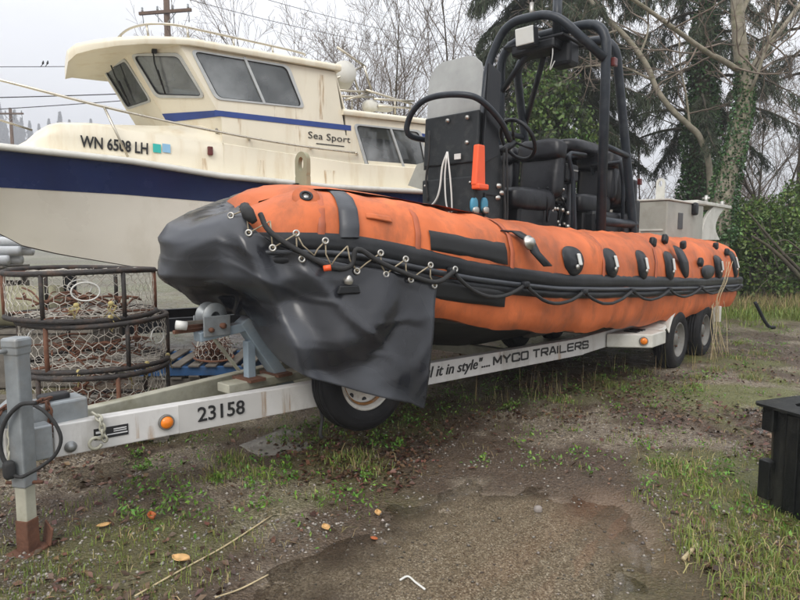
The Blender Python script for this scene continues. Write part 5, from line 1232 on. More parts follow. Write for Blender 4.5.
def gmat():
    m = bpy.data.materials.new('muddy_ground'); m.use_nodes = True; t = m.node_tree; b = t.nodes['Principled BSDF']; L_ = t.links.new
    tcn = t.nodes.new('ShaderNodeTexCoord'); co = tcn.outputs['Object']
    def nz(s, d=6, r=.6):
        n = t.nodes.new('ShaderNodeTexNoise'); n.inputs['Scale'].default_value = s; n.inputs['Detail'].default_value = d; n.inputs['Roughness'].default_value = r; L_(co, n.inputs['Vector']); return n.outputs['Fac']
    def ramp(f, stops):
        r = t.nodes.new('ShaderNodeValToRGB'); e = r.color_ramp.elements
        while len(e) < len(stops): e.new(.5)
        for q, (p, c) in zip(e, stops): q.position = p; q.color = (*c, 1) if len(c) == 3 else c
        L_(f, r.inputs['Fac']); return r.outputs['Color']
    def mix(f, a, c):
        x = t.nodes.new('ShaderNodeMix'); x.data_type = 'RGBA'; L_(f, x.inputs[0]); L_(a, x.inputs[6]); L_(c, x.inputs[7]); return x.outputs[2]
    def attr(n): a = t.nodes.new('ShaderNodeAttribute'); a.attribute_name = n; return a.outputs['Fac']
    vo = t.nodes.new('ShaderNodeTexVoronoi'); vo.inputs['Scale'].default_value = 150; L_(co, vo.inputs['Vector'])
    vo2 = t.nodes.new('ShaderNodeTexVoronoi'); vo2.inputs['Scale'].default_value = 70; L_(co, vo2.inputs['Vector'])
    sep = t.nodes.new('ShaderNodeSeparateColor'); L_(vo.outputs['Color'], sep.inputs[0])
    sep2 = t.nodes.new('ShaderNodeSeparateColor'); L_(vo2.outputs['Color'], sep2.inputs[0])
    grav = ramp(sep.outputs[0], [(0, (.06, .047, .033)), (.45, (.145, .115, .08)), (.8, (.25, .205, .145)), (1, (.50, .44, .35))])
    grav2 = ramp(sep2.outputs[0], [(0, (.055, .043, .030)), (.5, (.165, .125, .082)), (1, (.42, .355, .265))])
    gr = mix(ramp(nz(3.5), [(.38, (0, 0, 0)), (.62, (1, 1, 1))]), grav, grav2)
    mud = ramp(nz(34, 10, .8), [(.34, (.036, .025, .015)), (.55, (.095, .064, .040)), (.75, (.21, .155, .10))])
    mossc = ramp(nz(45, 10, .8), [(.36, (.05, .058, .014)), (.55, (.135, .148, .036)), (.75, (.27, .27, .075))])
    silt = ramp(nz(2.2, 4), [(.35, (.17, .10, .062)), (.65, (.28, .20, .135))])
    pgr = ramp(sep.outputs[1], [(0, (.12, .09, .058)), (.5, (.27, .21, .14)), (.85, (.40, .33, .235)), (1, (.62, .55, .44))]); gr = mix(attr('pud'), gr, pgr)
    c = mix(attr('mud'), gr, mud); c = mix(attr('moss'), c, mossc); c = mix(attr('silt'), c, silt)
    L_(c, b.inputs['Base Color'])
    rr_ = ramp(nz(5, 5), [(.35, (.2,) * 3), (.65, (.62,) * 3)]); L_(rr_, b.inputs['Roughness'])
    ad = t.nodes.new('ShaderNodeMath'); ad.operation = 'ADD'; L_(nz(45, 8, .75), ad.inputs[0])
    mu = t.nodes.new('ShaderNodeMath'); mu.operation = 'MULTIPLY'; mu.inputs[1].default_value = -.8; L_(vo2.outputs['Distance'], mu.inputs[0]); L_(mu.outputs[0], ad.inputs[1])
    bp = t.nodes.new('ShaderNodeBump'); bp.inputs['Strength'].default_value = .8; bp.inputs['Distance'].default_value = .02; L_(ad.outputs[0], bp.inputs['Height']); L_(bp.outputs[0], b.inputs['Normal'])
    return m
gnd = bigmesh('ground', np.c_[XX.ravel(), YY.ravel(), ZZ.ravel()], F, gmat(), smooth=True); tag(gnd, kind='structure')
def zones(x, y):
    P = np.c_[np.ravel(x), np.ravel(y)]; xx, yy = P.T
    sp_ = pud_s(xx, yy); inpud = smooth01((-.06 - sp_) / .32); ring = smooth01(1 - np.abs(sp_ - .12) / .5)
    n1, n2 = fbm(xx, yy, .9, 4), fbm(xx + 40, yy - 13, 2.1, 4)
    dist = np.hypot(xx, yy)
    mud = smooth01((n2 - .34) / .2) * (1 - inpud)
    mud = np.maximum(mud, .85 * ring * (1 - inpud))
    moss = smooth01((n1 - .47) / .14) * (1 - inpud) * (1 - .7 * ring)
    right = smooth01((xx - .3 * yy - .2) / 1.5); moss = np.clip(moss * (.55 + .6 * right) + .35 * smooth01((yy - 9) / 5), 0, 1)
    silt = np.zeros(len(P))
    silt = smooth01(.5 - (poly_sd(P, SMALL[2]) + (fbm(xx, yy, 3, 3) - .5) * .4) / .4) * .8
    return mud, moss, silt, inpud
mu_, mo_, si_, ip_ = zones(XX, YY)
for nm, arr in (('mud', mu_), ('moss', mo_ * .8), ('silt', si_ * .7), ('pud', ip_)):
    a = gnd.data.attributes.new(nm, 'FLOAT', 'POINT'); a.data.foreach_set('value', arr.astype(np.float32))
def wmat():
    m = bpy.data.materials.new('puddle_water'); m.use_nodes = True; t = m.node_tree; t.nodes.remove(t.nodes['Principled BSDF'])
    tr = t.nodes.new('ShaderNodeBsdfTransparent'); tr.inputs['Color'].default_value = (.97, .96, .93, 1)
    gl = t.nodes.new('ShaderNodeBsdfGlossy'); gl.inputs['Roughness'].default_value = .03
    fr = t.nodes.new('ShaderNodeFresnel'); fr.inputs['IOR'].default_value = 1.33
    n = t.nodes.new('ShaderNodeTexNoise'); n.inputs['Scale'].default_value = 9; bp = t.nodes.new('ShaderNodeBump'); bp.inputs['Strength'].default_value = .05; bp.inputs['Distance'].default_value = .01
    tcn = t.nodes.new('ShaderNodeTexCoord'); t.links.new(tcn.outputs['Object'], n.inputs['Vector']); t.links.new(n.outputs['Fac'], bp.inputs['Height']); t.links.new(bp.outputs[0], gl.inputs['Normal']); t.links.new(bp.outputs[0], fr.inputs['Normal'])
    ms = t.nodes.new('ShaderNodeMixShader'); t.links.new(fr.outputs[0], ms.inputs[0]); t.links.new(tr.outputs[0], ms.inputs[1]); t.links.new(gl.outputs[0], ms.inputs[2]); t.links.new(ms.outputs[0], t.nodes['Material Output'].inputs['Surface'])
    return m
WM = wmat()
def grow_poly(q, k):
    c = np.mean(q, axis=0); return [tuple(c + (np.array(p_) - c) * (1 + k / max(.1, np.hypot(*(np.array(p_) - c))))) for p_ in q]
def puddle(q, z, grow=.35):
    q2 = grow_poly(q, grow)
    if sum(q2[i - 1][0] * q2[i][1] - q2[i][0] * q2[i - 1][1] for i in range(len(q2))) < 0: q2 = q2[::-1]
    o = MB().add([(x, y, z) for x, y in q2], [tuple(range(len(q2)))]).build('puddle', WM); return tag(o, kind='structure')
puddle(PUD, -.018, .3)
for q in SMALL: 
    if q is not SMALL[2]: puddle(q, -.012, .12)
slab = MB()
for q in CONC:
    z = .003; slab.prism([(x, y, -.05) for x, y in q], (0, 0, .058))
tag(slab.build('concrete_slab', M['concrete'], bevel=.012), 'broken wet concrete slab set in the mud ahead of the spare wheel', 'slab')
# ------------------------------------------------ scattering
def gh(P): return ground_z(P[:, 0], P[:, 1])
def scatter_px(n, x0, x1, y0, y1, dens):
    """random ground points, evenly spread as seen from the road, kept with probability dens(x, y, px, py)"""
    px, py = rs.uniform(x0, x1, n), rs.uniform(y0, y1, n); W = np.array([ground(a, b)[:2] for a, b in zip(px, py)])
    k = rs.rand(n) < dens(W[:, 0], W[:, 1], px, py); return W[k], px[k], py[k]
def blades(P, nper, h0, h1, spread, wd, name, m, lean=.5):
    n = len(P) * nper; base = np.repeat(P, nper, 0) + rs.normal(0, spread, (n, 2)); z = gh(base)
    ok = z > -.019; base, z = base[ok], z[ok]; n = len(base)
    h = rs.uniform(h0, h1, n) * rs.uniform(.6, 1, n); an = rs.uniform(0, 2 * np.pi, n); ln = np.abs(rs.normal(0, lean, n)) * h
    d = np.c_[np.cos(an), np.sin(an)]; a2 = an + np.pi / 2 + rs.normal(0, .5, n); s = np.c_[np.cos(a2), np.sin(a2)] * (wd * rs.uniform(.6, 1.3, n))[:, None]
    p0 = np.c_[base, z - .004]; p1 = np.c_[base + d * (ln * .35)[:, None], z + h * .62]; p2 = np.c_[base + d * ln[:, None], z + h * np.clip(1.05 - ln / h * .35, .3, 1)]
    s3 = np.c_[s, np.zeros(n)]
    V = np.stack([p0 - s3, p0 + s3, p1 - s3 * .8, p1 + s3 * .8, p2 - s3 * .12, p2 + s3 * .12], 1).reshape(-1, 3)
    b = (np.arange(n) * 6)[:, None]; Fq = np.concatenate([b + np.array([0, 1, 3, 2]), b + np.array([2, 3, 5, 4])])
    o = bigmesh(name, V, Fq, m); return tag(o, kind='stuff')
def pud_free(x, y): return (poly_sd(np.c_[x, y], PUD) > .10)
def g_dens(x, y, px, py):
    n1 = fbm(x, y, 1.6, 4); right = smooth01((px - 560) / 120); d = smooth01((n1 - .50) / .14) * .8
    d = d * (.55 + .75 * right) + .22 * smooth01((py - 480) / 60) * (px < 260) * (.4 + fbm(x, y, 6, 2)) + .3 * smooth01((px - 650) / 60) * smooth01((py - 470) / 40)
    d += .35 * smooth01(1 - np.abs(py - (445 - .24 * (px - 330))) / 26) * (px > 200) * (px < 640) * smooth01((n1 - .40) / .12)
    return np.clip(d, 0, 1) * pud_free(x, y)
G1, _, _ = scatter_px(7500, -60, 860, 296, 680, g_dens)
blades(G1, 8, .018, .055, .035, .0020, 'grass', M['grass'])
G2, _, _ = scatter_px(2600, -60, 860, 296, 680, lambda x, y, a, b: np.clip(g_dens(x, y, a, b) * .5 + .12, 0, 1) * pud_free(x, y))
blades(G2, 7, .02, .06, .05, .0020, 'dry_grass', M['grass_dry'], .9)
# taller tufts
TU = [(460, 0)]
tuf = [ground(a, b)[:2] for a, b in ((480, 290 + 0), ) if False]
tuf = np.array([ground(a, b)[:2] for a, b in ((230, 462), (218, 480), (243, 470), (262, 478), (345, 463), (360, 458), (372, 470), (150, 440), (562, 402), (600, 380), (612, 386), (640, 375), (690, 470), (676, 478), (700, 492), (665, 468), (755, 500), (720, 560), (742, 545), (785, 575), (795, 540), (760, 560), (700, 560), (690, 540), (770, 590), (735, 590), (715, 372), (735, 360), (760, 356), (780, 300), (765, 315), (790, 310), (750, 380), (738, 345), (690, 388), (700, 380), (790, 590), (780, 560))])
blades(tuf, 80, .03, .095, .06, .0026, 'grass_tufts', M['grass'], .8)
blades(tuf, 30, .03, .11, .09, .0025, 'dry_tufts', M['grass_dry'], .8)
stk_ = np.array([ground(a, b)[:2] for a, b in ((530, 392), (548, 395), (560, 388), (505, 400), (620, 372), (655, 372), (690, 372), (708, 366), (716, 362), (722, 356), (540, 400), (585, 392), (470, 402), (150, 372), (165, 368))])
blades(stk_, 9, .12, .42, .06, .0022, 'dry_stalks', M['grass_dry'], .3)
rg_ = np.c_[rs.uniform(6.5, 14, 700), rs.uniform(11.5, 14.4, 700)]
blades(rg_, 14, .10, .34, .12, .006, 'rough_green_grass', M['grass'], .6)
far = np.c_[rs.uniform(5.5, 20, 2600), rs.uniform(10.5, 19, 2600)]; far = far[fbm(far[:, 0], far[:, 1], .6, 3) > .42]
blades(far, 9, .05, .16, .10, .006, 'far_grass', M['grass'], .6)
rough = np.c_[rs.uniform(6.5, 14, 520), rs.uniform(12.6, 14.6, 520)]
blades(rough, 12, .12, .5, .12, .006, 'rough_dry_grass', M['grass_dry'], .6)
def leafcloud(name, C, size, m, parent=None, aspect=.55, drop=.0, up=None, kind=None, jitter=.35):
    """one folded leaf (2 quads) at each centre"""
    n = len(C); a = rs.normal(0, 1, (n, 3)); 
    if drop: a[:, 2] -= drop
    a /= np.linalg.norm(a, axis=1)[:, None]; b = rs.normal(0, 1, (n, 3))
    if up is not None: b[:, 2] *= .3
    b -= a * (a * b).sum(1)[:, None]; b /= np.linalg.norm(b, axis=1)[:, None]; c = np.cross(a, b)
    s = (size * rs.uniform(1 - jitter, 1 + jitter, n))[:, None]; w_ = s * aspect
    p0 = C - a * s * .5; p2 = C + a * s * .5; mid = C + c * s * .08
    V = np.stack([p0, mid - b * w_ * .5 - c * s * .1, p2, mid, mid + b * w_ * .5 - c * s * .1], 1).reshape(-1, 3)
    k = (np.arange(n) * 5)[:, None]; Fq = np.concatenate([k + np.array([0, 3, 2, 1]), k + np.array([0, 4, 2, 3])])
    o = bigmesh(name, V, Fq, m, parent)
    if kind: tag(o, kind=kind)
    return o
def flatleaves(name, P, size, m, lift=.008, tilt=.35, kind='stuff', aspect=.6):
    n = len(P); z = gh(P) + lift; an = rs.uniform(0, 6.28, n); a = np.c_[np.cos(an), np.sin(an), rs.normal(0, tilt, n)]; b = np.c_[-np.sin(an), np.cos(an), rs.normal(0, tilt, n)]
    s = (size * rs.uniform(.5, 1.4, n))[:, None]; C = np.c_[P, z]; cup = np.c_[np.zeros((n, 2)), rs.uniform(.0, .3, n)] * s
    V = np.stack([C - a * s * .5 + cup * .3, C - b * s * aspect * .5 + cup, C + a * s * .5 + cup * .3, C + b * s * aspect * .5 + cup * rs.uniform(0, 1, (n, 1)), C], 1).reshape(-1, 3)
    k = (np.arange(n) * 5)[:, None]; Fq = np.concatenate([k + np.array([0, 1, 2, 4]), k + np.array([0, 4, 2, 3])])
    return tag(bigmesh(name, V, Fq, m), kind=kind)
LF, _, _ = scatter_px(42000, -40, 850, 300, 620, lambda x, y, a, b: np.clip(.05 + .9 * smooth01((fbm(x + 9, y, 1.1, 4) - .43) / .14) * smooth01((b - 320) / 60) * (.35 + .65 * (a > 280)) * (1 - .8 * smooth01((b - 470) / 40)), 0, 1) * pud_free(x, y))
flatleaves('dead_leaves', LF, .038, M['deadleaf'])
PB_, _, _ = scatter_px(42000, -40, 850, 330, 640, lambda x, y, a, b: np.clip(.25 + .6 * smooth01((fbm(x - 9, y, 2.1, 4) - .42) / .2), 0, 1) * np.where(pud_free(x, y), 1, .35))
def pebbles(P, name, s0, s1):
    n = len(P); ph = (1 + 5 ** .5) / 2
    O = np.array([(1, 0, 0), (0, 1, 0), (-1, 0, 0), (0, -1, 0), (0, 0, 1), (0, 0, -1)], float)
    F0 = np.array([(0, 1, 4), (1, 2, 4), (2, 3, 4), (3, 0, 4), (1, 0, 5), (2, 1, 5), (3, 2, 5), (0, 3, 5)])
    s = s0 + (s1 - s0) * rs.rand(n) ** 3.5; V = O[None] * (s[:, None, None] * rs.uniform(.6, 1.3, (n, 6, 1))); V[:, :, 2] *= .6
    an = rs.uniform(0, 6.28, n); c_, s_ = np.cos(an)[:, None], np.sin(an)[:, None]; V = np.stack([V[:, :, 0] * c_ - V[:, :, 1] * s_, V[:, :, 0] * s_ + V[:, :, 1] * c_, V[:, :, 2]], -1)
    V += np.c_[P, gh(P) + s * .15][:, None, :]
    return tag(bigmesh(name, V.reshape(-1, 3), (np.arange(n) * 6)[:, None, None] * 1 + F0[None] if False else ((np.arange(n) * 6)[:, None, None] + F0[None]).reshape(-1, 3), M['stone']), kind='stuff')
pebbles(PB_, 'gravel', .0022, .014)
# low broad-leaved weeds
WP, _, _ = scatter_px(2600, 120, 830, 330, 600, lambda x, y, a, b: np.clip(.10 + .9 * smooth01((fbm(x + 3, y + 8, 1.7, 3) - .50) / .12), 0, 1) * (b < 545) * pud_free(x, y) * (.25 + .75 * (np.abs(b - (440 - .24 * (a - 330))) < 36)))
wp = []
for (x, y) in WP:
    k = rs.randint(5, 18); r_ = rs.uniform(.012, .06)
    for j in range(k): wp.append((x + rs.normal(0, r_), y + rs.normal(0, r_), rs.uniform(.01, .06)))
for (px, y, n_, rx) in ((600, 378, 40, .13), (614, 409, 30, .09), (640, 393, 40, .14), (655, 384, 40, .14), (690, 392, 60, .18), (708, 377, 60, .2), (730, 358, 80, .25), (748, 345, 80, .28), (765, 352, 60, .25), (722, 335, 70, .25), (745, 318, 80, .4), (775, 330, 60, .3), (700, 345, 50, .2), (620, 372, 40, .15), (560, 402, 40, .12), (580, 392, 40, .14), (532, 398, 40, .12), (230, 465, 50, .07), (215, 482, 40, .06), (145, 468, 60, .05), (292, 478, 40, .05), (285, 470, 30, .04), (365, 478, 30, .05), (505, 410, 40, .10), (445, 410, 50, .12), (405, 425, 50, .12), (380, 440, 50, .1), (662, 470, 50, .1), (690, 478, 60, .12), (720, 470, 50, .1), (645, 448, 40, .08), (180, 505, 20, .03)):
    q_ = ground(px, y)
    for j in range(n_): wp.append((q_[0] + rs.normal(0, rx * .6), q_[1] + rs.normal(0, rx * .6), abs(rs.normal(0, .025)) + .008))
wp = np.array(wp); wp[:, 2] += ground_z(wp[:, 0], wp[:, 1])
leafcloud('weeds', wp, .028, M['weed'], aspect=.45, up=1, kind='stuff')
# single leaves, stones and sticks one can point at
def one_leaf(px, py, s, m, label, name='fallen_leaf', curl=.25):
    P = ground(px, py); z = float(ground_z(np.array([P[0]]), np.array([P[1]]))[0]) + .008; an = rs.uniform(0, 6.28); mb = MB(); rows = []
    for a in np.linspace(-1, 1, 7):
        wv = (1 - abs(a) ** 2.2) * .6 + .05
        rows.append([(P[0] + s * (a * math.cos(an) - b * wv * math.sin(an)), P[1] + s * (a * math.sin(an) + b * wv * math.cos(an)), z + s * curl * (b * b + .4 * a * a)) for b in np.linspace(-1, 1, 5)])
    o = mb.grid(rows).build(name, m, solid=.002); return tag(o, label, 'leaf')
M['leaf_orange'] = mat('orange_leaf', (.34, .09, .025), .5, .3, 30); M['leaf_tan'] = mat('tan_leaf', (.5, .3, .12), .6, .25, 30)
one_leaf(152, 523, .035, M['leaf_orange'], 'curled orange brown leaf lying in the mossy gravel left of the puddle', curl=.7)
one_leaf(104, 530, .035, M['leaf_tan'], 'flat tan leaf on the mossy gravel nearer the rusty jack foot')
one_leaf(181, 562, .05, M['leaf_tan'], 'long tan leaf beside the straw stalk at lower left')
one_leaf(326, 529, .035, M['leaf_tan'], 'broad yellow tan leaf at the near edge of the puddle')
one_leaf(374, 537, .022, M['leaf_orange'], 'small orange leaf fallen in the puddle edge')
one_leaf(378, 513, .03, M['leaf_tan'], 'pale pinkish leaf above the small orange one', curl=.5)
def stick(pts, r, m, name, label, cat):
    P_ = [Vector(ground(a, b)) for a, b in pts]
    for p_ in P_: p_.z = float(ground_z(np.array([p_.x]), np.array([p_.y]))[0]) + r + .003
    return tag(MB().tube(smoothline(P_, 5), r, 6).build(name, m), label, cat)
stick([(135, 598), (180, 572), (225, 548), (272, 517)], .0045, M['straw'], 'straw_stalk', 'long pale straw stalk lying across the mud at lower left', 'stalk')
stick([(215, 598), (240, 588), (268, 572)], .004, M['straw'], 'straw_stalk', 'short straw stalk at the bottom edge left of the puddle', 'stalk')
stick([(400, 577), (408, 573), (416, 579), (425, 586)], .005, M['white_plastic'], 'white_twig', 'forked white twig lying in the shallow puddle', 'twig')
stick([(683, 562), (690, 556), (697, 549)], .011, M['straw'], 'wood_scrap', 'short pale stick in the grass right of the puddle', 'stick')
st_ = ground(538, 508); tag(MB().sell((st_[0], st_[1], -.008), (.05, .04, .045), .8, n=10, m=7).build('stone', M['stone']), 'single dark stone standing out of the puddle', 'stone')
bl = MB(); P_ = [Vector(ground(757, 327)), Vector(ground(772, 328))]
p0 = Vector(ground(768, 329)); q0 = at(755, 302, p0.y)
bl.tube(smoothline([p0 + Vector((.12, 0, .03)), p0 + Vector((.02, 0, .04)), Vector(at(764, 320, p0.y)), Vector(at(760, 312, p0.y)), Vector(q0)], 5), [.03] * 21, 8)
tag(bl.build('bent_stake', M['black_paint']), 'thin black bent stake sticking out of the ground behind the boat stern', 'stake')
vn = MB(); r9 = random.Random(12)
for k in range(9):
    t_ = -1.0 - r9.uniform(0, .6); l_ = 1.24 + r9.uniform(0, .06); zt_ = r9.uniform(.68, .78); P_ = [Vector(BF.w(t_, l_, zt_)), Vector(BF.w(t_ + r9.gauss(0, .08), l_ + .03, zt_ * .6)), Vector(BF.w(t_ + r9.gauss(0, .18), l_ + .06 + r9.uniform(0, .1), .02))]
    vn.tube(smoothline(P_, 5), .003, 5)
for k in range(4):
    t_ = -1.3 - r9.uniform(0, .3); P_ = [Vector(BF.w(t_, 1.30, .02)), Vector(BF.w(t_ + .1, 1.28, .7)), Vector(BF.w(t_ - .1 + r9.gauss(0, .1), 1.32, 1.0)), Vector(BF.w(t_ - .3 + r9.gauss(0, .1), 1.30, 1.25))]
    vn.tube(smoothline(P_, 6), .003, 5)
tag(vn.build('dry_vine', M['straw']), 'straw coloured dry vines climbing over the rearmost trailer wheel', 'vine')
# ------------------------------------------------ black bin at the right edge
bp_ = ground(783, 503); bw_ = thing('black_bin', 'black streaky plastic bin with a flat rim, cut by the right edge', 'bin', (2.44, 3.16, 0), math.radians(21))
hb2 = .60
def oct_(s, ch, z): return [(-s + ch, -s, z), (s - ch, -s, z), (s, -s + ch, z), (s, s - ch, z), (s - ch, s, z), (-s + ch, s, z), (-s, s - ch, z), (-s, -s + ch, z)]
bm_ = MB(); rows = [oct_(.275, .05, .0), oct_(.28, .05, .01), oct_(.28, .05, .30), oct_(.285, .05, hb2 - .02), oct_(.27, .05, hb2 - .01), oct_(.25, .05, .1)]
bm_.grid([r + [r[0]] for r in rows], smooth=False).add(rows[0], [tuple(range(7, -1, -1))]); bm_.build('body', M['blackbox'], bw_, bevel=.008)
rim_ = MB(); a_, b2_ = oct_(.335, .03, hb2), oct_(.2, .03, hb2 + .004)
rim_.grid([oct_(.335, .03, hb2 - .015) + [oct_(.335, .03, hb2 - .015)[0]], a_ + [a_[0]], b2_ + [b2_[0]]], smooth=False); rim_.build('rim', M['blackbox'], bw_, solid=.006)
for (dx, dy, z0_, z1_, t_) in ((-.285, .25, .06, .28, .07), (-.285, .25, .45, .585, .06), (-.282, .12, .03, hb2 - .03, .02), (-.282, -.04, .03, hb2 - .03, .02), (-.282, -.2, .03, hb2 - .03, .02)):
    MB().box((dx, dy, (z0_ + z1_) / 2), (t_, .07 if dx < -.2 else .03, z1_ - z0_)).build('rib', M['blackbox'], bw_, bevel=.006)
# ================================================================== crab pots, pallets, clutter
def ring(mb, c, r, rad, n=44, wob=.004):
    mb.tube([(c[0] + r * math.cos(a) * (1 + wob * math.sin(3 * a)), c[1] + r * math.sin(a), c[2] + wob * 2 * math.sin(2 * a + c[2] * 9)) for a in np.linspace(0, 2 * math.pi, n, endpoint=False)], rad, 8, closed=True)
def hexnet(mb, f, U, V_, rad=.0028):
    """f(u,v)->point; hexagon mesh of U columns and V rows"""
    for i in range(U):
        for j in range(V_):
            u = (i + .5 * (j % 2)) / U; v0 = j / V_; dv_ = 1 / V_; du = .5 / U
            w1 = .3 * dv_
            jt = lambda p_: p_ + Vector((.008 * N3(p_.x * 31, p_.y * 31, p_.z * 31), .008 * N3(p_.x * 31 + 9, p_.y * 31, p_.z * 31), .016 * N3(p_.x * 31, p_.y * 31 + 9, p_.z * 31))); a = jt(f(u, v0)); b = jt(f(u, v0 + dv_ * .55)); c = jt(f(u + du, v0 + dv_)); d = jt(f(u - du, v0 + dv_))
            mb.tube([a, b], rad, 4, cap=False); mb.tube([b, c], rad, 4, cap=False); mb.tube([b, d], rad, 4, cap=False)
def make_pot(r, h, label, mat_bar='potbar', loc3=(0, 0, 0), rz=0, skip=False):
    p = thing('crab_pot', label, 'crab pot', loc3, rz, 'crab pots in the stack')
    for z, nm in ((.018, 'base_ring'), (h - .018, 'top_ring')):
        mb = MB(); ring(mb, (0, 0, z), r, .020); mb.build(nm, M[mat_bar], p)
    for k in range(6):
        a = k * math.pi / 3 + .3; MB().tube([(r * math.cos(a), r * math.sin(a), .02), (r * 1.005 * math.cos(a), r * 1.005 * math.sin(a), h / 2), (r * math.cos(a), r * math.sin(a), h - .02)], .016, 8).build('upright', M[mat_bar] if k % 3 else M['rustbar'], p)
    nb = MB(); hexnet(nb, lambda u, v: Vector((r * .985 * math.cos(2 * math.pi * u), r * .985 * math.sin(2 * math.pi * u), .025 + v * (h - .05))) + Vector((0, 0, .006 * math.sin(u * 70))), 42, 5, .0023); nb.build('side_netting', M['potmesh'], p)
    for z, nm in ((.03, 'base_netting'), (h - .03, 'lid_netting')):
        nb = MB(); hexnet(nb, lambda u, v, z=z: Vector((r * .97 * (1 - v * .86) * math.cos(2 * math.pi * u), r * .97 * (1 - v * .86) * math.sin(2 * math.pi * u), z + .012 * math.sin(9 * u + 7 * v))), 30, 6, .0024); nb.build(nm, M['potmesh'], p)
        cb = MB(); cb.tube([(-r, 0, z), (0, .02, z), (r, 0, z)], .011, 6).tube([(-.1, -r, z), (0, 0, z), (.15, r * .98, z)], .011, 6); cb.build('cross_bar', M['rustbar'], p)
    sc2 = MB(); r5 = random.Random(int(h * 1000) + len(label))
    for k in range(26):
        a_ = r5.uniform(0, 6.28); q_ = Vector((r5.uniform(0, r * .85) * math.cos(a_), r5.uniform(0, r * .85) * math.sin(a_), r5.uniform(.05, .16))); dd_ = Vector((r5.gauss(0, 1), r5.gauss(0, 1), r5.gauss(0, .25))).normalized() * r5.uniform(.06, .2)
        sc2.tube(smoothline([q_ - dd_, q_ + Vector((0, 0, .03)), q_ + dd_], 3), r5.uniform(.004, .010), 5)
    tag(sc2.build('debris', M['rustbar'], p), kind='stuff')
    for a0, tz in ((-1.25, .6), (1.9, .5)):
        c = Vector((r * 1.0 * math.cos(a0), r * 1.0 * math.sin(a0), h * tz)); u_ = Vector((-math.sin(a0), math.cos(a0), 0))
        MB().tube([c + u_ * .09 * math.cos(q_) + Vector((0, 0, .065 * math.sin(q_))) for q_ in np.linspace(0, 2 * math.pi, 20, endpoint=False)], .006, 6, closed=True).build('escape_ring', M['white_plastic'], p)
    for k in range(3):
        a = rs.uniform(-2.6, -.4); c = Vector((r * math.cos(a), r * math.sin(a), h * rs.choice([.08, .35, .95])))
        kb = MB().sell(c, (.04, .03, .035), .9, n=10, m=8)
        for q5 in range(6): kb.tube([c, c + Vector((rs.normal(0, .018), -.012, rs.uniform(-.05, -.01))), c + Vector((rs.normal(0, .03), rs.normal(-.01, .012), rs.uniform(-.13, -.04)))], .003, 4)
        kb.build('bait_knot', M['cordy'], p)
    return p
pc_ = np.array((-2.45, 4.62)); PH = .37; zb0_ = .20
labs = ['uppermost round crab pot of the stack, its white netting and escape ring in full view', 'middle round crab pot, its rusty bars showing, beneath the uppermost', 'lowest round crab pot, a yellow rope knot on it, standing on the blue edged pallet']
for k in range(3):
    make_pot(.52 if k else .515, PH, labs[k], 'potbar', (pc_[0] + (0, .07, .08)[k] , pc_[1] + (0, .03, .0)[k], zb0_ + PH * (2 - k) + .0), (.2, 1.1, 2.0)[k])
def pallet(c, rz, label, edge='wood_blue', z=0, sx=1.2, sy=1.0):
    p = thing('pallet', label, 'pallet', (c[0], c[1], z), rz)
    for l in (-.45, 0, .45):
        MB().box((0, l, .055), (sx, .045, .09)).build('stringer', M[edge], p, bevel=.004)
    for k in range(7): MB().box((-sx / 2 + .06 + k * (sx - .12) / 6, 0, .111), (.11, sy, .02), Matrix.Rotation(rs.normal(0, .01), 3, 'Z')).build('deck_board', M['wood_grey'], p, bevel=.003)
    for k in range(3): MB().box((-sx / 2 + .06 + k * (sx - .12) / 2, 0, -.0 + .006), (.1, sy, .012)).build('base_board', M['wood_grey'], p)
    return p
pallet((-2.45, 4.75), .25, 'weathered pallet directly beneath the stack of crab pots', 'wood_grey', 0.006)
pallet((-2.16, 6.55), .1, 'weathered grey pallet at the bottom of the pair behind the winch stand', 'wood_grey', 0.006)
pallet((-2.14, 6.53), .06, 'weathered pallet with blue stringers, on top of the pair behind the winch stand', 'wood_blue', .134)
pf = MB()
for k in range(2): pf.box((-2.45 + .5 * (k - .5) * 2, 4.75, .158), (.1, 1.0, .07))
tag(pf.build('timber_packer', M['wood_grey'], bevel=.005), 'pair of grey timbers packed between pallet and lowest crab pot', 'timber')
# heap of twigs in an old netting basket on the blue edged pallet
tb = thing('netting_basket', 'small netting basket full of rusty brown twigs on the blue pallet', 'basket', (-1.98, 6.3, .256))
mb = MB(); ring(mb, (0, 0, .03), .2, .012); ring(mb, (0, 0, .3), .14, .008); mb.build('hoops', M['rustbar'], tb)
nb = MB(); hexnet(nb, lambda u, v: Vector(((.2 - .06 * v) * math.cos(2 * math.pi * u), (.2 - .06 * v) * math.sin(2 * math.pi * u), .03 + .27 * v)), 18, 4); nb.build('netting', M['potmesh'], tb)
mb = MB()
for k in range(150):
    a = rs.uniform(0, 6.28); r_ = rs.uniform(0, .18); c = Vector((r_ * math.cos(a), r_ * math.sin(a), rs.uniform(.02, .22))); d = Vector(rs.normal(0, 1, 3)); d.z *= .6; d.normalize()
    mb.tube([c - d * .07, c + Vector(rs.normal(0, .01, 3)), c + d * .07], .005, 4)
tag(mb.build('twigs', M['rust'], tb), kind='stuff')
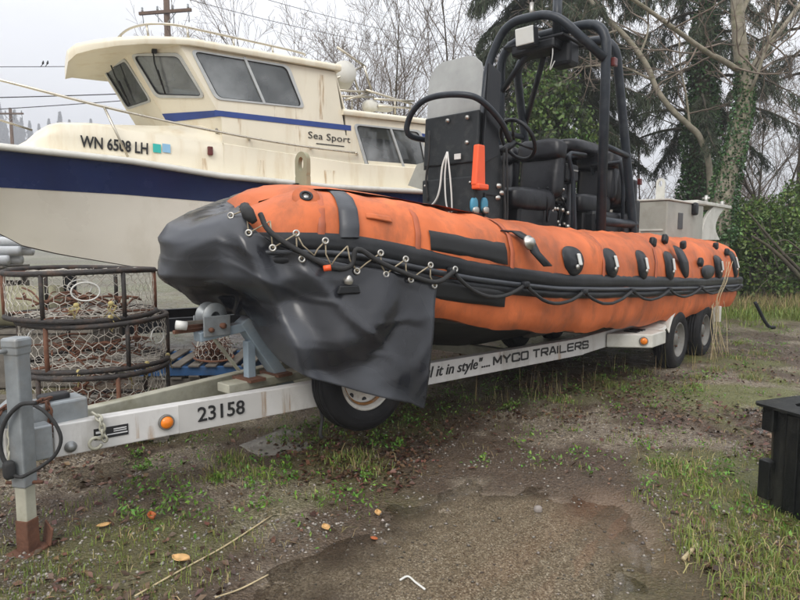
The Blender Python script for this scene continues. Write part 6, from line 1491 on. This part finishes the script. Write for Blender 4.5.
# dock float, canvas roll, pipes at the far left under the bow
df = thing('dock_float', 'grey timber dock float lying behind the crab pots', 'dock float', (-4.5, 6.4, 0), .12)
MB().box((0, 0, .30), (2.6, .9, .56)).build('body', M['wood_grey'], df, bevel=.02)
for k in range(11): MB().box((-1.2 + .24 * k, 0, .60), (.22, .94, .035), Matrix.Rotation(rs.normal(0, .006), 3, 'Z')).build('plank', M['wood_grey'], df, bevel=.004)
cv = MB(); pts = [(-5.6, 6.15, .84), (-4.9, 6.2, .845), (-4.2, 6.27, .84), (-3.62, 6.33, .84)]
cv.tube(smoothline(pts, 6), [.215 + .008 * math.sin(k * 1.9) for k in range(19)], 20)
tag(cv.build('canvas_roll', M['canvas']), 'fat olive beige canvas roll lying on the dock float', 'canvas roll')
pg_ = 0
for k, (y, z) in enumerate(((7.05, .09), (7.25, .09), (7.15, .26), (7.35, .26), (7.2, .43), (7.3, .60), (7.15, .77), (7.3, .94), (7.2, 1.11), (7.3, 1.28))):
    pass
cra = thing('slatted_crate', 'tall grey slatted crate carrying the white pipes, behind the dock float', 'crate', (-7.4, 10.0, 0), .1)
for dx in (-.9, .9):
    for dy in (-.35, .35): MB().box((dx, dy, .55), (.08, .08, 1.1)).build('corner_post', M['wood_grey'], cra)
for k in range(5):
    for dy in (-.4, .4): MB().box((0, dy, .12 + .22 * k), (1.9, .02, .14)).build('slat', M['wood_grey'], cra)
MB().box((0, 0, 1.115), (1.92, .86, .03)).build('lid', M['wood_grey'], cra)
for k, (dy, dz) in enumerate(((-.25, 0), (0, 0), (-.12, .15), (.12, .15), (0, .30))):
    o = MB().tube([(-8.9, 9.85 + dy, 1.22 + dz), (-6.42 + .06 * k, 10.1 + dy, 1.22 + dz)], .082, 18).tube([(-6.42 + .06 * k, 10.1 + dy, 1.22 + dz), (-6.419 + .06 * k, 10.1 + dy, 1.22 + dz)], .07, 18).build('pipe', M['pvc'])
    tag(o, ['white plastic pipe, nearest in the bottom layer on the crate', 'white plastic pipe, farther one in the bottom layer on the crate', 'white plastic pipe, nearer of the two in the middle layer', 'white plastic pipe, farther of the two in the middle layer', 'white plastic pipe lying alone on top of the pile'][k], 'pipe', 'white pipes piled on the crate')
o = MB().box((-3.35, 5.3, .07), (1.3, .16, .12), Matrix.Rotation(.1, 3, 'Z')).build('timber_baulk', M['wood_grey'], bevel=.008); tag(o, 'grey timber baulk lying on the ground left of the crab pots', 'timber')
# ================================================================== trees
def branchset(seed, start, d0, length, rad, levels, spread=.55, up=.25, wob=.16, kids=(7, 6, 5), shrink=.55, minr=.0045, seg=7, first=.25):
    rr = random.Random(seed); outp = []
    def grow(p, d, L, r, lev):
        pts = [p.copy()]; rad_ = [r]; n = max(3, int(seg - lev)); q = p.copy(); dd = d.copy()
        for k in range(n):
            dd = (dd + Vector((rr.gauss(0, wob), rr.gauss(0, wob), rr.gauss(0, wob * .6) + up * .22))).normalized(); q = q + dd * (L / n); pts.append(q.copy()); rad_.append(max(minr, r * (1 - .82 * (k + 1) / n)))
        outp.append((lev, pts, rad_))
        if lev >= levels: return
        m = kids[min(lev, len(kids) - 1)]
        for k in range(m):
            f = first + (1 - first) * (k + rr.random()) / m; f = min(f, .98); j = int(f * n); fr = f * n - j
            a = pts[j].lerp(pts[min(j + 1, n)], fr); base = (pts[min(j + 1, n)] - pts[j]).normalized()
            s = Vector((rr.gauss(0, 1), rr.gauss(0, 1), rr.gauss(0, .5))); s = (s - base * s.dot(base)).normalized()
            nd = (base * (1 - spread * .5) + s * spread * rr.uniform(.6, 1.3) + Vector((0, 0, up))).normalized()
            grow(a, nd, L * shrink * rr.uniform(.6, 1.15) * (1.15 - .5 * f), max(minr, rad_[j] * .6), lev + 1)
    grow(Vector(start), Vector(d0).normalized(), length, rad, 0); return outp
def bare_tree(name, label, cat, loc3, stems, seed, H_, group=None, m='twig', levels=3, kids=(13, 9, 6)):
    root = thing(name, label, cat, loc3, 0, group); rr = random.Random(seed); tk_, tw_ = MB(), MB()
    for k in range(stems):
        a = rr.uniform(0, 6.28); ln = rr.uniform(.05, .35) if stems > 1 else .05
        for lev, pts, rad_ in branchset(seed * 31 + k, (rr.gauss(0, .12), rr.gauss(0, .12), 0), (math.cos(a) * ln, math.sin(a) * ln, 1), H_ * rr.uniform(.75, 1.05), rr.uniform(.045, .085) * (1 if stems > 1 else 1.4), levels, .72, .22, .15, kids, .48, .0045):
            (tk_ if lev == 0 else tw_).tube(pts, rad_, 6 if lev == 0 else (4 if lev == 1 else 3), cap=False)
    tk_.build('trunk', M['bark_dark'] if m == 'twig' else M[m], root); tw_.build('branches', M[m], root); return root
GB = 'bare trees behind the boats'
t1_ = bare_tree('bare_tree', 'x', 'tree', (0, 0, 0), 2, 5, 9.5, GB)
t2_ = bare_tree('bare_tree', 'x', 'tree', (0, 0, 0), 2, 6, 11.0, GB)
t3_ = bare_tree('bare_tree', 'x', 'tree', (0, 0, 0), 3, 8, 8.5, GB)
def gpos(px, Y): return ((px - 400) / FPX * Y * 1.0, Y, 0.0)
spots = [(t1_, 338, 19, 0, .80, 'bare leafless tree rising behind the cream roof rail, leftmost of the thicket'), (t2_, 388, 17.5, 1.1, .95, 'bare tree with tall dark stems directly above the folded frame on the cruiser'), (t3_, 420, 20, 2.0, 1.1, 'bare many stemmed tree filling the sky left of the grey windscreen'), (t1_, 452, 18, 3.3, 1.05, 'bare tree standing just left of the big conifer, above the grab rail'), (t2_, 360, 22, 4.4, .9, 'thin bare tree farther back between the two leftmost trees'), (t3_, 478, 22, 5.2, 1.15, 'bare tree half hidden by the hanging conifer boughs left of the cage'),
         (t1_, 640, 22, 2.6, .8, 'bare tree seen through the gap right of the roll cage'), (t3_, 772, 18, 1.5, .85, 'bare tree directly right of the ivy clad trunk'), (t2_, 815, 17, .6, .9, 'bare tree over the hedge at the right edge'), (t3_, 720, 24, 3.9, .8, 'bare tree far behind the two ivy clad trunks'), (t2_, 305, 24, 2.2, .72, 'faint bare tree farthest left, its twigs over the cream roof')]
used = set()
for (src, px, Y, rz, s, lab) in spots:
    o = src if src.name not in used else copy_tree(src)
    used.add(src.name); o.location = gpos(px, Y); o.rotation_euler = (0, 0, rz); o.scale = (s, s, s); tag(o, lab, 'tree', GB)
# ------------------------------------------------ conifers with drooping boughs
def conifer(label, loc3, R_, z0_, z1_, seed, nb=70, dens=1.0, trunk_r=.22, ivy=False, lean=0.0, ztop=None, group=None):
    root = thing('conifer', label, 'tree', loc3, 0, group); rr = random.Random(seed); ztop = ztop or z1_ + 1.0
    tr_ = MB().tube([(0, 0, 0), (lean * .3, .05, ztop * .3), (lean * .6, 0, ztop * .6), (lean, 0, ztop)], [trunk_r * 1.15, trunk_r, trunk_r * .8, trunk_r * .35], 12); tr_.build('trunk', M['bark_dark'], root)
    br = MB(); sp = []
    for b in range(nb):
        f = b / nb; z = z0_ + (z1_ - z0_) * f; a = b * 2.399 + rr.gauss(0, .3); L_ = R_ * (1.0 - .35 * f) * rr.uniform(.65, 1.12)
        q = Vector((lean * z / ztop, 0, z)); d = Vector((math.cos(a), math.sin(a), rr.uniform(.05, .35))); pts = [q.copy()]; n = 8
        for k in range(n):
            d = (d + Vector((rr.gauss(0, .08), rr.gauss(0, .08), -.13 + (.10 if k > 5 else 0)))).normalized(); q = q + d * (L_ / n); pts.append(q.copy())
        br.tube(pts, [.045 * (1 - k / n) + .008 for k in range(n + 1)], 5, cap=False)
        for k in range(int(15 * dens * L_)):
            f2 = rr.uniform(.18, 1.0) ** .8; j = min(n - 1, int(f2 * n)); p_ = pts[j].lerp(pts[j + 1], f2 * n - j); base = (pts[j + 1] - pts[j]).normalized()
            s = Vector((-base.y, base.x, 0)).normalized() * rr.choice((-1, 1)); td = (base * rr.uniform(.2, .8) + s * rr.uniform(.3, .9) + Vector((0, 0, -rr.uniform(.1, .9)))).normalized(); tl = rr.uniform(.3, .85) * (1.1 - .5 * f2)
            tp_ = [p_]; tq = p_.copy()
            for m_ in range(4):
                td = (td + Vector((0, 0, -.22))).normalized(); tq = tq + td * tl / 4; tp_.append(tq.copy())
            br.tube(tp_, [.009, .007, .006, .005, .004], 3, cap=False)
            for m_ in range(int(tl * 95)):
                g_ = rr.random(); j2 = min(3, int(g_ * 4)); c = tp_[j2].lerp(tp_[j2 + 1], g_ * 4 - j2); sp.append((c, (tp_[j2 + 1] - tp_[j2]).normalized()))
    br.build('branches', M['bark_dark'], root)
    C = np.array([s[0] for s in sp]); D = np.array([s[1] for s in sp]); n = len(C)
    C = C + rs.normal(0, .03, (n, 3)); a_ = D + rs.normal(0, .45, (n, 3)) + np.array((0, 0, -.35)); a_ /= np.linalg.norm(a_, axis=1)[:, None]; b_ = np.cross(a_, rs.normal(0, 1, (n, 3))); b_ /= np.linalg.norm(b_, axis=1)[:, None]
    ln = rs.uniform(.06, .14, n)[:, None]; wd = ln * rs.uniform(.05, .10, (n, 1))
    V = np.stack([C - b_ * wd, C + b_ * wd, C + a_ * ln + b_ * wd * .3, C + a_ * ln - b_ * wd * .3], 1).reshape(-1, 3)
    bigmesh('needles', V, np.arange(n * 4).reshape(-1, 4), M['needle'], root)
    return root
cA = conifer('big conifer with an ivy wrapped trunk and drooping boughs, right of the roll cage', gpos(694, 16), 2.9, 4.3, 10.5, 3, 44, 1.0, .24)
cB = conifer('dark conifer with hanging boughs directly behind the roll cage', gpos(552, 16.5), 3.1, 3.4, 11.5, 4, 112, 1.6, .2)
cC = conifer('conifer over the right edge of the view, its boughs hanging above the alder', gpos(800, 19), 3.4, 6.6, 12.5, 9, 36, 1.0, .22)
def ivy_on(path, r0, n, size, parent, seed, name='ivy', dens_low=1.6):
    P_ = smoothline(path, 8); u = rs.rand(n) ** dens_low; C = []
    for q_ in u:
        f = q_ * (len(P_) - 1); j = min(len(P_) - 2, int(f)); p_ = P_[j].lerp(P_[j + 1], f - j); a = rs.uniform(0, 6.28); r = r0 * (1.15 - .55 * q_) * rs.uniform(.75, 1.25) * (1 + .35 * N3(p_.z * 1.3, a, seed))
        C.append((p_.x + r * math.cos(a), p_.y + r * math.sin(a), p_.z + rs.normal(0, .05)))
    return leafcloud(name, np.array(C), size, M['ivy'], parent, aspect=.8, drop=.4)
ivy_on([(0, 0, 0), (0, .05, 2.5), (0, 0, 5), (0, 0, 9)], .46, 13000, .075, cA, 1.0, dens_low=1.0)
# ------------------------------------------------ pale alder with ivy
YA = 13.0; al = thing('alder_tree', 'pale barked alder with forked limbs and a green ivy sleeve low on its trunk', 'tree', (at(716, 240, YA)[0], YA, 0))
ao = Vector(al.location)
def AP(px, y, dy=0.0): return Vector(at(px, y, YA + dy)) - ao
trk = [Vector((0, 0, -.05)), AP(722, 205), AP(729, 172), AP(737, 140), AP(743, 112), AP(745, 88), AP(741, 55), AP(738, 22), AP(736, -25), AP(733, -80)]
MB().tube(smoothline(trk, 6), list(np.interp(np.linspace(0, 1, 55), [0, .3, .6, 1], [.22, .18, .15, .10])), 12).build('trunk', M['bark'], al)
limbs = MB(); tw_ = MB()
def limb(pts, r0, r1, seed, kids=9):
    P_ = smoothline(pts, 5); n = len(P_); limbs.tube(P_, list(np.linspace(r0, r1, n)), 8); rr = random.Random(seed)
    for k in range(kids):
        j = rr.randint(2, n - 2); base = (P_[j + 1] - P_[j]).normalized(); s = Vector((rr.gauss(0, 1), rr.gauss(0, 1), rr.gauss(.3, .7))).normalized()
        for lev, q_, rd in branchset(seed * 77 + k, P_[j], base * .5 + s, rr.uniform(.8, 2.0), .022, 2, .6, .1, .2, (5, 4), .5, .005):
            tw_.tube(q_, rd, 4 if lev == 0 else 3, cap=False)
limb([AP(741, 72), AP(722, 60, -.3), AP(707, 52, -.5), AP(680, 33, -.9), AP(647, 9, -1.2), AP(615, -12, -1.5)], .062, .03, 1)
limb([AP(746, 92), AP(756, 62, .2), AP(768, 46, .3), AP(784, 26, .5), AP(806, -4, .8)], .075, .04, 2)
limb([AP(746, 100), AP(756, 78, -.3), AP(766, 48, -.4), AP(776, 18, -.5), AP(780, -10, -.5)], .035, .02, 3)
limb([AP(738, 28), AP(745, 5), AP(760, -20)], .06, .04, 4, 4)
limbs.build('limbs', M['bark'], al); tw_.build('twigs', M['twig'], al)
ivy_on([AP(716, 240), AP(722, 205), AP(729, 172), AP(737, 140), AP(743, 112), AP(744, 88), AP(742, 62)], .24, 5200, .06, al, 2.0, dens_low=1.6)
# leaning mossy limb tree left of the ivy trunk
YL = 14.5; lt_ = thing('leaning_tree', 'slim mossy barked tree leaning left in front of the ivy clad conifer trunk', 'tree', (at(712, 200, YL)[0], YL, 0)); lo = Vector(lt_.location)
def LP(px, y, dy=0.0): return Vector(at(px, y, YL + dy)) - lo
ltr = [Vector((0, 0, -.05)), LP(710, 180), LP(701, 140), LP(688, 125), LP(672, 110), LP(657, 90), LP(649, 70), LP(640, 55), LP(625, 36), LP(606, 18), LP(590, 0), LP(575, -25)]
MB().tube(smoothline(ltr, 5), list(np.linspace(.075, .05, 56)), 10).build('trunk', M['bark'], lt_)
limbs, tw_ = MB(), MB(); AP = LP
limb([LP(690, 127), LP(686, 95), LP(681, 70), LP(679, 42)], .03, .015, 11, 8); limb([LP(652, 80), LP(620, 66), LP(590, 66), LP(560, 70)], .03, .012, 12, 8); limb([LP(640, 55), LP(648, 30), LP(646, 0)], .03, .015, 13, 5)
limb([LP(618, 30), LP(590, 40), LP(555, 60), LP(530, 95)], .028, .01, 14, 7)
limbs.build('limbs', M['bark'], lt_); tw_.build('twigs', M['twig'], lt_)
# ------------------------------------------------ leafy shrubs
def shrub(name, label, loc3, blobs, n, size, m, stems=9, seed=1, group=None, aspect=.55):
    root = thing(name, label, 'shrub', loc3, 0, group); rr = np.random.RandomState(seed); C = []
    vol = np.array([b[3] * b[4] * b[5] for b in blobs]) ** (2 / 3); vol /= vol.sum()
    for b, v in zip(blobs, vol):
        k = int(n * v); d = rr.normal(0, 1, (k * 2, 3)); d /= np.linalg.norm(d, axis=1)[:, None]
        r = 1 - np.abs(rr.normal(0, .2, k * 2)); nz_ = np.array([N3(q[0] * 2.6 + b[0], q[1] * 2.6 + b[1], q[2] * 2.6 + b[2]) for q in d]); r = r * (1 + .38 * nz_) * rr.uniform(.93, 1.07, k * 2)
        nz2 = np.array([N3(q[0] * 6 + b[0] * 3, q[1] * 6, q[2] * 6 + 5) for q in d]); keep = nz2 > -.30
        q = (d * r[:, None] * np.array(b[3:6]) + np.array(b[0:3]))[keep][:k]; C.append(q[q[:, 2] > .03])
    C = np.concatenate(C); o = leafcloud('foliage', C, size, M[m], root, aspect=aspect, drop=.3)
    st_ = MB(); r2 = random.Random(seed)
    for k in range(stems):
        b = blobs[k % len(blobs)]; st_.tube(smoothline([(b[0] * .6 + r2.gauss(0, .2), b[1] * .6 + r2.gauss(0, .2), -.03), (b[0] * .8 + r2.gauss(0, .15), b[1] * .8, b[2] * .5), (b[0] + r2.gauss(0, .3), b[1] + r2.gauss(0, .3), b[2] + b[5] * .6)], 4), .022, 6)
    st_.build('stems', M['bark_dark'], root); return root
shrub('holly_bush', 'tall bright green leafy bush showing behind the roll cage', gpos(548, 14.5), [(0, 0, 4.0, 1.15, .9, 1.1), (-.5, 0, 2.9, 1.0, .9, 1.2), (.55, .1, 3.2, .8, .8, 1.0), (-.1, 0, 5.0, .75, .7, .75), (.1, 0, 1.5, 1.3, 1, 1.4)], 9000, .115, 'leaf', 10, 21)
shrub('holly_bush', 'low leafy bush behind the black seats, left of the bright one', gpos(505, 16), [(0, 0, 1.6, 1.3, .9, 1.6), (.6, 0, 2.6, .9, .8, 1.0)], 4000, .11, 'leaf_hedge', 8, 22)
shrub('hedge_shrub', 'dense dark green shrub right of the boat stern, nearest part of the hedge', gpos(768, 14.6), [(-.1, 0, 1.25, 1.0, .9, 1.2), (.5, -.1, 1.9, .9, .8, .95), (-.35, .1, 1.9, .7, .7, .75)], 8000, .095, 'leaf_hedge', 10, 23)
shrub('hedge_shrub', 'tall dark green shrub at the right edge of the view', gpos(812, 14.9), [(0, 0, 1.5, 1.1, 1, 1.5), (.2, 0, 2.6, .9, .8, .8), (1.4, .3, 1.8, 1.3, 1, 1.7)], 8500, .095, 'leaf_hedge', 10, 24)
shrub('hedge_shrub', 'small green shrub between the stern wing and the hedge', gpos(738, 15.6), [(0, 0, 1.0, .75, .6, 1.0), (.2, 0, 1.8, .6, .5, .7)], 3600, .09, 'leaf_hedge', 6, 25)
shrub('ivy_bush', 'dark ivy mound at the foot of the two trunks', gpos(712, 15.2), [(0, 0, 1.0, .9, .6, 1.1), (-.7, 0, .8, .6, .5, .8), (.3, 0, 2.0, .5, .4, .8)], 4200, .085, 'ivy', 5, 26)
# reddish brush: far thicket
def brush(x0, x1, y0, y1, n, h0, h1, name, m, seed):
    rr = random.Random(seed); mb = MB()
    for k in range(n):
        x, y, h = rr.uniform(x0, x1), rr.uniform(y0, y1), rr.uniform(h0, h1); p_ = Vector((x, y, 0)); d = Vector((rr.gauss(0, .18), rr.gauss(0, .18), 1)); pts = [p_.copy()]
        for j in range(5): d = (d + Vector((rr.gauss(0, .12), rr.gauss(0, .12), -.02 * j))).normalized(); p_ = p_ + d * h / 5; pts.append(p_.copy())
        mb.tube(pts, [.013, .011, .009, .008, .006, .004], 3, cap=False)
        for j in range(4):
            q_ = pts[rr.randint(2, 4)]; s = Vector((rr.gauss(0, .6), rr.gauss(0, .6), rr.uniform(.2, 1))).normalized() * h * .25; mb.tube([q_, q_ + s * .6, q_ + s + Vector((0, 0, -.05))], [.006, .005, .004], 3, cap=False)
    return tag(mb.build(name, M[m]), kind='stuff')
brush(5, 15, 19, 25, 900, 1.8, 4.2, 'reddish_brush', 'twig_red', 5)
brush(-4, 6, 20, 25, 600, 1.8, 4.0, 'brown_brush', 'twig', 6)
brush(8, 13, 15.6, 18, 300, 1.2, 3.2, 'brown_brush', 'twig', 7)
# dead branches propped on the hedge
db = MB()
for pts, r in ((((748, 212), (765, 232), (782, 252), (805, 275)), .035), (((752, 236), (768, 246), (786, 262), (806, 284)), .05), (((770, 246), (785, 240), (800, 250)), .02), (((758, 225), (772, 250), (778, 268)), .015)):
    P_ = smoothline([Vector(at(a, b, 12.6)) for a, b in pts], 5); db.tube(P_, list(np.linspace(r * .5, r, len(P_))), 7)
rr = random.Random(8)
for k in range(26):
    c = Vector(at(rr.uniform(755, 805), rr.uniform(228, 280), 12.6 + rr.uniform(-.3, .3))); d = Vector((rr.gauss(0, 1), rr.gauss(0, .5), rr.gauss(0, .6))).normalized() * rr.uniform(.25, .7); db.tube([c, c + d * .5 + Vector((0, 0, .04)), c + d], [.010, .008, .005], 4)
p_ = Vector(at(800, 278, 12.6)); db.tube([p_, p_ + Vector((.5, 0, -.3)), Vector((p_.x + 1.0, p_.y, 0))], .05, 7)
tag(db.build('dead_branches', M['bark_dark']), 'tangle of dead dark branches leaning before the hedge at the right', 'branches')
# ------------------------------------------------ distant firs on the left, in the mist
def fir(seed, H_):
    root = thing('distant_fir', 'x', 'tree', (0, 0, 0), 0, 'misty firs on the skyline'); rr = np.random.RandomState(seed)
    MB().tube([(0, 0, 0), (0, 0, H_ * .5), (0, 0, H_)], [.35, .25, .04], 7).build('trunk', M['bark_dark'], root)
    n = 8000; z = H_ * (.12 + .88 * rr.rand(n) ** .8); lay = np.floor(z / H_ * 16 + rr.rand(n) * .6) / 16; Rm = .19 * H_ * (1.01 - z / H_) * (.75 + .45 * ((lay * 7.3 + seed) % 1)); a = rr.uniform(0, 6.28, n); ka = .75 + .35 * np.sin(a * 3 + lay * 40)
    r = Rm * ka * rr.uniform(.2, 1, n) ** .6; C = np.c_[r * np.cos(a), r * np.sin(a), z - r * .35]
    leafcloud('crown', C, .8, M['farfir'], root, aspect=.35, drop=.5); return root
f1, f2 = fir(2, 24), fir(7, 27); used = set(); YS = 3.3
hill = MB().grid([[(x, y, 62 * max(0, 1 - ((y - 400) / 110) ** 2) * smooth_((x + 430) / 60) * smooth_((40 - x) / 200) * (.9 + .15 * N3(x * .02, y * .02, 1)) - .5) for x in range(-448, 60, 12)] for y in range(286, 440, 10)], flip=True).build('hill', M['farfir']); tag(hill, kind='structure')
for k, (px, ytop, Y, lab) in enumerate(((-30, 80, 100, 'misty distant fir beyond the left edge of the view'), (2, 92, 105, 'misty distant fir at the left edge behind the far pole'), (14, 120, 120, 'small misty fir between the left edge fir and the far pole'), (30, 118, 112, 'misty distant fir directly right of the far pole'), (47, 124, 120, 'low misty fir midway along the skyline, left of the broad one'), (68, 112, 105, 'broad misty fir above the foredeck of the cruiser'), (86, 126, 118, 'low misty fir right of the broad one'), (98, 119, 112, 'misty fir touching the front of the cruiser windscreen'), (118, 124, 116, 'misty fir glimpsed through the cruiser windscreen'), (9, 102, 112, 'misty fir between the tall left edge fir and the far pole, close to the pole'), (24, 110, 118, 'misty fir whose top shows just above the far pole crossarm'), (38, 121, 114, 'little misty fir between the far pole and the low one midway'), (57, 119, 116, 'misty fir overlapping the left flank of the broad one'), (77, 120, 112, 'misty fir overlapping the right flank of the broad one'), (150, 122, 110, 'misty fir glimpsed through the middle of the cruiser cabin'))):
    src = (f1, f2)[k % 2]; o = src if src.name not in used else copy_tree(src); used.add(src.name); Y = 340 + (Y - 110) * 1.5
    H0 = (24, 27)[k % 2]; zt_ = zof(ytop, Y); g_ = gpos(px, Y); zg = 62 * max(0, 1 - ((Y - 400) / 110) ** 2) * smooth_((40 - g_[0]) / 200) * .85 - 2
    s = (zt_ - zg) / H0; o.location = (g_[0], Y, zg); o.rotation_euler = (0, 0, k * 1.3); o.scale = (s * 1.15, s * 1.15, s); tag(o, lab, 'tree')
# ------------------------------------------------ poles and wires
def pole(px, Y, ztop, zarm, arm, label, lean=0, arm_rot=0.0, ins=4):
    p = thing('utility_pole', label, 'utility pole', gpos(px, Y), arm_rot)
    MB().tube([(0, 0, -.2), (0, 0, ztop / 2), (lean, 0, ztop)], [.17, .15, .12], 12).build('post', M['polewood'], p)
    MB().box((lean * zarm / ztop, -.14, zarm), (arm, .11, .13)).build('crossarm', M['polewood'], p, bevel=.01)
    for k in range(ins):
        x = -arm / 2 + .15 + (arm - .3) * k / (ins - 1); MB().lathe([(.02, 0), (.05, .03), (.05, .08), (.03, .1), (.045, .13), (.04, .18), (.001, .2)], (x, -.14, zarm + .065), (0, 0, 1), 12).tube([(x, -.14, zarm - .06), (x + .05, -.16, zarm - .3), (x + .03, -.14, zarm - .5)], .02, 6).build('insulator', M['galv'], p)
    MB().bar((-.5, -.12, zarm - .05), (0, -.12, zarm - .55), .03, .03).bar((.5, -.12, zarm - .05), (0, -.12, zarm - .55), .03, .03).build('arm_brace', M['galv'], p)
    return p
YP = 27.0
pole(176, YP, 13.4, zof(13, YP), 2.45, 'brown timber utility pole with a crossarm rising behind the cream cabin roof', arm_rot=-.18)
pole(20, 51, zof(108, 51), zof(114, 51), 2.3, 'small far utility pole standing in the mist above the foredeck')
pole(505, 46, 15.5, 14.9, 2.4, 'utility pole hidden behind the big conifer')
def wire(pts, r, label):
    P_ = [Vector(q) for q in pts]; o = MB().tube(smoothline(P_, 10), r, 6).build('power_line', M['wire']); return tag(o, label, 'power line')
def sagline(a, b, sag): a, b = Vector(a), Vector(b); return [a.lerp(b, k / 6) - Vector((0, 0, sag * (1 - (k / 3 - 1) ** 2))) for k in range(7)]
pA_, pB_, pC_ = Vector(gpos(176, YP)), Vector(gpos(20, 51)), Vector(gpos(505, 46))
def onp(p_, z, dx=0, dy=0): return Vector((p_.x + dx, p_.y + dy, z))
wire(sagline(at(-330, 62, 22), onp(pA_, zof(66, YP), 0, -.16), .12), .014, 'topmost black cable left of the cabin, two birds sitting on it')
wire(sagline(at(-330, 101, 22), onp(pA_, zof(93, YP), 0, -.16), .1), .022, 'thick black cable midway between the bird wire and the lowest one')
wire(sagline(at(-330, 124, 22), onp(pA_, zof(98, YP), 0, -.16), .12), .018, 'lowest black cable crossing behind the cruiser windscreen')
wire(sagline(onp(pA_, zof(-2, YP), .6, -.1), onp(pC_, 15.15, -.6, -.14), .5), .013, 'lower of the two thin wires running right from the near pole top')
wire(sagline(onp(pA_, 13.2, .0, 0), onp(pC_, 15.5), .4), .013, 'upper thin wire running right from the near pole to the trees')
wp_ = at(43, 63.2, 25.05)
for px, nm in ((43, 'left hand small dark bird perched on the topmost cable'), (47.5, 'right hand small dark bird perched on the topmost cable')):
    c = Vector(at(px, 63.0, 25.2)); o = MB().sell(c, (.08, .075, .12), 1.0, Matrix.Rotation(.4, 3, 'Y'), 12, 8).sell(c + Vector((.015, 0, .07)), (.05, .05, .05), 1.0, None, 10, 6).prism([c + Vector((-.02, -.02, -.06)), c + Vector((-.02, .02, -.06)), c + Vector((-.10, .015, -.15)), c + Vector((-.10, -.015, -.15))], (0, 0, .015)).build('bird', M['black_paint'])
    tag(o, nm, 'bird', 'birds on the wire')
# ------------------------------------------------ sea mist
hz = MB().box((0, 205, 51), (904, 474, 105))
hm = bpy.data.materials.new('mist'); hm.use_nodes = True; t = hm.node_tree; t.nodes.remove(t.nodes['Principled BSDF'])
pv_ = t.nodes.new('ShaderNodeVolumePrincipled'); pv_.inputs['Color'].default_value = (.93, .95, 1, 1); pv_.inputs['Density'].default_value = .0022; pv_.inputs['Anisotropy'].default_value = .2
t.links.new(pv_.outputs[0], t.nodes['Material Output'].inputs['Volume'])
tag(hz.build('haze', hm), kind='stuff')
